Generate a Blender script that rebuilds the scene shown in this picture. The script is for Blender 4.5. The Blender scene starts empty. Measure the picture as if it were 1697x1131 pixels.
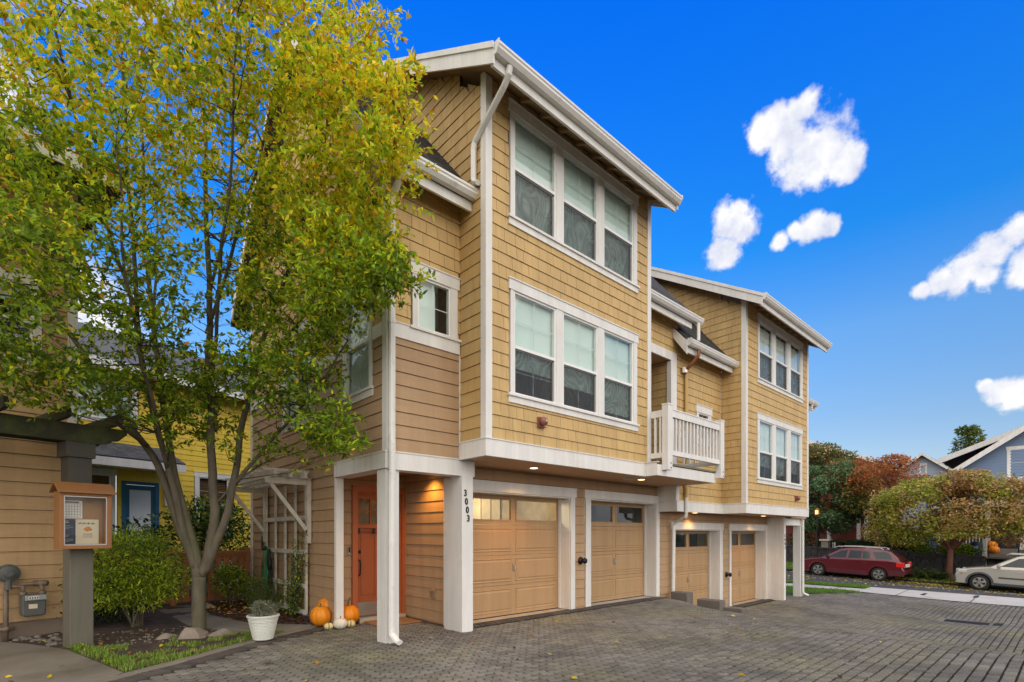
import bpy, math, random
from mathutils import Vector, Matrix, noise as mnoise
S = bpy.context.scene
R = math.radians

# ------------------------------------------------------------------ camera
EYE = 1.46
cam_d = bpy.data.cameras.new('camera'); cam = bpy.data.objects.new('camera', cam_d)
S.collection.objects.link(cam); S.camera = cam
cam.location = (0, 0, EYE)
cam.rotation_euler = (R(90), 0, R(47.772 - 90))
cam_d.sensor_width = 36; cam_d.lens = 850 / 1697 * 36
cam_d.shift_y = (885 - 565.5) / 1697
cam_d.clip_start = 0.05; cam_d.clip_end = 3000

# ------------------------------------------------------------------ sky
SUN_AZ, SUN_EL = R(208), R(30)          # azimuth clockwise from +Y
world = bpy.data.worlds.new('World'); S.world = world; world.use_nodes = True
def dirv(az, el):
    return (math.sin(R(az)) * math.cos(R(el)), math.cos(R(az)) * math.cos(R(el)), math.sin(R(el)))
def build_world():
    nt = world.node_tree; N = nt.nodes; Lk = nt.links
    N.clear()
    out = N.new('ShaderNodeOutputWorld'); bg = N.new('ShaderNodeBackground')
    sky = N.new('ShaderNodeTexSky'); sky.sky_type = 'NISHITA'; sky.sun_disc = False
    sky.sun_elevation = SUN_EL; sky.sun_rotation = SUN_AZ
    sky.air_density = 1.0; sky.dust_density = 0.2; sky.ozone_density = 3.0
    # grade of the whole dome with height: deep saturated blue overhead, pale towards the horizon
    tc0 = N.new('ShaderNodeTexCoord'); sx = N.new('ShaderNodeSeparateXYZ'); Lk.new(tc0.outputs['Generated'], sx.inputs[0])
    rp = N.new('ShaderNodeValToRGB')
    el = rp.color_ramp.elements
    el[0].position = 0.06; el[0].color = (.41, .35, .335, 1)
    el[1].position = 0.72; el[1].color = (0.01, .425, 1.21, 1)
    for ps, c in ((0.18, (.36, .39, .425, 1)), (0.32, (.31, .485, .605, 1)), (0.45, (.055, .45, .80, 1))): e = el.new(ps); e.color = c
    Lk.new(sx.outputs['Z'], rp.inputs['Fac'])
    gm = N.new('ShaderNodeMix'); gm.data_type = 'RGBA'; gm.blend_type = 'MULTIPLY'
    gm.inputs['Factor'].default_value = 1; Lk.new(sky.outputs[0], gm.inputs[6]); Lk.new(rp.outputs[0], gm.inputs[7])
    tc = N.new('ShaderNodeTexCoord')
    # wobble of the cloud outlines
    n1 = N.new('ShaderNodeTexNoise'); n1.inputs['Scale'].default_value = 21; n1.inputs['Detail'].default_value = 6
    n1.inputs['Roughness'].default_value = 0.55
    Lk.new(tc.outputs['Generated'], n1.inputs['Vector'])
    n3 = N.new('ShaderNodeTexNoise'); n3.inputs['Scale'].default_value = 26; n3.inputs['Detail'].default_value = 10
    n3.inputs['Roughness'].default_value = 0.58
    Lk.new(tc.outputs['Generated'], n3.inputs['Vector'])
    def math_(op, a, b=None, c=None, clamp=False):
        m = N.new('ShaderNodeMath'); m.operation = op; m.use_clamp = clamp
        for i, x in enumerate((a, b, c)):
            if x is None: continue
            if isinstance(x, (int, float)): m.inputs[i].default_value = x
            else: Lk.new(x, m.inputs[i])
        return m.outputs[0]
    acc = None; low = None
    for az, el, rad in CLOUDS:
        d = N.new('ShaderNodeVectorMath'); d.operation = 'DOT_PRODUCT'
        Lk.new(tc.outputs['Generated'], d.inputs[0]); d.inputs[1].default_value = dirv(az, el)
        ang = math_('ARCCOSINE', math_('MINIMUM', d.outputs['Value'], 0.999999))
        # 1 at the middle of a puff, 0 at its rim
        f = math_('SUBTRACT', 1.0, math_('DIVIDE', ang, R(rad)))
        acc = f if acc is None else math_('MAXIMUM', acc, f)
    wob = math_('MULTIPLY', math_('SUBTRACT', n3.outputs['Fac'], 0.5), 2.1)
    f = math_('ADD', acc, wob)
    mr = N.new('ShaderNodeMapRange'); mr.interpolation_type = 'SMOOTHSTEP'
    mr.inputs['From Min'].default_value = -0.16; mr.inputs['From Max'].default_value = 0.46
    Lk.new(f, mr.inputs['Value'])
    # broken cloud over the rest of the sky, thinning out towards the north-east
    mp = N.new('ShaderNodeMapping'); mp.inputs['Scale'].default_value = (1, 1, 1.9); mp.inputs['Location'].default_value = (3.1, 1.7, 0.4)
    Lk.new(tc.outputs['Generated'], mp.inputs['Vector'])
    n2 = N.new('ShaderNodeTexNoise'); n2.inputs['Scale'].default_value = 2.3; n2.inputs['Detail'].default_value = 9
    n2.inputs['Roughness'].default_value = 0.52
    Lk.new(mp.outputs[0], n2.inputs['Vector'])
    dd = N.new('ShaderNodeVectorMath'); dd.operation = 'DOT_PRODUCT'
    Lk.new(tc.outputs['Generated'], dd.inputs[0]); dd.inputs[1].default_value = dirv(62, 24)
    cov = N.new('ShaderNodeMapRange'); cov.inputs['From Min'].default_value = 0.35; cov.inputs['From Max'].default_value = 0.80
    cov.inputs['To Min'].default_value = 0.40; cov.inputs['To Max'].default_value = -0.35
    Lk.new(dd.outputs['Value'], cov.inputs['Value'])
    g = math_('ADD', n2.outputs['Fac'], cov.outputs[0])
    mr2 = N.new('ShaderNodeMapRange'); mr2.interpolation_type = 'SMOOTHSTEP'
    mr2.inputs['From Min'].default_value = 0.50; mr2.inputs['From Max'].default_value = 0.62
    Lk.new(g, mr2.inputs['Value'])
    fac = math_('MAXIMUM', mr.outputs[0], mr2.outputs[0])
    # cloud colour: white crowns, faintly lilac folds
    cc = N.new('ShaderNodeMix'); cc.data_type = 'RGBA'
    cc.inputs[6].default_value = (*[c * SKY_K for c in (0.56, 0.60, 0.74)], 1)
    cc.inputs[7].default_value = (*[c * SKY_K for c in (0.88, 0.87, 0.86)], 1)
    sh = N.new('ShaderNodeMapRange'); sh.inputs['From Min'].default_value = 0.34; sh.inputs['From Max'].default_value = 0.60
    Lk.new(n1.outputs['Fac'], sh.inputs['Value']); Lk.new(sh.outputs[0], cc.inputs['Factor'])
    mx = N.new('ShaderNodeMix'); mx.data_type = 'RGBA'
    Lk.new(fac, mx.inputs['Factor']); Lk.new(gm.outputs[2], mx.inputs[6]); Lk.new(cc.outputs[2], mx.inputs[7])
    Lk.new(mx.outputs[2], bg.inputs['Color'])
    bg.inputs['Strength'].default_value = SKY_STRENGTH
    Lk.new(bg.outputs[0], out.inputs['Surface'])
SKY_STRENGTH = 0.15
SKY_K = 0.545 / SKY_STRENGTH
# puffs of the fair-weather clouds: azimuth (deg, clockwise from +Y), elevation, radius
CLOUDS = [
 (71.5,35.7,1.4),(69.7,35.0,1.9),(72.5,33.2,2.4),(75.2,31.3,1.5),(71.8,32.0,1.8),(68.2,34.9,1.6),(73.9,32.5,2.0),(70.7,34.3,2.2),(72.8,31.1,1.2),
 (65.4,29.1,1.9),(64.4,27.1,1.6),(66.5,28.5,1.4),(65.9,29.9,1.1),(72.5,27.2,1.3),(74.0,27.0,0.9),(71.3,27.3,0.8),(69.7,26.7,0.9),
 (86.9,22.7,1.5),(85.5,21.7,1.6),(83.9,21.1,1.45),(82.2,20.7,1.1),(80.9,20.4,0.7),(87.3,20.7,1.6),(88.6,21.1,1.8),(85.1,20.2,1.2),(86.9,19.7,1.3),(83.3,20.2,1.0),
 (85.7,11.3,1.2),(86.9,10.7,1.3),(85.0,11.9,0.7),
]
build_world()
sun_d = bpy.data.lights.new('sun', 'SUN'); sun = bpy.data.objects.new('sun', sun_d)
S.collection.objects.link(sun)
sun_d.energy = 1.45; sun_d.angle = R(125); sun_d.color = (1.0, 0.90, 0.75)
_sd = Vector((math.sin(SUN_AZ) * math.cos(SUN_EL), math.cos(SUN_AZ) * math.cos(SUN_EL), math.sin(SUN_EL)))
sun.rotation_euler = _sd.to_track_quat('Z', 'Y').to_euler()
sun.location = (0, -5, 30)
vs = S.view_settings
S.display_settings.display_device = 'sRGB'
vs.view_transform = 'Standard'; vs.look = 'None'; vs.exposure = 1.16; vs.gamma = 1; vs.use_curve_mapping = False
S.render.engine = 'CYCLES'
cy = S.cycles
cy.use_denoising = True; cy.max_bounces = 8; cy.transparent_max_bounces = 24; cy.diffuse_bounces = 4
cy.glossy_bounces = 4; cy.caustics_reflective = False; cy.caustics_refractive = False
cy.sample_clamp_indirect = 6.0

# ------------------------------------------------------------------ materials
MATS = {}
def _n(nt, t): return nt.nodes.new(t)
def mat(name, col, rough=0.7, var=0.12, vscale=3.0, bump=0.0, bscale=40.0, objvar=0.0, island=0.0, spec=0.4, metal=0.0,
        col2=None, c2scale=2.0, c2lo=0.5, c2hi=0.65, stretch=(1, 1, 1), streak=0.0, stain=0.0, emit=None, emit_s=0.0, coat=0.0, trans=0.0):
    m = bpy.data.materials.new(name); m.use_nodes = True; nt = m.node_tree
    b = nt.nodes['Principled BSDF']; L = nt.links
    b.inputs['Roughness'].default_value = rough; b.inputs['Metallic'].default_value = metal
    b.inputs['Specular IOR Level'].default_value = spec; b.inputs['Coat Weight'].default_value = coat
    geo = _n(nt, 'ShaderNodeNewGeometry'); mp = _n(nt, 'ShaderNodeMapping'); mp.inputs['Scale'].default_value = stretch
    L.new(geo.outputs['Position'], mp.inputs['Vector'])
    rgb = _n(nt, 'ShaderNodeRGB'); rgb.outputs[0].default_value = (*col, 1); cur = rgb.outputs[0]
    if col2:
        n = _n(nt, 'ShaderNodeTexNoise'); n.inputs['Scale'].default_value = c2scale; n.inputs['Detail'].default_value = 7
        n.inputs['Roughness'].default_value = 0.62
        L.new(mp.outputs[0], n.inputs['Vector'])
        r = _n(nt, 'ShaderNodeMapRange'); r.inputs['From Min'].default_value = c2lo; r.inputs['From Max'].default_value = c2hi
        L.new(n.outputs['Fac'], r.inputs['Value'])
        x = _n(nt, 'ShaderNodeMix'); x.data_type = 'RGBA'; L.new(r.outputs[0], x.inputs['Factor'])
        L.new(cur, x.inputs[6]); x.inputs[7].default_value = (*col2, 1); cur = x.outputs[2]
    def scale_by(sock, lo, hi):
        nonlocal cur
        r = _n(nt, 'ShaderNodeMapRange'); r.inputs['To Min'].default_value = lo; r.inputs['To Max'].default_value = hi
        L.new(sock, r.inputs['Value'])
        x = _n(nt, 'ShaderNodeVectorMath'); x.operation = 'SCALE'; L.new(cur, x.inputs[0]); L.new(r.outputs[0], x.inputs['Scale'])
        cur = x.outputs[0]
    if var:
        n = _n(nt, 'ShaderNodeTexNoise'); n.inputs['Scale'].default_value = vscale; n.inputs['Detail'].default_value = 8
        n.inputs['Roughness'].default_value = 0.65
        L.new(mp.outputs[0], n.inputs['Vector']); 
        r = _n(nt, 'ShaderNodeMapRange'); r.inputs['From Min'].default_value = 0.25; r.inputs['From Max'].default_value = 0.75
        L.new(n.outputs['Fac'], r.inputs['Value']); scale_by(r.outputs[0], 1 - var, 1 + var)
    if stain:
        n = _n(nt, 'ShaderNodeTexNoise'); n.inputs['Scale'].default_value = 0.75; n.inputs['Detail'].default_value = 5; n.inputs['Roughness'].default_value = 0.6
        L.new(geo.outputs['Position'], n.inputs['Vector']); r = _n(nt, 'ShaderNodeMapRange'); r.inputs['From Min'].default_value = 0.44; r.inputs['From Max'].default_value = 0.66
        L.new(n.outputs['Fac'], r.inputs['Value']); scale_by(r.outputs[0], 1 + stain * .25, 1 - stain)
    if streak:
        m2 = _n(nt, 'ShaderNodeMapping'); m2.inputs['Scale'].default_value = (6, 6, 0.45); L.new(geo.outputs['Position'], m2.inputs['Vector'])
        n = _n(nt, 'ShaderNodeTexNoise'); n.inputs['Scale'].default_value = 1.0; n.inputs['Detail'].default_value = 6; n.inputs['Roughness'].default_value = 0.7
        L.new(m2.outputs[0], n.inputs['Vector']); r = _n(nt, 'ShaderNodeMapRange'); r.inputs['From Min'].default_value = 0.38; r.inputs['From Max'].default_value = 0.62
        L.new(n.outputs['Fac'], r.inputs['Value']); scale_by(r.outputs[0], 1 - streak, 1 + streak * .35)
    if objvar:
        oi = _n(nt, 'ShaderNodeObjectInfo'); scale_by(oi.outputs['Random'], 1 - objvar, 1 + objvar)
    if island:
        scale_by(geo.outputs['Random Per Island'], 1 - island, 1 + island)
    L.new(cur, b.inputs['Base Color'])
    if bump:
        n = _n(nt, 'ShaderNodeTexNoise'); n.inputs['Scale'].default_value = bscale; n.inputs['Detail'].default_value = 6
        L.new(mp.outputs[0], n.inputs['Vector'])
        bp = _n(nt, 'ShaderNodeBump'); bp.inputs['Strength'].default_value = bump; bp.inputs['Distance'].default_value = 0.01
        L.new(n.outputs['Fac'], bp.inputs['Height']); L.new(bp.outputs[0], b.inputs['Normal'])
    if emit:
        b.inputs['Emission Color'].default_value = (*emit, 1); b.inputs['Emission Strength'].default_value = emit_s
    if trans:
        t = _n(nt, 'ShaderNodeBsdfTranslucent'); L.new(cur, t.inputs['Color'])
        ms = _n(nt, 'ShaderNodeMixShader'); ms.inputs['Fac'].default_value = trans
        L.new(b.outputs[0], ms.inputs[1]); L.new(t.outputs[0], ms.inputs[2])
        L.new(ms.outputs[0], nt.nodes['Material Output'].inputs['Surface'])
    MATS[name] = m
    return m
def glass_mat(name, tint, refl=1.0, alpha=1.0):
    m = bpy.data.materials.new(name); m.use_nodes = True; nt = m.node_tree; L = nt.links
    nt.nodes.remove(nt.nodes['Principled BSDF'])
    t = _n(nt, 'ShaderNodeBsdfTransparent'); t.inputs['Color'].default_value = (*tint, 1)
    g = _n(nt, 'ShaderNodeBsdfGlossy'); g.inputs['Roughness'].default_value = 0.02
    g.inputs['Color'].default_value = (0.95, 0.97, 0.96, 1)
    geo = _n(nt, 'ShaderNodeNewGeometry')
    n = _n(nt, 'ShaderNodeTexNoise'); n.inputs['Scale'].default_value = 2.2; n.inputs['Detail'].default_value = 1
    L.new(geo.outputs['Position'], n.inputs['Vector'])
    bp = _n(nt, 'ShaderNodeBump'); bp.inputs['Strength'].default_value = 0.06; bp.inputs['Distance'].default_value = 0.05
    L.new(n.outputs['Fac'], bp.inputs['Height']); L.new(bp.outputs[0], g.inputs['Normal'])
    f = _n(nt, 'ShaderNodeFresnel'); f.inputs['IOR'].default_value = 1.5
    k = _n(nt, 'ShaderNodeMath'); k.operation = 'MULTIPLY'; k.inputs[1].default_value = refl; k.use_clamp = True
    bf = _n(nt, 'ShaderNodeMath'); bf.operation = 'SUBTRACT'; bf.inputs[0].default_value = 1.0; L.new(geo.outputs['Backfacing'], bf.inputs[1])
    k2 = _n(nt, 'ShaderNodeMath'); k2.operation = 'MULTIPLY'; L.new(f.outputs[0], k2.inputs[0]); L.new(bf.outputs[0], k2.inputs[1])
    L.new(k2.outputs[0], k.inputs[0])
    ms = _n(nt, 'ShaderNodeMixShader'); L.new(k.outputs[0], ms.inputs['Fac']); L.new(t.outputs[0], ms.inputs[1]); L.new(g.outputs[0], ms.inputs[2])
    L.new(ms.outputs[0], nt.nodes['Material Output'].inputs['Surface'])
    MATS[name] = m; return m
def screen_mat(name):
    """fine insect mesh with a moire of wavy lines"""
    m = bpy.data.materials.new(name); m.use_nodes = True; nt = m.node_tree; L = nt.links
    b = nt.nodes['Principled BSDF']; b.inputs['Base Color'].default_value = (0.05, 0.055, 0.055, 1); b.inputs['Roughness'].default_value = 0.6
    geo = _n(nt, 'ShaderNodeNewGeometry')
    w = _n(nt, 'ShaderNodeTexNoise'); w.inputs['Scale'].default_value = 1.7; w.inputs['Detail'].default_value = 1.0; w.inputs['Distortion'].default_value = .6
    mp = _n(nt, 'ShaderNodeMapping'); mp.inputs['Scale'].default_value = (1.3, 1.3, 0.75)
    L.new(geo.outputs['Position'], mp.inputs['Vector']); L.new(mp.outputs[0], w.inputs['Vector'])
    k = _n(nt, 'ShaderNodeMath'); k.operation = 'MULTIPLY'; k.inputs[1].default_value = 85; L.new(w.outputs['Fac'], k.inputs[0])
    w = _n(nt, 'ShaderNodeMath'); w.operation = 'SINE'; L.new(k.outputs[0], w.inputs[0])
    r = _n(nt, 'ShaderNodeMapRange'); r.inputs['From Min'].default_value = -1; r.inputs['To Min'].default_value = 0.20; r.inputs['To Max'].default_value = 0.38
    L.new(w.outputs[0], r.inputs['Value'])
    t = _n(nt, 'ShaderNodeBsdfTransparent')
    ms = _n(nt, 'ShaderNodeMixShader'); L.new(r.outputs[0], ms.inputs['Fac']); L.new(t.outputs[0], ms.inputs[1]); L.new(b.outputs[0], ms.inputs[2])
    L.new(ms.outputs[0], nt.nodes['Material Output'].inputs['Surface'])
    MATS[name] = m; return m

mat('brown_siding', (0.44, 0.285, 0.16), 0.62, 0.07, 2.5, 0.35, 26, objvar=0.05, stretch=(1, 1, 9), streak=0.09)
mat('yellow_shingle', (0.565, 0.38, 0.16), 0.66, 0.07, 2.0, 0.35, 30, objvar=0.05, island=0.05, stretch=(9, 9, 1), streak=0.09)
mat('umber_siding', (0.50, 0.325, 0.165), 0.62, 0.07, 2.5, 0.35, 26, objvar=0.05, stretch=(1, 1, 9), streak=0.09)
mat('white_trim', (0.76, 0.74, 0.71), 0.5, 0.05, 1.6, 0.12, 30, col2=(0.70, 0.67, 0.62), c2scale=1.3, c2lo=0.52, c2hi=0.8, streak=0.09)
mat('vinyl', (0.82, 0.81, 0.79), 0.35, 0.02, 2)
mat('grey_sash', (0.22, 0.22, 0.22), 0.4, 0.04, 3)
mat('shadow_sheathing', (0.16, 0.10, 0.06), 0.8, 0.1, 3)  # backing darkened to draw the laps' shadow lines through the course slots
mat('garage_paint', (0.45, 0.285, 0.145), 0.5, 0.04, 2, 0.18, 60, stretch=(1, 1, 14), streak=0.09)
mat('door_paint', (0.34, 0.095, 0.035), 0.42, 0.06, 2.5, 0.1, 40)
mat('door_trim', (0.40, 0.115, 0.04), 0.5, 0.06, 3)
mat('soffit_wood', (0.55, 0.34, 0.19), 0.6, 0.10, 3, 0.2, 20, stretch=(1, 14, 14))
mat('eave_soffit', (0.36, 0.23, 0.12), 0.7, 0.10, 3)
mat('roof_shingle', (0.050, 0.046, 0.048), 0.9, 0.25, 5, 0.5, 60, island=0.3)
mat('roof_shingle_grey', (0.10, 0.10, 0.105), 0.9, 0.2, 5, 0.5, 60, island=0.25)
mat('gutter_paint', (0.72, 0.70, 0.665), 0.38, 0.06, 2, col2=(0.45, 0.42, 0.36), c2scale=5, c2lo=0.58, c2hi=0.8)
mat('downspout_yellow', (0.52, 0.33, 0.10), 0.45, 0.06, 3)
mat('shade', (0.74, 0.84, 0.80), 0.8, 0.03, 1.5)
mat('shade_white', (0.82, 0.85, 0.84), 0.8, 0.02, 1.5)
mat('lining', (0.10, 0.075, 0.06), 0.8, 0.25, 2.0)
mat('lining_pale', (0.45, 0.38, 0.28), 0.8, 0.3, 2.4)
mat('blind_wood', (0.30, 0.15, 0.07), 0.6, 0.1, 3)
glass_mat('glass', (0.93, 0.96, 0.95), 1.5)
glass_mat('glass_dark', (0.86, 0.90, 0.89), 1.5)
glass_mat('glass_clear', (0.96, 0.97, 0.96), 0.7)
screen_mat('insect_screen')
mat('iron_black', (0.015, 0.014, 0.014), 0.45, 0.1, 8, metal=0.3)
mat('steel', (0.52, 0.48, 0.43), 0.30, 0.10, 5, metal=0.9)
mat('bell_red', (0.26, 0.10, 0.08), 0.45, 0.15, 10)
mat('bell_face', (0.55, 0.42, 0.40), 0.4, 0.1, 10)
mat('concrete', (0.20, 0.175, 0.14), 0.85, 0.16, 2.2, 0.4, 60, col2=(0.10, 0.09, 0.06), c2scale=1.1, c2lo=0.48, c2hi=0.68)
mat('concrete_pale', (0.50, 0.465, 0.41), 0.85, 0.10, 2.0, 0.3, 50, col2=(0.30, 0.28, 0.25), c2scale=0.8)
mat('threshold', (0.50, 0.42, 0.32), 0.8, 0.14, 3, 0.2, 40, col2=(0.33, 0.27, 0.21), c2scale=3)
mat('foundation', (0.20, 0.15, 0.115), 0.9, 0.12, 2, 0.3, 50)
mat('paver', (0.165, 0.150, 0.130), 0.86, 0.28, 1.1, 0.6, 90, island=0.22, stain=0.26, col2=(0.150, 0.138, 0.085), c2scale=0.55, c2lo=0.47, c2hi=0.66, objvar=0.0)
mat('paver_one', (0.165, 0.150, 0.130), 0.86, 0.28, 1.1, 0.6, 90, objvar=0.22, stain=0.26, col2=(0.150, 0.138, 0.085), c2scale=0.55, c2lo=0.47, c2hi=0.66)
mat('border_paver', (0.082, 0.068, 0.06), 0.85, 0.16, 2, 0.5, 90, objvar=0.22, island=0.2)
mat('joint_sand', (0.014, 0.012, 0.008), 0.95, 0.3, 8, 0.5, 80, col2=(0.02, 0.022, 0.008), c2scale=1.5)
mat('asphalt', (0.052, 0.047, 0.045), 0.9, 0.2, 1.5, 0.6, 120, col2=(0.075, 0.066, 0.06), c2scale=0.7)
mat('ground', (0.07, 0.062, 0.04), 0.95, 0.2, 0.3)
mat('soil', (0.060, 0.040, 0.030), 0.95, 0.3, 5, 1.0, 30, col2=(0.095, 0.07, 0.052), c2scale=7)
mat('mulch', (0.085, 0.036, 0.022), 0.9, 0.2, 9, island=0.6)
mat('pebble', (0.19, 0.165, 0.14), 0.8, 0.15, 9, island=0.45)
mat('rock', (0.24, 0.20, 0.165), 0.85, 0.25, 7, 0.7, 25)
mat('block', (0.155, 0.135, 0.118), 0.9, 0.16, 4, 0.7, 70)
mat('grass', (0.19, 0.32, 0.03), 0.6, 0.2, 2.0, island=0.4, trans=0.35)
mat('grit', (0.34, 0.29, 0.22), 0.8, 0.2, 30, island=0.4)
mat('grass_bright', (0.13, 0.27, 0.012), 0.6, 0.2, 2.0, island=0.3, trans=0.35)
mat('lawn_base', (0.065, 0.095, 0.022), 0.95, 0.25, 3, 0.6, 60)
mat('straw', (0.25, 0.20, 0.09), 0.7, 0.2, 3, island=0.4)
mat('bark', (0.125, 0.105, 0.074), 0.9, 0.35, 9, 1.0, 55, stretch=(1, 1, .4), col2=(0.10, 0.10, 0.05), c2scale=2.2)
mat('bark_red', (0.15, 0.062, 0.042), 0.85, 0.25, 5, 0.8, 30)
mat('bark_dark', (0.045, 0.035, 0.028), 0.9, 0.2, 5, 0.8, 30)
def leafm(n, c, tr=0.48, isl=0.35): mat(n, c, 0.5, 0.1, 1.0, island=isl, spec=0.35, trans=tr)
leafm('leaf_dark', (0.14, 0.22, 0.022)); leafm('leaf_green', (0.30, 0.45, 0.028)); leafm('leaf_lime', (0.56, 0.66, 0.03))
leafm('leaf_gold', (0.93, 0.72, 0.03)); leafm('leaf_orange', (0.66, 0.30, 0.02)); leafm('leaf_brown', (0.12, 0.055, 0.02))
leafm('shrub_dark', (0.035, 0.065, 0.014)); leafm('shrub_green', (0.17, 0.28, 0.035)); leafm('shrub_lime', (0.46, 0.56, 0.04))
leafm('spruce', (0.12, 0.23, 0.10)); leafm('spruce_light', (0.24, 0.37, 0.19)); leafm('sage', (0.30, 0.31, 0.22)); leafm('sage_dark', (0.15, 0.16, 0.10))
leafm('maple_red', (0.50, 0.17, 0.06)); leafm('maple_rust', (0.42, 0.215, 0.075)); leafm('maple_olive', (0.18, 0.165, 0.042))
leafm('maple_yellow', (0.58, 0.52, 0.08)); leafm('maple_tan', (0.56, 0.36, 0.15)); leafm('maple_green', (0.30, 0.37, 0.055)); leafm('hedge_green', (0.05, 0.085, 0.022))
leafm('ornamental_grass', (0.10, 0.125, 0.045))
mat('board_cedar', (0.30, 0.135, 0.048), 0.55, 0.16, 3, 0.2, 30, stretch=(1, 1, .2))
mat('post_grey', (0.145, 0.135, 0.105), 0.75, 0.14, 3, 0.4, 50, stretch=(6, 6, 0.5), col2=(0.115, 0.125, 0.06), c2scale=0.9, c2lo=0.52, c2hi=0.75)
mat('post_dark', (0.055, 0.052, 0.042), 0.7, 0.14, 3, 0.3, 40)
mat('beam_dark', (0.034, 0.034, 0.016), 0.8, 0.3, 4, 0.4, 40, col2=(0.045, 0.055, 0.012), c2scale=4)
mat('cork', (0.34, 0.19, 0.085), 0.9, 0.14, 12)
mat('paper', (0.78, 0.74, 0.70), 0.7, 0.03, 4)
mat('paper_cream', (0.72, 0.62, 0.46), 0.7, 0.05, 8)
mat('paper_navy', (0.035, 0.045, 0.085), 0.6, 0.08, 6)
mat('ink_dark', (0.03, 0.028, 0.028), 0.6, 0.0); mat('ink_pale', (0.42, 0.38, 0.30), 0.6, 0.0); mat('ink_orange', (0.60, 0.23, 0.04), 0.6, 0.1, 20)
mat('yellow_paint', (0.82, 0.58, 0.06), 0.6, 0.05, 2, 0.2, 30, objvar=0.03, stretch=(1, 1, 9), streak=0.09)
mat('blue_door', (0.032, 0.135, 0.235), 0.45, 0.06, 3)
mat('fence_stain', (0.30, 0.115, 0.038), 0.65, 0.18, 3, 0.3, 40, objvar=0.14, stretch=(6, 6, 0.6))
mat('trellis_paint', (0.62, 0.57, 0.49), 0.75, 0.14, 4, 0.3, 40, col2=(0.36, 0.35, 0.27), c2scale=5, c2lo=0.52, c2hi=0.75, objvar=0.05)
mat('hose_green', (0.012, 0.23, 0.075), 0.4, 0.05, 5); mat('hose_black', (0.02, 0.019, 0.018), 0.5, 0.1, 5); mat('hose_tan', (0.20, 0.14, 0.09), 0.6, 0.1, 5)
mat('meter_grey', (0.10, 0.105, 0.10), 0.5, 0.16, 9, 0.2, 60); mat('meter_light', (0.30, 0.31, 0.30), 0.45, 0.14, 9); mat('rust_pipe', (0.20, 0.15, 0.11), 0.6, 0.25, 18, metal=0.3)
mat('pot_white', (0.66, 0.67, 0.61), 0.55, 0.07, 8, 0.2, 40)
mat('pumpkin', (0.80, 0.26, 0.010), 0.42, 0.12, 7); mat('pumpkin_white', (0.76, 0.70, 0.58), 0.45, 0.07, 9)
mat('gourd', (0.74, 0.60, 0.28), 0.45, 0.1, 9); mat('gourd_stripe', (0.06, 0.095, 0.03), 0.5, 0.1, 9); mat('stem', (0.13, 0.10, 0.045), 0.8, 0.2, 20)
mat('mat_coir', (0.33, 0.175, 0.075), 0.95, 0.18, 10, 0.8, 90)
mat('car_red', (0.10, 0.006, 0.012), 0.22, 0.03, 1, spec=0.5, coat=0.7); mat('car_red_trim', (0.080, 0.012, 0.018), 0.5, 0.05, 2)
mat('car_silver', (0.44, 0.415, 0.365), 0.30, 0.03, 1, metal=0.35, coat=0.6); mat('car_grey_trim', (0.055, 0.06, 0.068), 0.5, 0.05, 2)
mat('tyre', (0.022, 0.021, 0.020), 0.85, 0.2, 8); mat('rim', (0.52, 0.50, 0.47), 0.32, 0.05, 6, metal=0.7); mat('rail_silver', (0.50, 0.48, 0.47), 0.35, 0.05, 5, metal=0.5)
mat('car_glass', (0.02, 0.026, 0.03), 0.05, 0.1, 0.6, spec=0.45); mat('tail_red', (0.55, 0.012, 0.012), 0.2, 0.1, 6, emit=(1, 0.02, 0.01), emit_s=0.05, coat=0.6)
mat('lamp_clear', (0.55, 0.55, 0.52), 0.15, 0.15, 12, coat=0.8); mat('amber', (0.5, 0.17, 0.03), 0.25, 0.05, 6)
mat('black_plastic', (0.018, 0.018, 0.02), 0.5, 0.1, 5)
mat('blue_siding', (0.17, 0.24, 0.37), 0.62, 0.05, 2, 0.2, 30, stretch=(1, 1, 9)); mat('pale_blue', (0.36, 0.41, 0.48), 0.6, 0.05, 2)
mat('red_siding', (0.26, 0.055, 0.042), 0.65, 0.08, 2); mat('grey_porch', (0.055, 0.057, 0.072), 0.7, 0.1, 2)
mat('wall_stone', (0.034, 0.032, 0.033), 0.9, 0.25, 4, 0.7, 30, island=0.45, objvar=0.3)
mat('step_concrete', (0.24, 0.22, 0.20), 0.85, 0.12, 3)
mat('bin_navy', (0.012, 0.016, 0.045), 0.5, 0.1, 5); mat('emblem', (0.25, 0.36, 0.75), 0.5, 0.05, 5)
mat('lamp_glow', (1, 0.75, 0.4), 0.5, 0.0, emit=(1.0, 0.72, 0.36), emit_s=2.4); mat('lantern_glow', (1, 0.6, 0.3), 0.5, 0.0, emit=(1.0, 0.50, 0.14), emit_s=1.3)
mat('bulb_glow', (1, 0.9, 0.7), 0.5, 0.0, emit=(1.0, 0.86, 0.62), emit_s=4)
mat('copper', (0.26, 0.10, 0.04), 0.5, 0.15, 10, metal=0.4)
mat('drain_iron', (0.035, 0.032, 0.030), 0.6, 0.2, 10, metal=0.4)

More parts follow.
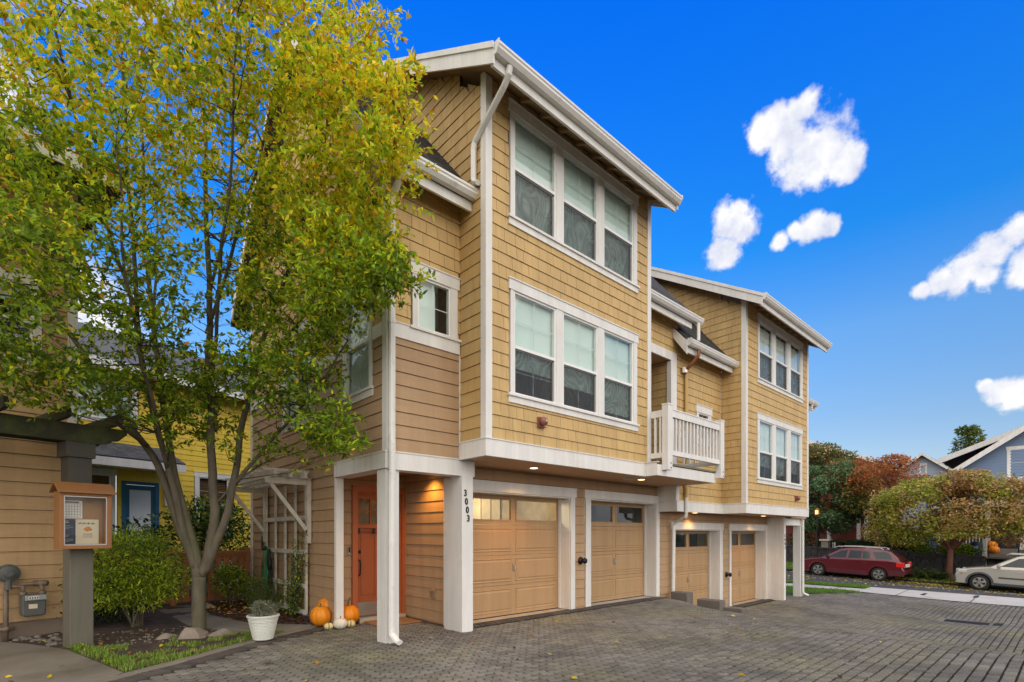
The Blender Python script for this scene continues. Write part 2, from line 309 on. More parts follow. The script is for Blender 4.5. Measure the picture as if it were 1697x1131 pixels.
# ------------------------------------------------------------------ mesh building
class MB:
    def __init__(s): s.v = []; s.f = []; s.m = []; s.cur = 0; s.sm = []; s.smooth = False
    def add(s, vs_, fs):
        o = len(s.v); s.v.extend([tuple(p) for p in vs_])
        for f in fs: s.f.append([i + o for i in f]); s.m.append(s.cur); s.sm.append(s.smooth)
        return s
    def hexa(s, p):       # 8 points: bottom ring 0-3, top ring 4-7
        return s.add(p, [(0, 3, 2, 1), (4, 5, 6, 7), (0, 1, 5, 4), (1, 2, 6, 5), (2, 3, 7, 6), (3, 0, 4, 7)])
    def box(s, x0, x1, y0, y1, z0, z1):
        return s.hexa([(x0, y0, z0), (x1, y0, z0), (x1, y1, z0), (x0, y1, z0), (x0, y0, z1), (x1, y0, z1), (x1, y1, z1), (x0, y1, z1)])
    def wbox(s, w, u0, u1, z0, z1, d0, d1):
        P = w.p
        return s.hexa([P(u0, z0, d1), P(u1, z0, d1), P(u1, z0, d0), P(u0, z0, d0), P(u0, z1, d1), P(u1, z1, d1), P(u1, z1, d0), P(u0, z1, d0)])
    def prism(s, axis, poly, a0, a1):
        n = len(poly)
        mk = {'x': lambda a, p: (a, p[0], p[1]), 'y': lambda a, p: (p[0], a, p[1]), 'z': lambda a, p: (p[0], p[1], a)}[axis]
        vs_ = [mk(a0, p) for p in poly] + [mk(a1, p) for p in poly]
        fs = [list(range(n))[::-1], list(range(n, 2 * n))] + [(i, (i + 1) % n, n + (i + 1) % n, n + i) for i in range(n)]
        return s.add(vs_, fs)
    def wprism(s, w, poly, d0, d1):   # poly in (u, z)
        n = len(poly)
        vs_ = [w.p(u, z, d0) for u, z in poly] + [w.p(u, z, d1) for u, z in poly]
        fs = [list(range(n))[::-1], list(range(n, 2 * n))] + [(i, (i + 1) % n, n + (i + 1) % n, n + i) for i in range(n)]
        return s.add(vs_, fs)
    def bar(s, a, b, w, h, up=(0, 0, 1)):    # rectangular bar from a to b
        a = Vector(a); b = Vector(b); d = (b - a).normalized(); up = Vector(up)
        x = d.cross(up)
        if x.length < 1e-4: x = d.cross(Vector((0, 1, 0)))
        x.normalize(); y = x.cross(d).normalized()
        q = [(-w / 2, -h / 2), (w / 2, -h / 2), (w / 2, h / 2), (-w / 2, h / 2)]
        return s.hexa([a + x * i + y * j for i, j in q] + [b + x * i + y * j for i, j in q])
    def tube(s, pts, rad, n=8, cap=True, flat=1.0):
        pts = [Vector(p) for p in pts]; k = len(pts)
        rad = [rad] * k if isinstance(rad, (int, float)) else rad
        x = None; rings = []
        for i, p in enumerate(pts):
            d = (pts[min(i + 1, k - 1)] - pts[max(i - 1, 0)]).normalized()
            if x is None:
                x = d.orthogonal().normalized()
                if abs(d.z) > 0.9: x = Vector((1, 0, 0)) - d * d.x; x.normalize()
            else:
                x = x - d * x.dot(d)
                x = x.normalized() if x.length > 1e-5 else d.orthogonal().normalized()
            y = d.cross(x)
            off = math.pi / n if n == 4 else 0
            rings.append([p + (x * math.cos(2 * math.pi * j / n + off) + y * math.sin(2 * math.pi * j / n + off) * flat) * rad[i] for j in range(n)])
        vs_ = [q for r_ in rings for q in r_]
        fs = [(i * n + j, i * n + (j + 1) % n, (i + 1) * n + (j + 1) % n, (i + 1) * n + j) for i in range(k - 1) for j in range(n)]
        if cap: fs += [list(range(n))[::-1], list(range((k - 1) * n, k * n))]
        return s.add(vs_, fs)
    def lathe(s, c, prof, n=20, axis='z', cap=True):       # prof: (r, h)
        c = Vector(c); vs_ = []
        for r_, h in prof:
            for j in range(n):
                a = 2 * math.pi * j / n; x, y = r_ * math.cos(a), r_ * math.sin(a)
                vs_.append(c + Vector({'z': (x, y, h), 'x': (h, x, y), 'y': (x, h, y)}[axis]))
        k = len(prof)
        fs = [(i * n + j, i * n + (j + 1) % n, (i + 1) * n + (j + 1) % n, (i + 1) * n + j) for i in range(k - 1) for j in range(n)]
        if cap: fs += [list(range(n))[::-1], list(range((k - 1) * n, k * n))]
        return s.add(vs_, fs)
    def ball(s, c, r_, n=10, sq=(1, 1, 1)):
        prof = [(math.sin(math.pi * i / n) + 1e-4, -math.cos(math.pi * i / n)) for i in range(n + 1)]
        o = len(s.v); s.lathe((0, 0, 0), prof, n * 2)
        for i in range(o, len(s.v)):
            p = s.v[i]; s.v[i] = (c[0] + p[0] * r_ * sq[0], c[1] + p[1] * r_ * sq[1], c[2] + p[2] * r_ * sq[2])
        return s
    def xf(s, M):
        s.v = [tuple(M @ Vector(p)) for p in s.v]; return s
    def mesh(s, name, mats, inv=None):
        me = bpy.data.meshes.new(name)
        v = s.v if inv is None else [tuple(inv @ Vector(p)) for p in s.v]
        me.from_pydata(v, [], s.f)
        if isinstance(mats, str): mats = [mats]
        for m in mats: me.materials.append(MATS[m])
        if len(mats) > 1: me.polygons.foreach_set('material_index', s.m)
        if any(s.sm): me.polygons.foreach_set('use_smooth', s.sm)
        me.update(); return me
class WF:
    """a vertical wall: origin, horizontal direction, outward normal"""
    def __init__(s, o, ang_u, out):
        s.o = Vector((o[0], o[1], 0)); s.u = Vector((math.cos(R(ang_u)), math.sin(R(ang_u)), 0)); s.n = Vector((*out, 0)).normalized()
    def p(s, u, z, d=0): 
        q = s.o + s.u * u + s.n * d; return (q.x, q.y, z)
    def M(s, u, z, d, su, sd, sz):
        q = s.o + s.u * u + s.n * d
        return Matrix(((s.u.x * su, s.n.x * sd, 0, q.x), (s.u.y * su, s.n.y * sd, 0, q.y), (0, 0, sz, z), (0, 0, 0, 1)))
def fr(Y, out=-1): return WF((0, Y), 0, (0, out))      # wall along X
def sd(X, out=-1): return WF((X, 0), 90, (out, 0))     # wall along Y

def Wm(o):
    m = o.matrix_basis.copy(); p = o.parent
    while p: m = p.matrix_basis @ m; p = p.parent
    return m
COL = S.collection.objects
def root(name, label, cat, loc=(0, 0, 0), rz=0, group=None):
    o = bpy.data.objects.new(name, None); COL.link(o); o.empty_display_size = 0.3
    o.location = loc; o.rotation_euler = (0, 0, rz); o['label'] = label; o['category'] = cat
    if group: o['group'] = group
    return o
def part(name, mb, mats, parent, label=None, kind=None):
    me = mb.mesh(name, mats, Wm(parent).inverted() if parent else None)
    o = bpy.data.objects.new(name, me); COL.link(o); o.parent = parent
    if label: o['label'] = label
    if kind: o['kind'] = kind
    return o
def solo(name, mb, mats, label, cat, loc=(0, 0, 0), group=None, kind=None):
    me = mb.mesh(name, mats, Matrix.Translation(loc).inverted()); o = bpy.data.objects.new(name, me); COL.link(o); o.location = loc
    if label: o['label'] = label
    if cat: o['category'] = cat
    if group: o['group'] = group
    if kind: o['kind'] = kind
    return o
def struct(name, mb, mats, kind='structure'):
    o = bpy.data.objects.new(name, mb.mesh(name, mats)); COL.link(o); o['kind'] = kind; return o
def piece(name, me, M, parent, label=None):
    o = bpy.data.objects.new(name, me); COL.link(o); o.parent = parent
    o.matrix_basis = Wm(parent).inverted() @ M
    if label: o['label'] = label
    return o
def bevel(o, w=0.01, seg=2, ang=35):
    b = o.modifiers.new('bevel', 'BEVEL'); b.width = w; b.segments = seg; b.limit_method = 'ANGLE'; b.angle_limit = R(ang); return o

# a unit wedge of siding: thick at its lower edge, thin at its upper edge; u 0..1, depth 0..1, z 0..1
def wedge_mesh(name, m):
    b = MB(); b.hexa([(0, 1, 0), (1, 1, 0), (1, 0, 0), (0, 0, 0), (0, .18, 1), (1, .18, 1), (1, 0, 1), (0, 0, 1)])
    return b.mesh(name, m)
WEDGE = {}
def wedge(name, m):
    if (name, m) not in WEDGE: WEDGE[(name, m)] = wedge_mesh(name, m)
    return WEDGE[(name, m)]
def clip_u(poly, z):
    us = []
    n = len(poly)
    for i in range(n):
        (u0, z0), (u1, z1) = poly[i], poly[(i + 1) % n]
        if z0 == z1:
            if abs(z - z0) < 1e-9: us += [u0, u1]
            continue
        if min(z0, z1) - 1e-9 <= z <= max(z0, z1) + 1e-9: us.append(u0 + (u1 - u0) * (z - z0) / (z1 - z0))
    return (min(us), max(us)) if us else None
def rects(poly, opens, za, zb):
    """pieces of a convex outline between za and zb with rectangular openings cut out"""
    br = {za, zb}
    for u, z in poly:
        if za < z < zb: br.add(z)
    for o in opens:
        for z in o[2:4]:
            if za < z < zb: br.add(z)
    br = sorted(br); out = []
    for z0, z1 in zip(br, br[1:]):
        if z1 - z0 < 0.004: continue
        a = clip_u(poly, z0 + 1e-6); b = clip_u(poly, z1 - 1e-6)
        if not a or not b: continue
        segs = [(a[0], a[1], b[0], b[1])]
        for o in opens:
            if o[2] < z1 - 1e-4 and o[3] > z0 + 1e-4:
                ns = []
                for s_ in segs:
                    l, r_, lt, rt = s_
                    if o[1] <= min(l, lt) or o[0] >= max(r_, rt): ns.append(s_); continue
                    if o[0] > min(l, lt) + .01: ns.append((l, o[0], lt, o[0]))
                    if o[1] < max(r_, rt) - .01: ns.append((o[1], r_, o[1], rt))
                segs = ns
        out += [(z0, z1) + s_ for s_ in segs]
    return out
class Limit:
    def __init__(s, n=300): s.n = n
RNG = random.Random(7)
def siding(parent, w, poly, opens, kind, m, z0, expo=0.18, th=0.016, lim=None, rest=None, wmin=0.13, wmax=0.32):
    """courses of lapped boards or shingles on wall w; pieces as objects while the limit lasts, the rest into the mesh builder"""
    zt = max(p[1] for p in poly); zb = min(p[1] for p in poly)
    k0 = math.floor((zb - z0) / expo); z = z0 + k0 * expo
    slot = .007 if kind == 'shingle' else .008
    while z < zt - 0.005:
        za, zc = max(z, zb), min(z + expo - slot, zt)
        for (a, b, l, r_, lt, rt) in rects(poly, opens, za, zc):
            cuts = [(l, r_, lt, rt)]
            if kind == 'shingle':
                cuts = []; x = min(l, lt) - RNG.uniform(0, wmax); L0, R0 = min(l, lt), max(r_, rt)
                while x < R0:
                    wd = RNG.uniform(wmin, wmax); x2 = x + wd
                    g = 0.0028
                    p = (max(l, x + g), min(r_, x2 - g), max(lt, x + g), min(rt, x2 - g)); x = x2
                    if p[1] - p[0] > 0.02 or p[3] - p[2] > 0.02:
                        if p[1] < p[0]: p = ((p[0] + p[1]) / 2,) * 2 + p[2:]
                        if p[3] < p[2]: p = p[:2] + ((p[2] + p[3]) / 2,) * 2
                        cuts.append(p)
            for (cl, cr, clt, crt) in cuts:
                jit = RNG.uniform(0.85, 1.1) if kind == 'shingle' else 1
                d0 = th * jit * (1 - .82 * (a - z) / expo); d1 = th * jit * (1 - .82 * (b - z) / expo)
                straight = abs(cl - clt) < 1e-6 and abs(cr - crt) < 1e-6 and abs(a - z) < 1e-6 and b - z > expo * .85
                if lim and lim.n > 0:
                    lim.n -= 1
                    if straight: piece(kind, wedge(kind, m), w.M(cl, a, 0, cr - cl, th * jit, b - a), parent)
                    else:
                        q = MB(); q.hexa([w.p(cl, a, d0), w.p(cr, a, d0), w.p(cr, a, 0), w.p(cl, a, 0), w.p(clt, b, d1), w.p(crt, b, d1), w.p(crt, b, 0), w.p(clt, b, 0)])
                        part(kind, q, m, parent)
                elif rest is not None:
                    rest.hexa([w.p(cl, a, d0), w.p(cr, a, d0), w.p(cr, a, 0), w.p(cl, a, 0), w.p(clt, b, d1), w.p(crt, b, d1), w.p(crt, b, 0), w.p(clt, b, 0)])
        z += expo
def sheath(mb, w, poly, opens, d=-0.001, th=0.05):
    for (a, b, l, r_, lt, rt) in rects(poly, opens, min(p[1] for p in poly), max(p[1] for p in poly)):
        mb.hexa([w.p(l, a, d), w.p(r_, a, d), w.p(r_, a, d - th), w.p(l, a, d - th), w.p(lt, b, d), w.p(rt, b, d), w.p(rt, b, d - th), w.p(lt, b, d - th)])

# ------------------------------------------------------------------ ground
def sstep(a, b, x):
    t = min(1, max(0, (x - a) / (b - a))); return t * t * (3 - 2 * t)
def ground_h(x, y):
    yy = min(max(y, -3), 7.5)
    x0 = 8.0 + 0.28 * max(yy, 0) + 0.55 * sstep(4.8, 6.4, yy); x1 = x0 + 2.3 + 0.42 * max(0, 6.2 - yy)
    h = -0.60 * sstep(x0, x1, x)
    h -= 0.10 * sstep(16, 21.4, x) * (1 - sstep(2, 6, y))
    h -= 0.13 * math.exp(-(((x - 17.0) / 1.6) ** 2 + ((y - 2.0) / 1.5) ** 2))
    return h
def street_z(x, y):
    e = sstep(21.4, 23.4, x)
    return ground_h(21.4, y) * (1 - e) + e * (-0.62 + 0.012 * (y - 3)) + sstep(23.4, 33.5, x) * (-0.60 + 0.030 * (y - 2.5))
def sheet(name, m, x0, x1, y0, y1, nx, ny, fz, th=0.0):
    b = MB(); b.smooth = True
    vs_ = [(x0 + (x1 - x0) * i / nx, y0 + (y1 - y0) * j / ny, 0) for j in range(ny + 1) for i in range(nx + 1)]
    b.add([(x, y, fz(x, y)) for x, y, _ in vs_], [(j * (nx + 1) + i, j * (nx + 1) + i + 1, (j + 1) * (nx + 1) + i + 1, (j + 1) * (nx + 1) + i) for j in range(ny) for i in range(nx)])
    return struct(name, b, m)
g = MB(); g.add([(-900, -900, -1.75), (900, -900, -1.75), (900, 900, -1.75), (-900, 900, -1.75)], [(0, 1, 2, 3)])
struct('ground', g, 'ground')
CURB = [(-1.6, 5.2), (-0.3, 5.98), (0.72, 6.60), (1.13, 6.82), (1.72, 7.22), (2.34, 7.60), (3.16, 8.02)]
def curb_y(x):
    for (a, b), (c, d) in zip(CURB, CURB[1:]):
        if a <= x <= c: return b + (d - b) * (x - a) / (c - a)
    return CURB[0][1] if x < CURB[0][0] else 9
drive = sheet('driveway', 'joint_sand', -4, 21.4, -7, 8.3, 110, 66, lambda x, y: ground_h(x, y) - 0.024)
def lawn_edge(x): return 6.75 - (x - 18.6) * 0.62
def pave_max(x):
    if x < 3.2: return curb_y(x) - 0.24
    if x < 3.42: return 8.05
    if x < 4.62: return 8.0
    if x < 17.1: return 6.40
    if x < 18.6: return 7.6
    return lawn_edge(x)
def in_drive(x, y):
    if y > pave_max(x): return False
    if 16.55 < x < 17.25 and 1.35 < y < 2.35: return False
    return True
# zig-zag interlocking pavers: long edges wave, ends butt
PL, PW, AMP, PER = 0.1125, 0.1125, 0.0150, 0.1125
def zig(t):
    t = (t / PER) % 1.0
    for a, b, c, d in ((0, 1, .34, 1), (.34, 1, .5, -1), (.5, -1, .84, -1), (.84, -1, 1.0001, 1)):
        if a <= t <= c: return AMP * (b + (d - b) * (t - a) / (c - a))
ys = [q * PER for q in (0, .34, .5, .84)] + [PER - 1e-6]
def paver_ring(ins, z):
    h = PW / 2 - ins; r_ = []
    for y in ys: r_.append((h + zig(y), min(max(y, ins), PL - ins) - PL / 2, z))
    for y in reversed(ys): r_.append((-h + zig(y), min(max(y, ins), PL - ins) - PL / 2, z))
    return r_
def paver_geo():
    a = paver_ring(0.0165, 0.0); b = paver_ring(0.0085, -0.009); c = paver_ring(0.0075, -0.032); n = len(a)
    fs = [list(range(n))[::-1]] + [(i, (i + 1) % n, n + (i + 1) % n, n + i) for i in range(n)] + [(n + i, n + (i + 1) % n, 2 * n + (i + 1) % n, 2 * n + i) for i in range(n)]
    return a + b + c, fs
PV, PF = paver_geo()
pb = MB(); pb.add(PV, PF); paver_me = pb.mesh('paver', 'paver_one')
spots = []
for i in range(int(23.2 / PW)):
    for j in range(int(14.2 / PL)):
        x = -1.8 + (i + .5) * PW; y = -6 + (j + .5) * PL
        if not in_drive(x, y) or not in_drive(x + .05, y + .11) or x > 21.33: continue
        if y < -1.5 and x < 3: continue
        spots.append((x, y))
def view_key(s_):     # nearest pavers that the photograph shows
    f = s_[0] * .672 + s_[1] * .7405; l = s_[0] * .7405 - s_[1] * .672
    if f < 1 or abs(l) > f * 1.0 or f * 245 < 850 * 1.46: return 1e9
    return f * f + l * l * .3
spots.sort(key=view_key)
prng = random.Random(3); bulk = MB()
for k, (x, y) in enumerate(spots):
    z = ground_h(x, y); gx = (ground_h(x + .06, y) - ground_h(x - .06, y)) / .12; gy = (ground_h(x, y + .1) - ground_h(x, y - .1)) / .2
    dz = prng.gauss(0, .0026); ta, tb = gx + prng.gauss(0, .020), gy + prng.gauss(0, .012); ca = prng.gauss(0, .008)
    if k < 290:
        M = Matrix(((1, -ca, 0, x), (ca, 1, 0, y), (ta, tb, 1, z + dz), (0, 0, 0, 1)))
        q = Matrix.Translation((x, y, z + dz)) @ Matrix.Rotation(ca, 4, 'Z') @ Matrix.Rotation(-ta, 4, 'Y') @ Matrix.Rotation(tb, 4, 'X')
        piece('paver', paver_me, q, drive)
    else:
        bulk.add([(x + a - ca * b, y + b + ca * a, z + dz + c + ta * a + tb * b) for a, b, c in PV], PF)
part('pavers', bulk, 'paver', drive, kind='stuff')
# border setts: along the kerb and along the garage thresholds
def setts(path, wdt, dep, gap=0.006):
    unit = MB(); unit.hexa([(-.5, -.5, -1), (.5, -.5, -1), (.5, .5, -1), (-.5, .5, -1), (-.44, -.47, 0), (.44, -.47, 0), (.44, .47, 0), (-.44, .47, 0)])
    me = unit.mesh('border_paver', 'border_paver')
    for (a, b), (c, d) in zip(path, path[1:]):
        L_ = math.hypot(c - a, d - b); n = max(1, round(L_ / wdt)); ang = math.atan2(d - b, c - a)
        for i in range(n):
            t = (i + .5) / n; x, y = a + (c - a) * t, b + (d - b) * t
            q = Matrix.Translation((x, y, ground_h(x, y) + prng.gauss(0.0, .002))) @ Matrix.Rotation(ang, 4, 'Z') @ Matrix.Diagonal((L_ / n - gap, dep, .03, 1))
            piece('border_paver', me, q, drive)
off = [(x + 0.02, y - 0.115) for x, y in CURB]
setts(off, 0.115, 0.215)
setts([(4.80, 6.50), (10.75, 6.50)], 0.115, 0.16)
setts([(11.2, 6.50), (17.1, 6.50)], 0.16, 0.16)
setts([(4.62, 6.62), (4.62, 7.95)], 0.115, 0.17)
# kerb: a flush concrete strip
kb = MB()
for (a, b), (c, d) in zip(CURB, CURB[1:]):
    L_ = math.hypot(c - a, d - b); nx, ny = -(d - b) / L_, (c - a) / L_
    kb.hexa([(a, b, -.2), (c, d, -.2), (c + nx * .13, d + ny * .13, -.2), (a + nx * .13, b + ny * .13, -.2), (a, b, .012), (c, d, .012), (c + nx * .13, d + ny * .13, .014), (a + nx * .13, b + ny * .13, .014)])
bevel(struct('kerb', kb, 'concrete'), .012)
# planting bed, concrete pad, path
def bed_h(x, y): return 0.0 + 0.03 * mnoise.noise(Vector((x * 2.1, y * 2.1, 0))) + 0.015 * mnoise.noise(Vector((x * 7, y * 7, 3))) + 0.03 * sstep(9.2, 10.5, y)
def poly_sheet(name, poly, fz, m, step=0.12, inside=None):
    b = MB(); b.smooth = True; x0, x1 = min(p[0] for p in poly), max(p[0] for p in poly); y0, y1 = min(p[1] for p in poly), max(p[1] for p in poly)
    nx, ny = int((x1 - x0) / step) + 1, int((y1 - y0) / step) + 1; idx = {}
    def ins(x, y):
        c = False
        for (a, b_), (c_, d) in zip(poly, poly[1:] + poly[:1]):
            if (b_ > y) != (d > y) and x < (c_ - a) * (y - b_) / (d - b_) + a: c = not c
        return c
    for j in range(ny):
        for i in range(nx):
            if ins(x0 + (i + .5) * step, y0 + (j + .5) * step):
                f = []
                for di, dj in ((0, 0), (1, 0), (1, 1), (0, 1)):
                    k = (i + di, j + dj)
                    if k not in idx: idx[k] = len(b.v); x, y = x0 + k[0] * step, y0 + k[1] * step; b.v.append((x, y, fz(x, y)))
                    f.append(idx[k])
                b.f.append(f); b.m.append(0); b.sm.append(True)
    return struct(name, b, m)
sheet('planting_bed', 'soil', -6, 3.34, 5.0, 13, 78, 68, lambda x, y: bed_h(x, y) - (0.3 if y < curb_y(x) + .08 else 0) - (0.3 if x < -.4 and y < 8.4 else 0))
pad = MB(); pad.prism('z', [(-6.2, 3.0), (-1.45, 5.42), (-0.23, 6.15), (0.60, 6.66), (0.20, 8.45), (-0.15, 9.2), (-0.6, 9.9), (-6.2, 8.8)], -.2, .022)
bevel(struct('concrete_pad', pad, 'concrete'), .015)
path = [(1.50, 11.9), (1.58, 10.94), (1.67, 9.46), (1.80, 8.86), (2.28, 8.12), (2.62, 7.90), (3.10, 8.08), (2.95, 8.25), (2.43, 8.85), (2.13, 10.25), (2.35, 11.9)]
pm = MB(); pm.prism('z', path, -.1, .035); bevel(struct('path', pm, 'concrete'), .012)
# backyard ground between the houses, rising to the yellow house
sheet('back_garden', 'lawn_base', -14, 3.3, 12.6, 34, 40, 40, lambda x, y: -0.05 + 0.95 * sstep(12.8, 18, y))
# street side
sheet('street', 'asphalt', 23.4, 33.9, -60, 90, 22, 60, street_z)
sw = sheet('sidewalk', 'concrete_pale', 21.4, 23.42, -60, 90, 6, 150, lambda x, y: street_z(x, y) + .012)
jb = MB()
for k in range(-8, 20):
    y = 0.35 + k * 1.9; jb.add([(21.42, y - .012, street_z(21.42, y) + .016), (23.4, y - .012, street_z(23.4, y) + .016), (23.4, y + .012, street_z(23.4, y) + .016), (21.42, y + .012, street_z(21.42, y) + .016)], [(0, 1, 2, 3)])
part('panel_joint', jb, 'joint_sand', sw)
tp = MB()
for (x, y, wx, wy) in ((22.5, 3.55, .38, .05), (22.9, 2.25, .30, .06)): tp.box(x - wx, x + wx, y - wy, y + wy, street_z(x, y), street_z(x, y) + .022)
part('utility_lid', tp, 'post_dark', sw)
kc = MB()
for k in range(60):
    y0, y1 = -30 + k * 1.5, -28.5 + k * 1.5
    kc.hexa([(33.85, y0, street_z(33.8, y0) - .2), (34.0, y0, street_z(33.8, y0) - .2), (34.0, y1, street_z(33.8, y1) - .2), (33.85, y1, street_z(33.8, y1) - .2),
             (33.85, y0, street_z(33.8, y0) + .12), (34.0, y0, street_z(33.8, y0) + .12), (34.0, y1, street_z(33.8, y1) + .12), (33.85, y1, street_z(33.8, y1) + .12)])
struct('street_kerb', kc, 'wall_stone')
def verge_h(x, y): return street_z(33.8, y) + .12 + (x - 34) * .12
sheet('far_verge', 'lawn_base', 34.0, 36.4, -40, 60, 6, 60, verge_h)
def terrace_h(x, y): return verge_h(36.4, y) + 0.95 + 0.02 * (x - 36)
sheet('far_terrace', 'soil', 36.6, 120, -60, 120, 20, 40, terrace_h)
# lawns between the far house and the pavement
def lawn_h(x, y): return ground_h(min(x, 21.4), min(y, 6)) + .03
def grass(name, m, pts_fn, n, h0, h1, base=None, seed=1, w=0.006, mats=None):
    rg = random.Random(seed); b = MB()
    k = 0
    while k < n:
        q = pts_fn(rg)
        if q is None: continue
        x, y, z, s_ = q; k += 1
        h = rg.uniform(h0, h1) * s_; a = rg.uniform(0, 6.28); ln = rg.uniform(.1, .8) * h; ww = w * rg.uniform(.7, 1.5)
        dx, dy = math.cos(a), math.sin(a)
        if mats: b.cur = 0 if rg.random() < .8 else 1
        b.add([(x - dy * ww, y + dx * ww, z), (x + dy * ww, y - dx * ww, z), (x + dx * ln * .4 + dy * ww * .7, y + dy * ln * .4 - dx * ww * .7, z + h * .6), (x + dx * ln * .4 - dy * ww * .7, y + dy * ln * .4 + dx * ww * .7, z + h * .6), (x + dx * ln, y + dy * ln, z + h)],
              [(0, 1, 2, 3), (3, 2, 4)])
    o = struct(name, b, mats or m, kind='stuff'); return o
sheet('lawn', 'lawn_base', 18.5, 21.4, 4.0, 40, 14, 90, lambda x, y: lawn_h(x, y) - (0.2 if y < lawn_edge(x) else 0.0))
def lawn_pts(rg):
    x = rg.uniform(18.5, 21.35); y = 4.5 + (rg.random() ** 1.6) * 12
    if y < lawn_edge(x) + .03: return None
    if x > 20.1 and y > lawn_edge(x) + 1.3 and x < 20.2: return None
    return x, y, lawn_h(x, y) - .005, 1
grass('lawn_grass', 'grass_bright', lawn_pts, 9000, .03, .08, seed=4, w=.007)
b = MB(); vsx = [(21.9 + i * .35, 5.2 + j * .6) for j in range(50) for i in range(5)]
sheet('verge_strip', 'lawn_base', 22.5, 23.42, 5.3, 40, 4, 40, lambda x, y: street_z(x, y) + .045)
def verge_pts(rg):
    x = rg.uniform(22.5, 23.4); y = 5.3 + rg.random() ** 1.5 * 12
    return x, y, street_z(x, y) + .03, 1
grass('verge_grass', 'grass_bright', verge_pts, 6500, .03, .09, seed=5, w=.007)

dg = root('drain_grate', 'rectangular iron drain grate set in the dip of the driveway', 'drain grate', (16.9, 1.85, ground_h(16.9, 1.85)))
dz_ = ground_h(16.9, 1.85)
b = MB(); b.box(16.57, 17.23, 1.37, 1.43, dz_ - .06, dz_ + .004); b.box(16.57, 17.23, 2.27, 2.33, dz_ - .06, dz_ + .004); b.box(16.57, 16.63, 1.43, 2.27, dz_ - .06, dz_ + .004); b.box(17.17, 17.23, 1.43, 2.27, dz_ - .06, dz_ + .004); part('frame', b, 'concrete', dg)
gm_ = MB(); gm_.box(-.012, .012, -.42, .42, -.05, 0); gme = gm_.mesh('grate_bar', 'drain_iron')
for k in range(12): piece('grate_bar', gme, Matrix.Translation((16.66 + k * .0435, 1.85, dz_ - .004)), dg)

# ------------------------------------------------------------------ townhouses
SLAB = None
def window(house, w, u0, u1, z0, z1, sashes, mid=None, lower='screen', shade_lo=None, muntin=True, label=None, hdr=.16, sill=.13, ear=.03, shade='shade', dark=True, top_gap=0.0, proud=.035, mull=None, lowtrim=True):
    """u0..u1, z0..z1 is the trim's outline; sashes = [(ua, ub)] clear openings"""
    t = MB()
    zb, zt = z0 + sill, z1 - hdr
    t.wbox(w, u0, u1, zt, z1, -.02, proud); t.wbox(w, u0 - .012, u1 + .012, z1, z1 + .018, -.02, proud + .012)
    t.wbox(w, u0, u1, z0, zb - .035, -.02, proud - .005); t.wbox(w, u0 - .02, u1 + .02, zb - .035, zb, -.02, proud + .022)
    us = [u0 + ear] + [x for s_ in sashes for x in s_] + [u1 - ear]
    for a, b in zip(us[::2], us[1::2]): t.wbox(w, a, b, zb, zt, -.02, proud - .008)
    o = part('window', t, 'white_trim', house, label)
    for a, b in sashes:
        f = MB(); e = .03
        f.wbox(w, a, b, zb, zb + e, -.05, .012); f.wbox(w, a, b, zt - e, zt, -.05, .012)
        f.wbox(w, a, a + e, zb + e, zt - e, -.05, .012); f.wbox(w, b - e, b, zb + e, zt - e, -.05, .012)
        if mid: f.wbox(w, a + e, b - e, mid - .022, mid + .022, -.04, .016)
        part('sash_frame', f, 'vinyl', o)
        spans = [(zb + e, mid - .022, 0), (mid + .022, zt - e, 1)] if mid else [(zb + e, zt - e, 1)]
        mn = MB()
        for p, q, top in spans:
            d = -.012 if top else -.03
            gl = MB(); gl.wbox(w, a + e, b - e, p, q, d - .006, d); part('pane', gl, 'glass' if top else 'glass_dark', o)
            if muntin:
                um, zm = (a + b) / 2, (p + q) / 2
                mn.wbox(w, um - .006, um + .006, p, q, d - .012, d - .0065); mn.wbox(w, a + e, b - e, zm - .006, zm + .006, d - .0125, d - .0068)
            if not top and lower == 'screen':
                sc = MB(); sc.wbox(w, a + e, b - e, p, q, d + .012, d + .015); part('insect_screen', sc, 'insect_screen', o)
                gf = MB(); gf.wbox(w, b - e - .028, b - e, p, q, d + .001, d + .022); gf.wbox(w, a + e, b - e, q - .02, q, d + .001, d + .022); part('screen_frame', gf, 'grey_sash', o)
        if mn.v: part('muntin', mn, 'vinyl', o)
        sh = MB(); lo = shade_lo if shade_lo is not None else zb
        if isinstance(lo, dict): lo = lo.get(a, zb)
        if lo < zt: sh.wbox(w, a - .02, b + .02, lo, zt + .02 - top_gap, -.085, -.075); part('roller_shade', sh, shade, o)
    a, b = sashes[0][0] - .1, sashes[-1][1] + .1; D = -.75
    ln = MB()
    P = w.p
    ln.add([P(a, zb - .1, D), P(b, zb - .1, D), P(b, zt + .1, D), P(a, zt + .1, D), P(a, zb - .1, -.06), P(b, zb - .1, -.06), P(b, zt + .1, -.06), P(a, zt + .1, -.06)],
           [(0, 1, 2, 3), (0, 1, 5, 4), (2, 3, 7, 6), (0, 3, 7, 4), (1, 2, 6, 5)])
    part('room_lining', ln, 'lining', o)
    return o

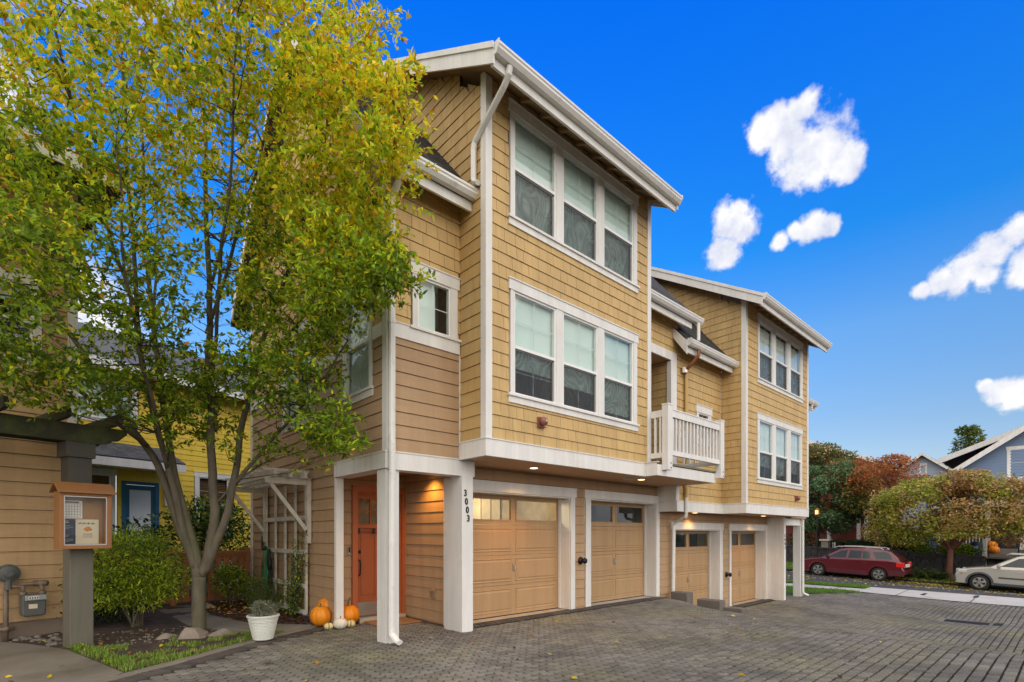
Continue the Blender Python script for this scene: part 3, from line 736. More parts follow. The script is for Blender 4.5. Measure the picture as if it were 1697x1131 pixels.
def garage_door(house, x0, x1, z0, label, lit=False, hidden_left=0):
    Y = 6.91; w = fr(Y); H_ = 2.16; sec = H_ / 4; xm = (x0 + x1) / 2
    o = None
    for k in range(4):
        b = MB(); za, zb = z0 + k * sec + .003, z0 + (k + 1) * sec - .003
        if k < 3:
            b.wbox(w, x0, x1, za, zb, -.04, 0)
            for a, c in ((x0 + .11, xm - .075), (xm + .075, x1 - .11)):
                p, q = za + .09, zb - .09
                # raised panel: a sunk bead and a fielded centre
                def ring(u0, u1, v0, v1, d): return [w.p(u0, v0, d), w.p(u1, v0, d), w.p(u1, v1, d), w.p(u0, v1, d)]
                v = ring(a - .03, c + .03, p - .03, q + .03, .001) + ring(a - .022, c + .022, p - .022, q + .022, .012) + ring(a, c, p, q, .004) + ring(a + .03, c - .03, p + .03, q - .03, .014)
                b.add(v, [(i, (i + 1) % 4, 4 + (i + 1) % 4, 4 + i) for i in range(4)] + [(4 + i, 4 + (i + 1) % 4, 8 + (i + 1) % 4, 8 + i) for i in range(4)] + [(8 + i, 8 + (i + 1) % 4, 12 + (i + 1) % 4, 12 + i) for i in range(4)] + [(12, 13, 14, 15)])
        else:
            e = .10
            b.wbox(w, x0, x1, za, za + .09, -.04, 0); b.wbox(w, x0, x1, zb - .09, zb, -.04, 0)
            for a, c in ((x0, x0 + e), (xm - .07, xm + .07), (x1 - e, x1)): b.wbox(w, a, c, za + .09, zb - .09, -.04, 0)
            for a, c in ((x0 + e, xm - .07), (xm + .07, x1 - e)):
                for (p, q, r_, s_) in ((a - .02, c + .02, za + .07, za + .092), (a - .02, c + .02, zb - .092, zb - .07), (a - .02, a + .003, za + .092, zb - .092), (c - .003, c + .02, za + .092, zb - .092)): b.wbox(w, p, q, r_, s_, 0.0005, .012)
        if k == 0: o = part('garage_door', b, 'garage_paint', house, label)
        else: part('door_panel', b, 'garage_paint', o)
        if k == 3:
            for a, c in ((x0 + e, xm - .07), (xm + .07, x1 - e)):
                gl = MB(); gl.wbox(w, a, c, za + .09, zb - .09, -.02, -.015); part('pane', gl, 'glass' if lit else 'glass_dark', o)
    hd = MB(); hz = z0 + sec * 1.5 + .05
    hd.wbox(w, xm - .022, xm + .022, hz - .07, hz + .06, 0.0, .012); hd.tube([w.p(xm, hz + .03, .012), w.p(xm, hz + .03, .04), w.p(xm, hz - .05, .045), w.p(xm, hz - .05, .012)], .008, 6)
    part('handle', hd, 'steel', o)
    wk = MB(); wk.wbox(w, x0, x1, z0 - .03, z0 - .002, -.03, -.004); part('weather_seal', wk, 'black_plastic', o)
    # the room behind
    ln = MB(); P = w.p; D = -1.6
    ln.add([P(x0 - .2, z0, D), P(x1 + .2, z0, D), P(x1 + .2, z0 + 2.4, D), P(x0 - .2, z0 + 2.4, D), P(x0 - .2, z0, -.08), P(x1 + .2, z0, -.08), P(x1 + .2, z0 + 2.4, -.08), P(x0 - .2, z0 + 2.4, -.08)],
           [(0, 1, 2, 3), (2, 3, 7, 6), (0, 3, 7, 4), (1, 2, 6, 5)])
    if lit:
        for i in range(9):
            x = x0 + .1 + i * .27
            ln.add([P(x, z0 + 1.3, D + .05), P(x + .15, z0 + 1.3, D + .16), P(x + .15, z0 + 2.3, D + .16), P(x, z0 + 2.3, D + .05)], [(0, 1, 2, 3)])
    part('room_lining', ln, 'lining_pale' if lit else 'lining', o)  # lit garage gets a paler lining: part of its brightness is in the colour
    if lit:      # the garage's own lamp is on
        d = bpy.data.lights.new('garage_lamp', 'POINT'); d.energy = 26; d.color = (1.0, .80, .50); d.shadow_soft_size = .15
        l = bpy.data.objects.new('garage_lamp', d); COL.link(l); l.parent = o; l.matrix_basis = Wm(o).inverted() @ Matrix.Translation(((x0 + x1) / 2, 7.7, z0 + 2.2))
    th = MB(); th.prism('x', [(6.57, z0 - .10), (7.0, z0 - .10), (7.0, z0 - .012), (6.57, z0 - .030)], x0 - .13, x1 + .13)
    part('threshold', th, 'threshold' if lit or z0 < -.3 else 'concrete_pale', house)
    return o
def garage_trim(house, x0, x1, z0, h0, h1):
    """white casing round a garage opening; x0..x1 inner jamb faces"""
    w = fr(6.62); t = MB()
    t.wbox(w, h0, h1, z0 + 2.17, z0 + 2.33, 0, .035); t.wbox(w, h0 - .012, h1 + .012, z0 + 2.33, z0 + 2.345, 0, .045)
    t.wbox(w, h0 + .04, x0, z0 - .01, z0 + 2.17, 0, .028); t.wbox(w, x1, h1 - .04, z0 - .01, z0 + 2.17, 0, .028)
    for a, b in ((x0 - .02, x0 + .012), (x1 - .012, x1 + .02)): t.box(a, b, 6.625, 6.905, z0 - .01, z0 + 2.165)
    t.box(x0 + .012, x1 - .012, 6.625, 6.905, z0 + 2.145, z0 + 2.167)
    for a, b in ((x0 + .012, x0 + .035), (x1 - .035, x1 - .012)): t.box(a, b, 6.86, 6.905, z0, z0 + 2.145)
    return part('garage_casing', t, 'white_trim', house)
def gutter(house, x0, x1, Y, z, name='gutter', ends=True):
    g_ = MB()
    prof = [(Y, z), (Y - .125, z), (Y - .125, z - .03), (Y - .112, z - .045), (Y - .112, z - .075), (Y - .075, z - .125), (Y, z - .125)]
    inner = [(Y - .01, z), (Y - .115, z), (Y - .10, z - .045), (Y - .07, z - .11), (Y - .01, z - .11)]
    g_.prism('x', prof, x0, x1)
    lip = MB()
    o = part(name, g_, 'gutter_paint', house)
    if ends:
        for xa, xb in ((x1, x1 + .012), (x0 - .012, x0)):
            e = MB(); e.prism('x', [(Y + .0, z + .012), (Y - .135, z + .012), (Y - .135, z - .055), (Y - .08, z - .14), (Y, z - .14)], xa, xb); part('end_cap', e, 'gutter_paint', o)
    return o
def roof_tabs(mb, x0, x1, Y0, z0, slope, Y1, skip=None, expo=.13, rng=random.Random(5)):
    """courses of asphalt shingle tabs on a roof plane rising towards +Y"""
    c = math.hypot(1, slope); ny, nz = -slope / c, 1 / c; n = int((Y1 - Y0) * c / expo)
    for k in range(n):
        ya, yb = Y0 + k * expo / c, Y0 + (k + 1.05) * expo / c
        x = x0 - rng.uniform(0, .3)
        while x < x1:
            x2 = x + rng.uniform(.18, .32); a, b = max(x, x0), min(x2 - .006, x1); x = x2
            if b - a < .02 or (skip and skip((a + b) / 2, ya)): continue
            za, zb_ = z0 + (ya - Y0) * slope, z0 + (yb - Y0) * slope; t0, t1 = .012, .002
            mb.hexa([(a, ya, za), (b, ya, za), (b, yb, zb_), (a, yb, zb_), (a, ya + ny * t0, za + nz * t0), (b, ya + ny * t0, za + nz * t0), (b, yb + ny * t1, zb_ + nz * t1), (a, yb + ny * t1, zb_ + nz * t1)])
def downspout(house, pts, m='gutter_paint', r_=.048, flat=.72, label=None):
    b = MB(); b.tube(pts, r_, 8, True, flat)
    for p, q in zip(pts, pts[1:]):
        if abs(p[2] - q[2]) > 1.5: b.tube([Vector(p).lerp(Vector(q), .5) + Vector((0, 0, .03)), Vector(p).lerp(Vector(q), .5) - Vector((0, 0, .03))], r_ + .006, 8, True, flat)
    return part('downspout', b, m, house, label)
def recessed(house, x, y, z, power, label=None):
    b = MB(); b.lathe((x, y, z), [(.085, -.004), (.085, .01), (.065, .01)], 20); o = part('recessed_light', b, 'vinyl', house, label)
    l = MB(); l.lathe((x, y, z - .006), [(.064, 0), (.02, .003)], 20); part('lamp_lens', l, 'lamp_glow', o)
    d = bpy.data.lights.new('downlight', 'SPOT'); d.energy = power; d.color = (1.0, .46, .08); d.spot_size = R(125); d.spot_blend = .9; d.shadow_soft_size = .05
    s_ = bpy.data.objects.new('downlight', d); COL.link(s_); s_.parent = house; s_.matrix_basis = Wm(house).inverted() @ Matrix.Translation((x, y, z - .03))
def alarm_bell(house, x, z, Y=5.52):
    b = MB(); b.box(x - .06, x + .06, Y - .03, Y + .01, z - .06, z + .07); b.lathe((x, Y - .03, z), [(.035, 0), (.035, -.03)], 14, 'y')
    b.box(x - .07, x + .08, Y - .05, Y, z - .085, z - .07)
    o = part('alarm_bell', b, 'bell_red', house, 'dull red alarm bell on the shingles')
    g_ = MB(); g_.smooth = True; g_.lathe((x, Y - .06, z), [(.07, 0), (.072, -.015), (.062, -.04), (.035, -.06), (.012, -.066)], 20, 'y'); part('gong', g_, 'bell_red', o)
    c = MB(); c.lathe((x, Y - .126, z), [(.018, 0), (.018, -.008)], 12, 'y'); part('hub', c, 'bell_face', o)
def hose_knob(house, x, z):
    b = MB(); b.smooth = True
    b.lathe((x, 6.60, z), [(.075, 0), (.075, -.012), (.055, -.03), (.025, -.04), (.022, -.075), (.05, -.085), (.06, -.11), (.05, -.135), (.02, -.145)], 18, 'y')
    part('bronze_knob', b, 'iron_black', house)
def number(house, txt, x, Y, z, dx, dz, size):
    for i, ch in enumerate(txt):
        c = bpy.data.curves.new('house_number', 'FONT'); c.body = ch; c.size = size; c.extrude = .006; c.align_x = 'CENTER'; c.offset = .003
        c.materials.append(MATS['iron_black'])
        tmp = bpy.data.objects.new('tmp', c); me = bpy.data.meshes.new_from_object(tmp); bpy.data.objects.remove(tmp)
        o = bpy.data.objects.new('house_number', me); COL.link(o); o.parent = house
        o.matrix_basis = Wm(house).inverted() @ (Matrix.Translation((x + i * dx, Y, z + i * dz)) @ Matrix.Rotation(R(90), 4, 'X') @ Matrix.Diagonal((.8, 1, 1, 1)))

YF, YB, YW = 6.15, 5.54, 6.62          # recessed upper wall, bay front, garage wall
def dormer(house, zo, xL, xR, wins_top, wins_low, trimT, trimL, lim, restm, far=False, shade_low=None):
    """the tall bay that runs up into a shed dormer; zo is the storey offset"""
    fw = fr(YB); lw = sd(xL); zt = 7.86 + zo
    ridge = 10.16 + zo
    # openings
    ops = [(trimT[0] + .01, trimT[1] - .01, trimT[2] + .01, trimT[3]), (trimL[0] + .01, trimL[1] - .01, trimL[2] + .01, trimL[3])]
    front = [(xL + .05, 2.79 + zo), (xR - .05, 2.79 + zo), (xR - .05, zt), (xL + .05, zt)]
    cheek1 = [(YB + .05, 2.79 + zo), (YF, 2.79 + zo), (YF, 8.08 + zo), (YB + .05, 7.74 + zo)]
    lowline = lambda Y: 6.36 + zo + (Y - 5.82) * 1.18 if not far else 5.78 - .0 + (Y - 5.82) * 1.18
    up = lambda Y: 7.60 + zo + (Y - 5.05) * .592
    y2 = YF; ye = y2
    while up(ye) > lowline(ye): ye += .02
    cheek2 = [(YF, lowline(YF) - .02), (ye, lowline(ye)), (ye, up(ye)), (YF, up(YF))]
    sh = MB()
    sheath(sh, fw, front, ops); sheath(sh, lw, cheek1, []); sheath(sh, lw, cheek2, [])
    sheath(sh, sd(xR, 1), cheek1, []); sheath(sh, sd(xR, 1), cheek2, [])
    wall = part('wall', sh, 'shadow_sheathing', house, 'yellow shingled bay wall')
    rest = MB()
    siding(wall, fw, front, ops, 'shingle', 'yellow_shingle', 2.79 + zo, .18, .014, lim, rest)
    siding(wall, lw, cheek1, [], 'shingle', 'yellow_shingle', 2.79 + zo, .18, .014, lim, rest)
    siding(wall, lw, cheek2, [], 'shingle', 'yellow_shingle', 2.79 + zo, .18, .014, lim, rest)
    siding(wall, sd(xR, 1), cheek1, [], 'shingle', 'yellow_shingle', 2.79 + zo, .18, .014, None, rest)
    part('more_shingles', rest, 'yellow_shingle', wall, kind='stuff')
    for x0, x1, sx in ((xL - .026, xL + .09, xL), (xR - .09, xR + .026, xR)):
        cb = MB(); cb.box(x0, x1, YB - .026, YB, 2.792 + zo, zt)
        s0 = (xL - .026, xL) if sx == xL else (xR, xR + .026)
        cb.box(s0[0], s0[1], YB + .0, YB + .09, 2.792 + zo, zt + .05)
        part('corner_board', cb, 'white_trim', house)
    ba = MB()      # belly band
    ba.box(xL - .03, xR + .03, YB - .03, YB + .02, 2.55 + zo, 2.79 + zo); ba.box(xL - .03, xL + .02, YB + .02, YF + (.02 if not far else 0), 2.55 + zo, 2.79 + zo); ba.box(xR - .02, xR + .03, YB + .02, YF, 2.55 + zo, 2.79 + zo)
    ba.box(xL - .042, xR + .042, YB - .042, YB + .02, 2.79 + zo, 2.805 + zo); ba.box(xL - .042, xL, YB + .02, YF, 2.79 + zo, 2.805 + zo)
    part('belly_band', ba, 'white_trim', house)
    # roof of the dormer
    rf = MB(); rf.prism('x', [(5.04, 7.735 + zo), (9.14, ridge), (9.14, ridge - .10), (5.04, 7.64 + zo)], xL - .30, xR + .10)
    ro = part('roof', rf, 'roof_shingle', house, 'shed dormer roof')
    sf = MB(); sf.prism('x', [(5.09, 7.655 + zo), (9.1, 7.655 + zo + 4.01 * .592), (9.1, 7.635 + zo + 4.01 * .592), (5.09, 7.625 + zo)], xL - .27, xR + .08)
    so = part('eave_soffit', sf, 'eave_soffit', house)
    k = xL + .2
    while k < xR: rt = MB(); rt.prism('x', [(5.10, 7.63 + zo), (5.52, 7.63 + zo + .42 * .592), (5.52, 7.56 + zo + .42 * .592), (5.10, 7.60 + zo)], k, k + .05); k += .41; part('rafter_tail', rt, 'eave_soffit', so)
    bb = MB()
    bb.prism('x', [(5.0, 7.70 + zo), (9.14, 7.70 + zo + 4.14 * .592), (9.14, 7.46 + zo + 4.14 * .592), (5.0, 7.46 + zo)], xL - .325, xL - .30)
    bb.prism('x', [(4.985, 7.725 + zo), (9.14, 7.725 + zo + 4.155 * .592), (9.14, 7.645 + zo + 4.155 * .592), (4.985, 7.645 + zo)], xL - .345, xL - .325)
    part('barge_board', bb, 'white_trim', house)
    b2 = MB(); b2.prism('x', [(5.0, 7.70 + zo), (9.14, 7.70 + zo + 4.14 * .592), (9.14, 7.50 + zo + 4.14 * .592), (5.0, 7.50 + zo)], xR + .10, xR + .125); part('barge_board', b2, 'white_trim', house)
    fa = MB(); fa.box(xL - .30, xR + .10, 5.04, 5.075, 7.47 + zo, 7.665 + zo); part('fascia', fa, 'white_trim', house)
    gutter(house, xL - .30, xR + .11, 5.038, 7.715 + zo)
    window(house, fw, *trimT, wins_top, mid=trimT[2] + (.86 if not far else .84), muntin=not far or True, top_gap=.0 if not far else .10, label='upper triple window, shades half drawn' if not far else None, shade='shade' if not far else 'shade_white', shade_lo=None, hdr=.15)
    window(house, fw, *trimL, wins_low, mid=trimL[2] + .83, shade_lo=shade_low, label='lower triple window, pale shades over dark room' if not far else None, shade='shade' if not far else 'shade_white', hdr=.15)

# ---- near townhouse
LIMS = {'near_sh': Limit(300), 'near_bd': Limit(300), 'far_sh': Limit(300), 'far_bd': Limit(300)}
near = root('townhouse', 'nearer yellow and brown townhouse numbered 3003 with orange front door and balcony', 'townhouse', (7.0, 6.2, 0), group='attached townhouses along the driveway')
dormer(near, 0, 4.54, 8.60, [(5.05, 5.95), (6.11, 7.0), (7.16, 8.05)], [(5.05, 5.95), (6.11, 7.0), (7.16, 8.05)], (4.95, 8.19, 5.95, 7.74), (4.95, 8.19, 3.37, 5.16), LIMS['near_sh'], None,
       shade_low={5.05: 3.92, 6.11: 3.86, 7.16: 3.62})
# garage-level wall
gw = fr(YW); zc = 2.62
gops = [(4.98, 7.65, -.2, 2.33), (7.96, 10.70, -.2, 2.33)]
gpoly = [(4.76, -.05), (11.0, -.05), (11.0, zc), (4.76, zc)]
sh = MB(); sheath(sh, gw, gpoly, gops); wl = part('wall', sh, 'shadow_sheathing', near, 'brown clapboard wall behind the garage doors')
siding(wl, gw, gpoly, gops, 'siding_board', 'brown_siding', .02, .18, .016, LIMS['near_bd'])
garage_trim(near, 5.09, 7.53, 0, 4.95, 7.69); garage_trim(near, 8.14, 10.53, 0, 7.94, 10.71)
garage_door(near, 5.09, 7.53, 0, 'tan garage door with lit window panes', lit=True); garage_door(near, 8.14, 10.53, 0, 'tan garage door with dark window panes')
hose_knob(near, 7.82, .93)
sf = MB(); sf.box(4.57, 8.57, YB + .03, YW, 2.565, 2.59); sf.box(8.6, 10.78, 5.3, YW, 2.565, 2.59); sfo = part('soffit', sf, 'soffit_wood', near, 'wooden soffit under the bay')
recessed(near, 6.05, 6.12, 2.562, 32); recessed(near, 8.95, 5.95, 2.562, 1.5)
alarm_bell(near, 5.60, 3.17)
# entry porch
po = MB(); po.box(3.33, 3.53, 6.165, 6.40, -.02, 2.32); part('porch_post', po, 'white_trim', near, 'white corner post with downspout')
po = MB(); po.box(4.54, 4.745, 6.10, 6.56, -.02, 2.32); part('porch_post', po, 'white_trim', near, 'white post carrying the number 3003')
p2_ = MB(); p2_.box(3.33, 3.45, 7.73, 7.80, -.02, 2.33); part('door_side_post', p2_, 'white_trim', near)
p3_ = MB(); p3_.box(4.66, 4.745, 6.565, 6.75, -.02, 2.34); part('wall_end_board', p3_, 'white_trim', near)
bm = MB(); bm.box(3.35, 4.80, 6.13, 6.36, 2.32, 2.55); bm.box(3.31, 3.349, 6.13, 7.77, 2.335, 2.55); bm.box(3.349, 3.56, 6.37, 7.77, 2.335, 2.55)
bm.box(3.30, 4.81, 6.12, 6.36, 2.55, 2.567); bm.box(3.30, 3.40, 6.361, 7.78, 2.55, 2.567)
part('porch_beam', bm, 'white_trim', near, 'white beams over the entry')
cp = MB(); cp.box(3.4, 4.95, 6.37, 8.3, 2.49, 2.52); part('porch_ceiling', cp, 'brown_siding', near)
ew = sd(4.72); epoly = [(6.60, .0), (8.06, .0), (8.06, 2.49), (6.60, 2.49)]; dw = fr(8.02); dpoly = [(3.37, .02), (4.78, .02), (4.78, 2.49), (3.37, 2.49)]
dops = [(3.73, 4.70, -.1, 2.22)]
sh = MB(); sheath(sh, ew, epoly, []); sheath(sh, dw, dpoly, dops); wl = part('wall', sh, 'shadow_sheathing', near, 'brown clapboard entry recess')
siding(wl, ew, epoly, [], 'siding_board', 'brown_siding', .02, .18, .016, LIMS['near_bd']); siding(wl, dw, dpoly, dops, 'siding_board', 'brown_siding', .02, .18, .016, LIMS['near_bd'])
ic = MB(); ic.box(4.695, 4.735, 7.97, 8.02, .02, 2.49); part('corner_board', ic, 'brown_siding', near)
# front door
dt = MB(); dt.wbox(dw, 3.71, 3.80, .02, 2.16, 0, .05); dt.wbox(dw, 4.63, 4.715, .02, 2.16, 0, .05); dt.wbox(dw, 3.71, 4.715, 2.16, 2.255, 0, .05)
for a, b_ in ((3.80, 3.83), (4.60, 4.63)): dt.wbox(dw, a, b_, .02, 2.13, -.10, .0)
dt.wbox(dw, 3.80, 4.63, 2.13, 2.16, -.10, 0)
fd = part('front_door', dt, 'door_trim', near, 'orange front door with four small panes and steel kick plate')
dl = MB(); D0, D1 = -.09, -.05
for a, b_, c, d in ((3.83, 3.88, .08, 2.13), (4.55, 4.60, .08, 2.13), (3.88, 4.55, .08, .40), (3.88, 4.55, 1.50, 1.63), (3.88, 4.55, 2.05, 2.13), (4.16, 4.27, .40, 1.50)): dl.wbox(dw, a, b_, c, d, D0, D1)
for a, b_ in ((3.88, 4.16), (4.27, 4.55)):
    dl.wbox(dw, a, b_, .40, 1.50, D0, D1 - .014); dl.wbox(dw, a + .03, b_ - .03, .43, 1.47, D1 - .0145, D1 - .006)
for x in (4.07, 4.20, 4.36): dl.wbox(dw, x, x + .03, 1.63, 2.05, D0, D1)
dl.wbox(dw, 3.88, 4.55, 1.825, 1.85, D0, D1 - .001)
part('door_leaf', dl, 'door_paint', fd)
sf_ = MB(); sf_.wbox(dw, 3.81, 4.62, 1.555, 1.60, D1, D1 + .07); sf_.wbox(dw, 3.84, 4.59, 1.50, 1.552, D1 + .001, D1 + .03); part('door_shelf', sf_, 'door_paint', fd)
for x in (3.83, 4.10, 4.28, 4.55): br_ = MB(); br_.wbox(dw, x, x + .035, 1.46, 1.55, D1 + .031, D1 + .055); part('shelf_bracket', br_, 'black_plastic', fd)
for a, b_ in ((3.88, 4.07), (4.10, 4.20), (4.23, 4.36), (4.39, 4.55)):
    gl = MB(); gl.wbox(dw, a, b_, 1.63, 2.05, D1 - .03, D1 - .025); part('pane', gl, 'glass', fd)
ro_ = MB(); ro_.wbox(dw, 3.8, 4.6, 1.5, 2.1, -.42, -.40); part('room_lining', ro_, 'lining_pale', fd)
kp = MB(); kp.wbox(dw, 3.835, 4.595, .09, .31, D1 + .001, D1 + .006); part('kick_plate', kp, 'steel', fd)
hn = MB(); hn.tube([dw.p(3.865, 1.02, D1), dw.p(3.865, 1.02, D1 + .05), dw.p(3.865, .95, D1 + .065), dw.p(3.865, .84, D1 + .055), dw.p(3.865, .78, D1 + .045), dw.p(3.865, .76, D1)], .012, 8); hn.lathe(dw.p(3.865, 1.16, D1), [(.03, 0), (.03, -.02), (.012, -.03)], 12, 'y')
part('handle', hn, 'iron_black', fd)
st = MB(); st.box(3.80, 4.66, 7.90, 8.02, -.02, .065); part('door_sill', st, 'threshold', fd)
db = MB(); db.wbox(dw, 3.635, 3.685, 1.12, 1.25, .012, .035); dbo = part('doorbell', db, 'rail_silver', near); d2 = MB(); d2.wbox(dw, 3.642, 3.678, 1.15, 1.245, .0355, .039); part('doorbell_lens', d2, 'black_plastic', dbo); bevel(dbo, .012)
ou = MB(); ou.wbox(ew, 7.03, 7.15, .40, .56, .012, .03); oo = part('wall_outlet', ou, 'garage_paint', near); o2 = MB(); o2.wbox(ew, 7.05, 7.12, .42, .53, .031, .075); part('outlet_cover', o2, 'steel', oo)
recessed(near, 4.50, 7.08, 2.488, 26)
number(near, '3003', 4.60, 6.096, 2.02, .018, -.125, .135)
# upper corner: brown boards, band, small window, shingles
fw2 = fr(YF); 
bpoly = [(3.44, 2.57), (4.514, 2.57), (4.514, 4.10), (3.44, 4.10)]; spoly = [(3.44, 4.29), (4.53, 4.29), (4.53, 6.62), (3.44, 6.62)]; sops = [(3.70, 4.50, 4.2, 5.21)]
s2 = sd(3.35); sb1 = [(7.76, .06), (12.1, .06), (12.1, 2.57), (7.76, 2.57)]; sb2 = [(6.25, 2.57), (12.1, 2.57), (12.1, 4.12), (6.25, 4.12)]
sops2 = [(6.54, 7.52, 3.38, 5.15), (8.72, 10.18, 3.38, 5.15)]
sg1 = [(6.25, 4.30), (12.1, 4.30), (12.1, 6.55), (6.25, 6.55)]; sg2 = [(6.15, 6.55), (12.1, 6.55), (9.14, 10.1)]
sh = MB(); sheath(sh, fw2, bpoly, []); sheath(sh, s2, sb1, []); sheath(sh, s2, sb2, sops2); wl = part('wall', sh, 'shadow_sheathing', near, 'brown clapboard corner walls')
rest = MB()
for w_, p_, o_ in ((fw2, bpoly, []), (s2, sb1, []), (s2, sb2, sops2)): siding(wl, w_, p_, o_, 'siding_board', 'brown_siding', 2.57 - 14 * .18, .18, .016, LIMS['near_bd'], rest)
if rest.v: part('more_boards', rest, 'brown_siding', wl, kind='stuff')
mpoly = [(8.64, 5.55), (10.70, 5.55), (10.70, 6.58), (8.64, 6.58)]; rwall = sd(10.42); rpoly = [(6.22, 2.80), (7.7, 2.80), (7.7, 5.38), (6.22, 5.38)]
sh = MB(); sheath(sh, fw2, spoly, sops); sheath(sh, s2, sg1, sops2); sheath(sh, s2, sg2, []); sheath(sh, fw2, mpoly, []); sheath(sh, rwall, rpoly, [])
sh.box(8.6, 10.42, 7.7, 7.75, 2.8, 5.4); sh.box(10.65, 10.74, YF + .01, 9.0, 5.3, 6.6)
wl = part('wall', sh, 'shadow_sheathing', near, 'yellow shingled upper walls'); rest = MB()
for w_, p_, o_ in ((fw2, spoly, sops), (fw2, mpoly, []), (rwall, rpoly, [])): siding(wl, w_, p_, o_, 'shingle', 'yellow_shingle', 2.79, .18, .014, LIMS['near_sh'], rest)
siding(wl, s2, sg1, sops2, 'shingle', 'yellow_shingle', 4.30, .18, .014, None, rest); siding(wl, s2, sg2, [], 'shingle', 'yellow_shingle', 4.30, .18, .014, None, rest)
siding(wl, WF((10.74, 0), 90, (1, 0)), [(6.16, 5.3), (7.2, 5.3), (7.2, 6.45), (6.16, 6.45)], [], 'shingle', 'yellow_shingle', 2.79, .18, .014, None, rest)
part('more_shingles', rest, 'yellow_shingle', wl, kind='stuff')
tb = MB(); tb.box(3.44, 4.515, YF - .03, YF, 4.10, 4.29); tb.box(3.43, 4.515, YF - .04, YF, 4.29, 4.305); part('belly_band', tb, 'white_trim', near)
for y0, y1 in ((6.25, 6.53), (7.53, 8.71), (10.19, 12.1)): tb = MB(); tb.box(3.32, 3.35, y0, y1, 4.12, 4.30); part('belly_band', tb, 'white_trim', near)
cb = MB(); cb.box(3.325, 3.44, YF - .025, YF, 2.57, 6.6); cb.box(3.325, 3.35, YF, 6.25, 2.57, 6.6); part('corner_board', cb, 'white_trim', near)
cb = MB(); cb.box(3.32, 3.35, 12.1, 12.2, .05, 6.6); part('corner_board', cb, 'white_trim', near)
cb = MB(); cb.box(4.515, 4.54, YF - .02, YF, 2.57, 4.10); part('corner_board', cb, 'white_trim', near)
window(near, fw2, 3.69, 4.51, 4.292, 5.20, [(3.80, 4.36)], mid=None, label='small casement window beside the bay', hdr=.16, sill=.02, shade_lo=6, shade='shade')
cu = MB(); cu.wbox(fw2, 3.80, 4.16, 4.3, 5.05, -.10, -.09); part('curtain', cu, 'shade', near)
window(near, s2, 6.53, 7.53, 3.37, 5.16, [(6.63, 7.42)], mid=4.2, lower='none', shade='shade_white', label='tall side window, white shade standing in for reflected sky')  # white shade imitates the overcast sky mirrored in the glass
window(near, s2, 8.71, 10.19, 3.37, 5.16, [(8.82, 9.40), (9.50, 10.08)], mid=4.2, lower='none', shade='shade_white', label='wide side window behind the tree')
pl = MB(); pl.smooth = True; pl.ball((3.48, 6.80, 4.06), .06, 8); part('ceiling_lamp', pl, 'bulb_glow', near)
# main roof and eaves
rm = MB()
for x0, x1 in ((3.02, 4.52), (8.62, 11.05)): rm.prism('x', [(5.83, 6.365), (9.14, 10.27), (9.14, 10.15), (5.83, 6.23)], x0, x1)
rm.prism('x', [(9.14, 10.27), (12.6, 6.19), (12.6, 6.05), (9.14, 10.15)], 3.02, 10.75)
rfo = part('roof', rm, 'roof_shingle', near, 'steep dark shingled roof')
rt = MB(); roof_tabs(rt, 3.02, 4.52, 5.80, 6.345, 1.18, 8.9); part('roof_shingles', rt, 'roof_shingle', rfo, kind='stuff')
rt = MB(); roof_tabs(rt, 8.62, 11.05, 5.80, 6.345, 1.18, 8.9, skip=lambda x, y: x > 10.8 and y > 6.3); part('roof_shingles', rt, 'roof_shingle_grey', rfo, kind='stuff')
for x0, x1 in ((3.02, 4.53), (8.62, 11.06)):
    gutter(near, x0, x1, 5.83, 6.35)
    f_ = MB(); f_.box(x0 + .01, x1 - .26 if x1 > 8 else x1 - .005, 5.85, 5.885, 6.09, 6.225); part('fascia', f_, 'white_trim', near)
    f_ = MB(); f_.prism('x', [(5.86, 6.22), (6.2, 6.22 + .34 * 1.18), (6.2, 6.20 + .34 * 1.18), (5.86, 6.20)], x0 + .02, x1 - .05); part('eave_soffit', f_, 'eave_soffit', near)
rk = MB(); 
for s_ in (1, -1): rk.prism('x', [(9.14 - s_ * 3.32, 6.35), (9.14, 10.26), (9.14, 10.04), (9.14 - s_ * 3.32, 6.12)][::s_], 3.0, 3.03)
part('barge_board', rk, 'white_trim', near)
downspout(near, [(4.50, 5.00, 7.60), (4.50, 5.02, 7.50), (4.50, 5.12, 7.40), (4.485, 5.62, 7.06), (4.475, 5.72, 6.98), (4.475, 5.74, 6.88), (4.475, 5.74, 6.47), (4.475, 5.72, 6.42), (4.475, 5.64, 6.38)])
downspout(near, [(3.385, 5.77, 6.24), (3.385, 5.79, 6.12), (3.385, 6.06, 5.92), (3.385, 6.085, 5.85), (3.385, 6.085, 2.7), (3.385, 6.075, 2.5), (3.385, 6.095, .22), (3.385, 6.085, .13), (3.40, 5.98, .05), (3.41, 5.93, .04)])
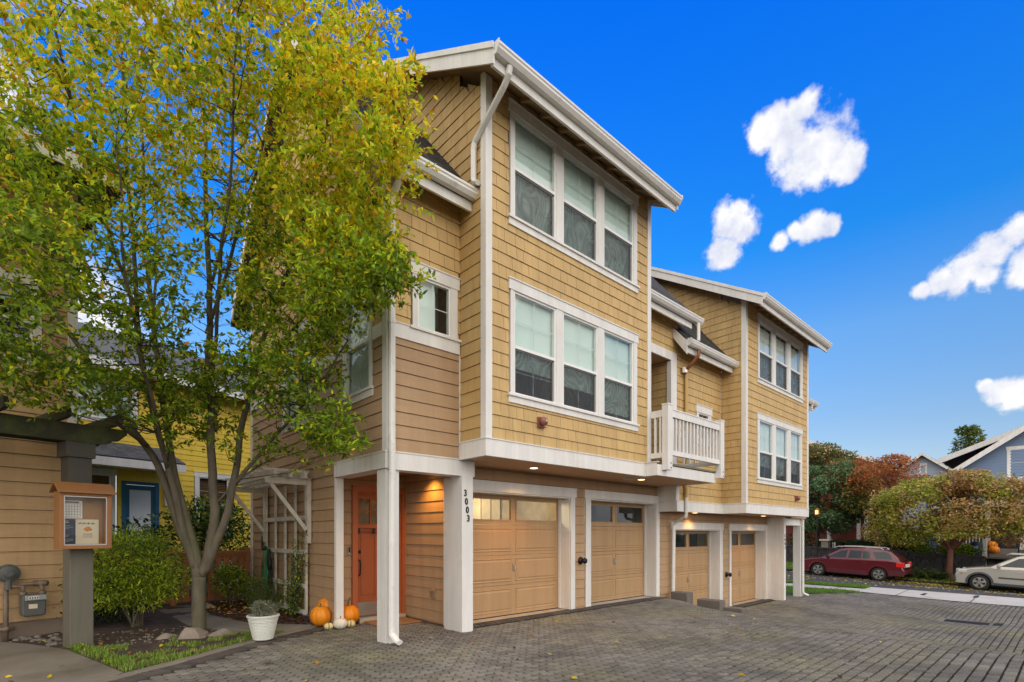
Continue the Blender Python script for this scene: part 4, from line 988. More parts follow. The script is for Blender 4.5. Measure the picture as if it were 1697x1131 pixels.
# recess opening trim and the balcony
tr = MB(); tr.box(8.63, 10.62, YF - .03, YF + .01, 5.36, 5.555); tr.box(10.38, 10.62, YF - .028, YF + .08, 2.80, 5.36); part('opening_trim', tr, 'white_trim', near)
ce = MB(); ce.box(8.6, 10.42, YF + .02, 7.7, 5.38, 5.42); part('recess_ceiling', ce, 'soffit_wood', near)
bal = MB()
bal.box(8.42, 10.70, 5.25, 5.285, 2.555, 2.76); bal.box(8.42, 8.455, 5.285, 5.508, 2.555, 2.80); bal.box(10.665, 10.70, 5.285, YF, 2.555, 2.76); bal.box(8.40, 8.47, 5.24, 5.508, 2.80, 2.815)
balc = part('balcony', bal, 'white_trim', near, 'white balcony with weathered baluster railing')
dk = MB(); dk.box(8.64, 10.72, 5.23, 7.69, 2.775, 2.81); part('deck', dk, 'concrete', balc)
for x in (8.57, 10.68):
    q = MB(); q.box(x, x + .16, 5.12, 5.245, 2.66, 3.88); q.box(x - .008, x + .168, 5.112, 5.253, 3.88, 3.905); pp = part('railing_post', q, 'white_trim', balc)
    for z in (2.70, 2.79): bt = MB(); bt.lathe((x + .10, 5.118, z), [(.012, 0), (.012, -.008)], 8, 'y'); part('bolt', bt, 'iron_black', pp)
q = MB(); q.box(8.735, 10.675, 5.14, 5.23, 3.67, 3.80); q.box(8.735, 10.675, 5.13, 5.24, 3.802, 3.825); q.box(8.735, 10.675, 5.15, 5.21, 2.95, 3.04); q.box(8.60, 8.66, 5.25, 5.51, 3.67, 3.80); q.box(8.60, 8.66, 5.25, 5.51, 2.9, 3.0)
q.box(10.74, 10.80, 5.25, 6.12, 3.67, 3.80); q.box(10.74, 10.80, 5.25, 6.12, 2.95, 3.04)
part('railing_rail', q, 'white_trim', balc)
me = MB(); me.box(-.02, .02, -.02, .02, 0, 1); bme = me.mesh('baluster', 'white_trim')
for i in range(14): piece('baluster', bme, Matrix.Translation((8.80 + i * .137, 5.18, 3.035)) @ Matrix.Diagonal((1, 1, .64, 1)), balc)
for y in (5.31, 5.42): piece('baluster', bme, Matrix.Translation((8.63, y, 2.995)) @ Matrix.Diagonal((1, 1, .68, 1)), balc)
for i in range(6): piece('baluster', bme, Matrix.Translation((10.77, 5.36 + i * .135, 3.035)) @ Matrix.Diagonal((1, 1, .64, 1)), balc)

# ---- far townhouse, one half storey lower
ZF = -.575
far = root('townhouse', 'farther yellow and brown townhouse standing lower down the driveway near the street', 'townhouse', (15.0, 6.2, -.58), group='attached townhouses along the driveway')
dormer(far, ZF, 12.86, 17.22, [(13.66, 14.54), (14.72, 15.60), (15.80, 16.64)], [(13.66, 14.54), (14.72, 15.60), (15.80, 16.64)], (13.53, 16.77, 5.36, 7.12), (13.50, 16.73, 2.77, 4.57), LIMS['far_sh'], None, far=True,
       shade_low={13.66: 3.24, 14.72: 3.10, 15.80: 3.22})
zc = 2.05
gops = [(11.2, 13.90, -.8, 1.74), (14.26, 16.97, -.8, 1.74)]; gpoly = [(11.0, -.62), (17.34, -.62), (17.34, zc), (11.0, zc)]
sh = MB(); sheath(sh, gw, gpoly, gops); wl = part('wall', sh, 'shadow_sheathing', far, 'brown clapboard wall behind the garage doors')
siding(wl, gw, gpoly, gops, 'siding_board', 'brown_siding', .02 - .72, .18, .016, LIMS['far_bd'])
garage_trim(far, 11.34, 13.70, -.6, 11.18, 13.91); garage_trim(far, 14.40, 16.78, -.6, 14.25, 16.98)
garage_door(far, 11.34, 13.70, -.6, 'tan garage door half hidden by the ramp'); garage_door(far, 14.40, 16.78, -.6, 'tan garage door next to the far porch')
hose_knob(far, 14.10, .32)
sf = MB(); sf.box(12.89, 17.2, YB + .03, YW, 1.99, 2.015); sf.box(10.8, 12.89, YF, YW, 1.99, 2.015); part('soffit', sf, 'soffit_wood', far)
recessed(far, 12.0, 6.42, 1.985, 9); recessed(far, 15.6, 6.2, 1.985, 16)
alarm_bell(far, 16.20, 2.50)
mp_ = [(10.66, 2.21), (12.84, 2.21), (12.84, 6.0), (10.66, 6.0)]; mops = [(11.52, 12.28, 3.6, 4.55)]
lw3 = sd(10.64); lp3 = [(YF, 2.0), (YW, 2.0), (YW, 2.56), (YF, 2.56)]
sh = MB(); sheath(sh, fw2, mp_, mops); wl = part('wall', sh, 'shadow_sheathing', far, 'yellow shingled wall beside the balcony'); rest = MB()
siding(wl, fw2, mp_, mops, 'shingle', 'yellow_shingle', 2.79 + ZF, .18, .014, LIMS['far_sh'], rest)
if rest.v: part('more_shingles', rest, 'yellow_shingle', wl, kind='stuff')
ba = MB(); ba.box(10.66, 12.83, YF - .03, YF + .02, 1.975, 2.21); ba.box(10.63, 10.66, YF - .03, YW - .02, 1.975, 2.21); ba.box(10.66, 12.83, YF - .04, YF + .02, 2.21, 2.225); part('belly_band', ba, 'white_trim', far)
cb = MB(); cb.box(10.63, 10.73, YF - .027, YF, 2.226, 2.56); cb.box(10.60, 10.64, YF - .02, YW, 2.21, 2.57); part('corner_board', cb, 'white_trim', far)
window(far, fw2, 11.51, 12.30, 3.62, 4.56, [(11.64, 12.17)], lower='none', shade_lo=9, hdr=.17, label='small window above the balcony rail')
rm = MB(); rm.prism('x', [(5.83, 5.785), (9.14, 9.69), (9.14, 9.57), (5.83, 5.65)], 10.76, 12.84); rm.prism('x', [(5.83, 5.785), (6.10, 6.104), (6.10, 5.97), (5.83, 5.65)], 10.50, 10.76); rm.prism('x', [(5.83, 5.785), (9.14, 9.69), (9.14, 9.57), (5.83, 5.65)], 17.24, 18.75)
rm.prism('x', [(9.14, 9.69), (12.6, 5.61), (12.6, 5.47), (9.14, 9.57)], 10.76, 18.75)
rfo = part('roof', rm, 'roof_shingle', far, 'steep dark shingled roof')
rt = MB(); roof_tabs(rt, 10.50, 12.84, 5.80, 5.765, 1.18, 8.4, skip=lambda x, y: x < 10.8 and y > 6.05); roof_tabs(rt, 17.26, 18.75, 5.80, 5.765, 1.18, 7.5); part('roof_shingles', rt, 'roof_shingle', rfo, kind='stuff')
gutter(far, 10.52, 12.845, 5.83, 5.775); gutter(far, 17.24, 18.78, 5.83, 5.775)
for x0, x1 in ((10.56, 12.84), (17.24, 18.72)): f_ = MB(); f_.box(x0, x1, 5.85, 5.885, 5.52, 5.65); part('fascia', f_, 'white_trim', far)
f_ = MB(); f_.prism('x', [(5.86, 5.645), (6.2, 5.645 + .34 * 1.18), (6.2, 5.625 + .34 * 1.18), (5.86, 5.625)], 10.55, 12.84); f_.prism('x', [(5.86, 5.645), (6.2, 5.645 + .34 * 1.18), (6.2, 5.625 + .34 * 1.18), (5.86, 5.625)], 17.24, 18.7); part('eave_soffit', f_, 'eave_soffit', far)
rk = MB(); rk.prism('x', [(5.79, 5.72), (6.14, 6.13), (6.14, 5.90), (5.79, 5.43)], 10.465, 10.495); rk.prism('x', [(5.79, 5.75), (9.14, 9.68), (9.14, 9.46), (5.79, 5.5)], 18.76, 18.79); part('barge_board', rk, 'white_trim', far)
downspout(near, [(10.93, 5.76, 6.22), (10.93, 5.76, 5.83)], label='short white downspout onto the lower roof')
downspout(far, [(10.96, 5.76, 5.63), (10.96, 5.78, 5.50), (10.90, 5.95, 5.30), (10.88, 6.07, 5.22)], 'copper', .05); downspout(far, [(10.88, 6.08, 5.28), (10.88, 6.08, 5.16)], 'steel', .075, 1.0)
downspout(far, [(10.98, 6.085, 5.2), (10.98, 6.085, 2.3)], 'downspout_yellow'); downspout(far, [(10.98, 6.082, 2.299), (10.98, 6.082, 1.95), (10.98, 6.10, 1.86), (11.12, 6.45, 1.74), (11.14, 6.50, 1.66), (11.14, 6.52, -.35)])
# far porch
po = MB(); po.box(16.90, 17.06, 6.10, 6.62, -.62, 1.98); part('porch_post', po, 'white_trim', far)
po = MB(); po.box(18.30, 18.52, 6.10, 6.32, -.62, 1.73); part('porch_post', po, 'white_trim', far)
po = MB(); po.box(17.36, 17.42, 6.60, 6.7, -.6, 1.98); part('wall_end_board', po, 'white_trim', far)
bm = MB(); bm.box(17.07, 18.54, 6.12, 6.34, 1.73, 1.945); bm.box(18.32, 18.54, 6.35, 8.0, 1.74, 1.945); part('porch_beam', bm, 'white_trim', far)
cp = MB(); cp.box(17.2, 18.54, 6.0, 8.0, 1.95, 2.05); part('porch_ceiling', cp, 'brown_siding', far)
bw = MB(); bw.box(17.3, 18.52, 8.0, 8.1, -.6, 2.0); bw.box(17.36, 17.4, 6.72, 8.0, -.6, 1.95); bw.box(17.23, 18.5, YF, 6.25, 2.05, 5.7); bw.box(18.42, 18.5, 6.25, 12.2, 2.05, 5.7); bw.box(18.42, 18.5, 8.0, 12.2, -.6, 2.05); part('wall', bw, 'brown_siding', far)
downspout(far, [(18.40, 5.77, 5.66), (18.40, 5.80, 5.54), (18.40, 6.04, 5.36), (18.40, 6.055, 5.28), (18.42, 6.055, -.42), (18.44, 6.04, -.50), (18.50, 5.92, -.56)])
number(far, '3001', 16.975, 6.096, 1.36, .006, -.125, .135)
# dwarf wall of concrete blocks where the drive steps down
for i, (x, y, z0, z1, ln, wd) in enumerate(((11.02, 6.22, -.25, .10, .42, .28), (11.32, 5.66, -.45, -.05, .55, .28), (11.50, 5.18, -.60, -.20, .42, .28), (11.62, 4.70, -.62, -.36, .36, .26))):
    b = MB(); b.box(x - wd / 2, x + wd / 2, y - ln / 2, y + ln / 2, z0, z1)
    o = solo('concrete_block', b, 'block', ('grey concrete block topmost beside the white downspout', 'dark grey concrete block second step down the ramp edge', 'dark grey concrete block third step at the ramp foot', 'small low concrete block last of the ramp edge')[i], 'concrete block', (x, y, z0), 'concrete blocks stepping down the ramp edge')
    bevel(o, .015)

# ------------------------------------------------------------------ plants
def leaf_pts(c, d, nrm, L_, W_, fold=.25):
    """pointed leaf from c along d"""
    d = d.normalized(); s = d.cross(nrm)
    s = s.normalized() if s.length > 1e-4 else d.orthogonal().normalized(); n = s.cross(d)
    P = lambda a, b, h: c + d * (a * L_) + s * (b * W_) + n * (h * W_)
    return [P(0, 0, 0), P(.35, .5, fold * .5), P(.35, 0, 0), P(.35, -.5, fold * .5), P(.75, .34, fold * .3), P(.75, 0, -.02), P(.75, -.34, fold * .3), P(1, 0, -.12)]
LEAF_F = [(0, 2, 1), (0, 3, 2), (1, 2, 5, 4), (2, 3, 6, 5), (4, 5, 7), (5, 6, 7)]
LEAF_S = [(0, 1, 2, 3)]
def rdir(rg, z0=-1, z1=1):
    z = rg.uniform(z0, z1); a = rg.uniform(0, 6.2832); r_ = math.sqrt(max(0, 1 - z * z)); return Vector((r_ * math.cos(a), r_ * math.sin(a), z))
def add_leaf(b, rg, c, d, L_, W_, simple=False, droop=.3):
    nrm = (Vector((0, 0, 1)) + rdir(rg) * .9)
    if simple:
        d = d.normalized(); s = d.cross(nrm); s = s.normalized() if s.length > 1e-4 else d.orthogonal()
        b.add([c, c + d * L_ * .45 + s * W_ * .5, c + d * L_ - Vector((0, 0, droop * L_ * .3)), c + d * L_ * .45 - s * W_ * .5], LEAF_S)
    else: b.add(leaf_pts(c, d, nrm, L_, W_), LEAF_F)
def cloud(blobs, n, L_, W_, pick, rg, simple=True, shell=.5, out=.6, keep=None, flat=1.0):
    """leaves spread through ellipsoids: blobs (centre, radii, weight)"""
    b = MB(); tot = sum(x[2] for x in blobs); k = 0
    while k < n:
        t = rg.uniform(0, tot)
        for c, r_, wt in blobs:
            t -= wt
            if t <= 0: break
        u = rdir(rg); q = (shell + (1 - shell) * rg.random() ** .7) * rg.uniform(.9, 1.08)
        p = Vector((c[0] + u.x * r_[0] * q, c[1] + u.y * r_[1] * q, c[2] + u.z * r_[2] * q))
        p += rdir(rg) * .06 * max(r_)
        k += 1
        if keep and not keep(p): continue
        b.cur = pick(p, u, q, rg)
        d = u * out + rdir(rg) * .8; d.z *= flat
        s_ = rg.uniform(.7, 1.3); add_leaf(b, rg, p, d, L_ * s_, W_ * s_, simple)
    return b
def wpick(*w):
    tot = sum(w)
    def f(p, u, q, rg):
        t = rg.uniform(0, tot)
        for i, x in enumerate(w):
            t -= x
            if t <= 0: return i
        return 0
    return f

# ---- the big street tree in the bed
T_AT = Vector((1.67, 8.70, 0))
def in_house(p):
    if p.x > 3.05 and p.y > 5.90 and p.z < 6.6 + max(0, p.y - 5.8) * 1.1: return True
    if p.x > 4.1 and p.y > 4.75: return True
    return False
limbs = [   # polylines with radii
 [((1.67, 8.70, -.05), .150), ((1.665, 8.70, .05), .128), ((1.66, 8.71, .5), .112), ((1.67, 8.72, .82), .118)],
 [((1.66, 8.72, .80), .095), ((1.55, 8.80, 1.25), .082), ((1.36, 8.97, 1.95), .072), ((1.16, 9.15, 2.6), .062), ((.72, 9.45, 3.4), .050), ((.25, 9.6, 4.3), .040), ((-.25, 9.55, 5.3), .030), ((-.7, 9.3, 6.6), .018)],
 [((1.62, 8.74, .95), .075), ((1.48, 8.83, 1.6), .064), ((1.34, 8.85, 2.3), .056), ((1.10, 8.75, 3.2), .046), ((.92, 8.55, 4.4), .036), ((.8, 8.3, 5.8), .026), ((.7, 8.1, 7.6), .014)],
 [((1.68, 8.73, .95), .085), ((1.56, 8.86, 1.6), .072), ((1.40, 9.02, 2.4), .062), ((1.30, 9.1, 3.1), .054), ((1.18, 9.2, 4.4), .044), ((1.1, 9.35, 6.0), .032), ((1.0, 9.3, 8.6), .015)],
 [((1.70, 8.72, .85), .100), ((1.82, 8.62, 1.30), .092), ((1.83, 8.60, 2.2), .078), ((1.78, 8.62, 3.2), .066), ((1.76, 8.55, 4.8), .050), ((1.72, 8.5, 6.6), .036), ((1.6, 8.4, 9.4), .014)],
 [((1.72, 8.70, .88), .088), ((1.92, 8.54, 1.45), .074), ((2.08, 8.42, 2.3), .062), ((2.16, 8.35, 3.1), .054), ((2.34, 8.1, 4.2), .044), ((2.6, 7.6, 5.4), .034), ((2.85, 7.1, 6.7), .022), ((2.9, 6.6, 8.0), .012)],
 [((2.08, 8.42, 2.2), .040), ((2.35, 8.1, 2.7), .034), ((2.6, 7.6, 3.1), .026), ((2.75, 6.9, 3.5), .018), ((2.8, 6.2, 3.9), .010)],
 [((2.2, 8.3, 3.4), .034), ((2.45, 7.6, 4.1), .028), ((2.68, 6.7, 4.7), .020), ((2.9, 5.7, 5.4), .010)],
 [((1.3, 8.85, 2.4), .036), ((1.0, 8.1, 3.2), .028), ((.7, 7.2, 4.1), .020), ((.5, 6.3, 5.2), .010)],
 [((1.1, 9.15, 2.75), .040), ((.5, 9.0, 3.2), .030), ((-.1, 8.4, 3.6), .020), ((-.6, 7.7, 3.9), .010)],
 [((1.78, 8.6, 3.3), .036), ((1.7, 7.8, 4.4), .028), ((1.6, 6.8, 5.6), .020), ((1.5, 6.0, 7.0), .010)],
 [((1.74, 8.6, 4.4), .034), ((2.0, 7.8, 5.8), .026), ((2.2, 7.0, 7.2), .018), ((2.3, 6.4, 8.6), .010)],
 [((.92, 8.55, 4.4), .030), ((.4, 7.8, 5.6), .022), ((.0, 7.1, 7.0), .014)],
 [((1.18, 9.2, 4.4), .030), ((1.3, 9.9, 5.8), .022), ((1.4, 10.4, 7.4), .012)],
 [((1.76, 8.5, 5.0), .030), ((2.3, 9.3, 7.2), .022), ((2.5, 9.6, 9.0), .010)],
 [((1.85, 8.58, 1.9), .022), ((2.2, 8.3, 2.35), .018), ((2.5, 7.9, 2.6), .010)],
]
CROWN = [   # centre, radii, weight, density of twigs
 ((1.55, 8.2, 6.6), (1.9, 2.1, 2.9), 2.6), ((2.62, 5.9, 6.4), (.85, 1.0, 1.6), 1.35), ((2.60, 5.9, 4.75), (.72, .8, .9), 1.0), ((2.45, 6.9, 5.2), (.8, 1.2, 1.5), 1.0),
 ((2.35, 7.0, 3.7), (.72, 1.0, .65), .65), ((2.62, 6.2, 2.75), (.38, .5, .40), .28), ((2.3, 7.9, 2.75), (.55, .5, .25), .07),
 ((.35, 6.8, 6.8), (1.5, 1.6, 1.9), 1.9), ((.0, 7.4, 4.6), (1.4, 1.4, 1.2), 1.35), ((-.3, 7.6, 3.35), (.95, 1.0, .45), .55), ((.9, 8.6, 3.4), (1.0, .9, .7), .40),
 ((2.82, 4.95, 5.9), (.5, .55, .75), .45), ((2.84, 5.2, 4.45), (.36, .42, .36), .16), ((1.7, 6.2, 7.6), (1.5, 1.3, 1.6), 1.5), ((1.5, 8.6, 3.6), (1.0, .9, .9), .40), ((-.9, 8.8, 6.0), (1.2, 1.3, 2.0), .9),
]
def smooth_line(l, n=5):
    pts = [Vector(p) for p, _ in l]; rr = [r_ for _, r_ in l]; P, Q = [], []
    for i in range(len(pts) - 1):
        a, b_, c, d = pts[max(i - 1, 0)], pts[i], pts[i + 1], pts[min(i + 2, len(pts) - 1)]
        for k in range(n):
            t = k / n; P.append(.5 * ((2 * b_) + (c - a) * t + (2 * a - 5 * b_ + 4 * c - d) * t * t + (3 * b_ - a - 3 * c + d) * t ** 3)); Q.append(rr[i] + (rr[i + 1] - rr[i]) * t)
    return P + [pts[-1]], Q + [rr[-1]]
def big_tree():
    rg = random.Random(21)
    t = root('broadleaf_tree', 'tall multi-stemmed tree with green and yellow autumn leaves in the bed before the entry', 'tree', T_AT)
    tb = MB(); tb.smooth = True; nodes = []
    for i, l in enumerate(limbs):
        P, Q = smooth_line([(a_, b_ * .80) for a_, b_ in l])
        if i: 
            P = [p + Vector((mnoise.noise(p * 1.7), mnoise.noise(p * 1.7 + Vector((9, 0, 0))), 0)) * .05 * min(1, k / 4) for k, p in enumerate(P)]
        tb.tube(P, Q, 10 if i < 6 else 7)
        if i: nodes += [(p, q) for p, q in zip(P[3:], Q[3:]) if p.z > 2.2]
    part('trunk', tb, 'bark', t)
    tw = MB(); lv = MB(); ends = []
    tot = sum(c[2] for c in CROWN); n = 0
    while n < 1700:
        q = rg.uniform(0, tot)
        for c, r_, w_ in CROWN:
            q -= w_
            if q <= 0: break
        u = rdir(rg) * (rg.random() ** .42); p = Vector((c[0] + u.x * r_[0], c[1] + u.y * r_[1], c[2] + u.z * r_[2]))
        if in_house(p) or p.length < 3.2: continue
        n += 1
        best = min(nodes, key=lambda nd: (nd[0] - p).length + max(0, nd[0].z - p.z + .2) * 2.0)
        s_ = best[0]; d = p - s_; L_ = d.length
        if L_ < .15: continue
        mid = s_ + d * .5 + Vector((0, 0, -.10 * L_)) + rdir(rg) * .10 * L_
        pts = [s_, s_.lerp(mid, .6) + rdir(rg) * .02, mid, mid.lerp(p, .55), p]
        r0 = min(best[1] * .5, .006 + .006 * L_); tw.tube(pts, [r0, r0 * .8, r0 * .6, r0 * .4, .002], 4)
        if rg.random() < .4: nodes.append((mid, r0 * .7))
        ends.append((pts, L_))
    part('twigs', tw, 'bark_dark', t, kind='stuff')
    leaves = []
    for pts, L_ in ends:
        tip = pts[-1]; ax = (pts[-1] - pts[-2]).normalized()
        for sub in range(6):      # side shoots carrying leaves
            s0 = pts[-3].lerp(pts[-1], rg.uniform(-.1, 1)) if sub else tip
            dr = (ax * .7 + rdir(rg, -.5, .6)); dr.normalize(); ln = rg.uniform(.14, .36)
            for k in range(rg.randint(7, 12)):
                f = rg.uniform(.1, 1); c = s0 + dr * ln * f + Vector((0, 0, -.06 * f * f))
                if in_house(c): continue
                dd = dr * .6 + rdir(rg) * .8; dd.z -= .25; leaves.append((c, dd, rg.uniform(.050, .088), tip))
    def colour(c, tip):
        h = sstep(3.2, 7.6, c.z) + .35 * mnoise.noise(tip * .9) + .25 * mnoise.noise(tip * 2.3 + Vector((5, 0, 0)))
        edge = sstep(1.9, 2.9, c.x) * sstep(3.5, 6, c.z) * .38
        h += edge; r_ = rg.random()
        if h < .22: tbl = (.46, .40, .09, .04, .01)
        elif h < .5: tbl = (.16, .42, .29, .11, .02)
        elif h < .85: tbl = (.05, .22, .46, .24, .03)
        else: tbl = (.02, .10, .40, .42, .06)
        for i, x in enumerate(tbl):
            r_ -= x
            if r_ <= 0: return i
        return 1
    mats_ = ['leaf_dark', 'leaf_green', 'leaf_lime', 'leaf_gold', 'leaf_orange']
    leaves.sort(key=lambda l: (l[0] - Vector((0, 0, EYE))).length)
    one = []
    for m_ in mats_:
        b = MB(); b.add(leaf_pts(Vector((0, 0, 0)), Vector((1, 0, 0)), Vector((0, 0, 1)), 1, .5), LEAF_F); one.append(b.mesh('leaf', m_))
    for k, (c, d, L_, tip) in enumerate(leaves):
        i = colour(c, tip)
        f = c.x * .672 + c.y * .7405; l = c.x * .7405 - c.y * .672
        if k < 900 and k % 3 == 0 and abs(l) < f and (c.z - EYE) / f < 1.05 and len([o for o in t.children if o.name.startswith('leaf')]) < 290:
            piece('leaf', one[i], Matrix.Translation(c) @ d.to_track_quat('X', 'Z').to_matrix().to_4x4() @ Matrix.Rotation(rg.uniform(-1, 1), 4, 'X') @ Matrix.Scale(L_, 4), t)
        else: lv.cur = i; add_leaf(lv, rg, c, d, L_, L_ * .44)
    part('foliage', lv, mats_, t, kind='stuff')
    print('tree leaves', len(leaves))
big_tree()

def shrub(name, label, cat, at, blobs, n, L_, W_, mats_, wts, stems=6, seed=1, group=None, stem_m='bark', hgt=.5, shell=.35, simple=True, stem_r=.012, spread=.6, keep=None):
    rg = random.Random(seed); t = root(name, label, cat, at, group=group); A = Vector(at)
    sb = MB()
    for i in range(stems):
        c, r_, _ = blobs[i % len(blobs)]; e = Vector(c) + rdir(rg, -.3, .6) * min(r_) * spread; s0 = A + Vector((rg.uniform(-.08, .08), rg.uniform(-.08, .08), -.02))
        m_ = s0.lerp(e, .5) + rdir(rg) * .05 + Vector((0, 0, .04)); sb.tube([s0, s0.lerp(m_, .6), m_, e], [stem_r, stem_r * .8, stem_r * .6, stem_r * .25], 5)
    part('stem', sb, stem_m, t)
    part('foliage', cloud(blobs, n, L_, W_, wpick(*wts), rg, simple, shell, keep=keep), mats_, t, kind='stuff'); return t
shrub('feathery_shrub', 'loose feathery lime-green shrub behind the notice board post', 'shrub', (1.05, 9.85, .02),
      [((.95, 9.75, 1.05), (.72, .6, .42), 1.2), ((.7, 9.9, .72), (.5, .5, .40), .8), ((1.25, 9.5, .78), (.48, .45, .38), .8), ((1.0, 9.9, 1.32), (.45, .4, .22), .5), ((1.0, 9.8, .55), (.6, .5, .28), .5)],
      11000, .075, .017, ['shrub_green', 'shrub_lime', 'leaf_lime', 'shrub_dark'], (4, 4, 1.6, 1.2), 9, 31, hgt=.5, shell=.25, stem_r=.016)
shrub('dark_shrub', 'low dark green shrub at the foot of the brown corner wall', 'shrub', (.25, 10.3, .02), [((.3, 10.35, .42), (.5, .45, .42), 1), ((.85, 10.5, .38), (.45, .4, .36), 1)], 3600, .06, .022, ['shrub_dark', 'shrub_green'], (3, 1), 5, 32)
shrub('laurel_hedge', 'tall glossy laurel bush behind the picket fence', 'shrub', (2.6, 13.2, -.02), [((2.2, 13.3, 1.1), (.9, .7, .95), 1), ((3.0, 13.0, 1.15), (.7, .6, 1.0), 1), ((2.7, 13.3, 1.75), (.8, .6, .55), .9), ((1.5, 13.4, 1.0), (.7, .6, .8), .7)], 7000, .10, .048, ['shrub_dark', 'shrub_green', 'shrub_lime'], (3.2, 2, .8), 8, 33, simple=True)
shrub('bright_shrub', 'small lime-tipped shrub before the picket fence end post', 'shrub', (2.72, 11.25, .02), [((2.72, 11.2, .52), (.36, .32, .30), 1), ((2.6, 11.1, .72), (.26, .25, .16), .6), ((3.0, 11.1, .42), (.24, .24, .24), .5)], 2900, .055, .022, ['shrub_green', 'shrub_lime', 'shrub_dark'], (3, 2.4, 1.4), 7, 34)
shrub('juniper_shrub', 'grey-green needle shrub under the hose', 'shrub', (2.95, 10.25, .02), [((2.95, 10.2, .38), (.30, .36, .30), 1), ((3.0, 9.9, .28), (.24, .26, .20), .6)], 3400, .05, .008, ['shrub_green', 'sage_dark', 'shrub_dark'], (3, 2, 1.4), 8, 35)
# climbing plant on the trellis
rg = random.Random(8); cl = root('climbing_rose', 'thin climbing plant with sparse leaves on the white trellis', 'plant', (3.14, 9.25, .02))
sb = MB(); lf = MB()
for k in range(8):
    y = 9.25 + rg.uniform(-.18, .18); p = Vector((3.14, y, 0)); pts = [p]; H_ = rg.uniform(.6, 1.7)
    n_ = 9; wy = rg.uniform(-.75, .35) if k < 5 else rg.uniform(-.2, .5)
    for i in range(1, n_): pts.append(Vector((3.18 + rg.uniform(-.06, .05), y + wy * (i / n_) ** 1.4 + rg.uniform(-.04, .04), H_ * i / n_)))
    sb.tube(pts, [.008 * (1 - i / len(pts)) + .002 for i in range(len(pts))], 5)
    for i in range(1, n_):
        for j in range(16):
            c = pts[i] + rdir(rg) * rg.uniform(.03, .13); lf.cur = 0 if rg.random() < .55 else (1 if rg.random() < .7 else 2); add_leaf(lf, rg, c, rdir(rg), rg.uniform(.035, .07), rg.uniform(.016, .03), False)
part('stem', sb, 'bark_dark', cl); part('foliage', lf, ['shrub_green', 'shrub_dark', 'leaf_lime'], cl, kind='stuff')
# bed dressing
def inpoly(poly, x, y):
    c = False
    for (a, b_), (c_, d) in zip(poly, poly[1:] + poly[:1]):
        if (b_ > y) != (d > y) and x < (c_ - a) * (y - b_) / (d - b_) + a: c = not c
    return c
MULCH = [(2.15, 10.6), (2.42, 8.95), (2.95, 8.30), (3.1, 8.14), (3.36, 7.95), (3.36, 12.0), (2.3, 12.0)]
rg = random.Random(17); mb = MB(); k = 0
while k < 4200:
    x, y = rg.uniform(2.1, 3.36), rg.uniform(7.9, 12)
    if not inpoly(MULCH, x, y): continue
    k += 1; z = bed_h(x, y) + rg.uniform(0, .04); d = rdir(rg, -.3, .3); d2 = rdir(rg).cross(d).normalized(); L_ = rg.uniform(.015, .045); w_ = rg.uniform(.006, .014); c = Vector((x, y, z))
    mb.add([c - d * L_, c + d2 * w_, c + d * L_, c - d2 * w_ - Vector((0, 0, .004))], [(0, 1, 2), (0, 2, 3)])
struct('mulch', mb, 'mulch', 'stuff')
def bed_grass(rg):
    x = rg.uniform(-.1, 2.9); y = rg.uniform(6.6, 8.9)
    if y < curb_y(x) + .14 or inpoly(path, x, y): return None
    if x < .65 and (y - 6.66) > (8.45 - 6.66) * (0.62 - x) / .42 * 1.0 and x < .60 - (y - 6.66) * .22: return None
    if x < .62 - (y - 6.66) * .223: return None
    edge = min(y - curb_y(x) - .13, (x - (.62 - (y - 6.66) * .223)))
    nz = mnoise.noise(Vector((x * 2.6, y * 2.6, 1.0))) + .5 * mnoise.noise(Vector((x * 6, y * 6, 4)))
    if edge < .22 and nz > -.55: pass
    elif nz < .10: return None
    if (x - 1.67) ** 2 + (y - 8.5) ** 2 < .12 or y > 8.75: return None
    return x, y, bed_h(x, y) - .005, .6 if edge > .22 else 1
grass('bed_grass', 'grass', bed_grass, 5200, .03, .085, seed=9, w=.005, mats=['grass', 'straw'])
pb_ = MB(); k = 0; rg = random.Random(12)
while k < 260:
    if rg.random() < .35: x, y = rg.uniform(-.5, .35), rg.uniform(8.9, 9.9)
    else: x, y = rg.uniform(.3, 2.2), rg.uniform(8.3, 9.5)
    if inpoly(path, x, y) or x < .0 and y < 9.3: continue
    k += 1; s_ = rg.uniform(.008, .02) * (2.0 if x < .3 else 1.0); pb_.ball((x, y, bed_h(x, y) + s_ * .3), s_, 3, (1.2, rg.uniform(.7, 1.2), .6))
struct('pebbles', pb_, 'pebble', 'stuff')
fl = MB(); rg = random.Random(77)
def fallen(x, y, z):
    fl.cur = rg.choice([0, 0, 1, 2]); a = rg.uniform(0, 6.28); add_leaf(fl, rg, Vector((x, y, z + .012)), Vector((math.cos(a), math.sin(a), rg.uniform(-.05, .25))), rg.uniform(.05, .085), rg.uniform(.028, .045))
for k in range(60):
    x, y = rg.uniform(-1.6, 2.8), rg.uniform(6.0, 9.2)
    if y > curb_y(x) + .1: fallen(x, y, .03 if x < .5 else bed_h(x, y) + .02)
for k in range(46):
    x, y = rg.uniform(.8, 9), rg.uniform(1.5, 6.3)
    if in_drive(x, y): fallen(x, y, ground_h(x, y) - .004)
for k in range(150): 
    x, y = rg.uniform(2.2, 3.3), rg.uniform(9.5, 11.8); fallen(x, y, bed_h(x, y) + .03)
struct('fallen_leaves', fl, ['leaf_gold', 'leaf_orange', 'leaf_brown'], 'stuff')
lt = MB(); rg = random.Random(70)
for k in range(170):
    x, y = rg.uniform(3.4, 10.5), rg.uniform(3.5, 6.3)
    if not in_drive(x, y): continue
    s_ = rg.uniform(.003, .008); lt.ball((x, y, ground_h(x, y) + .002), s_, 2, (1.4, .8, .5))
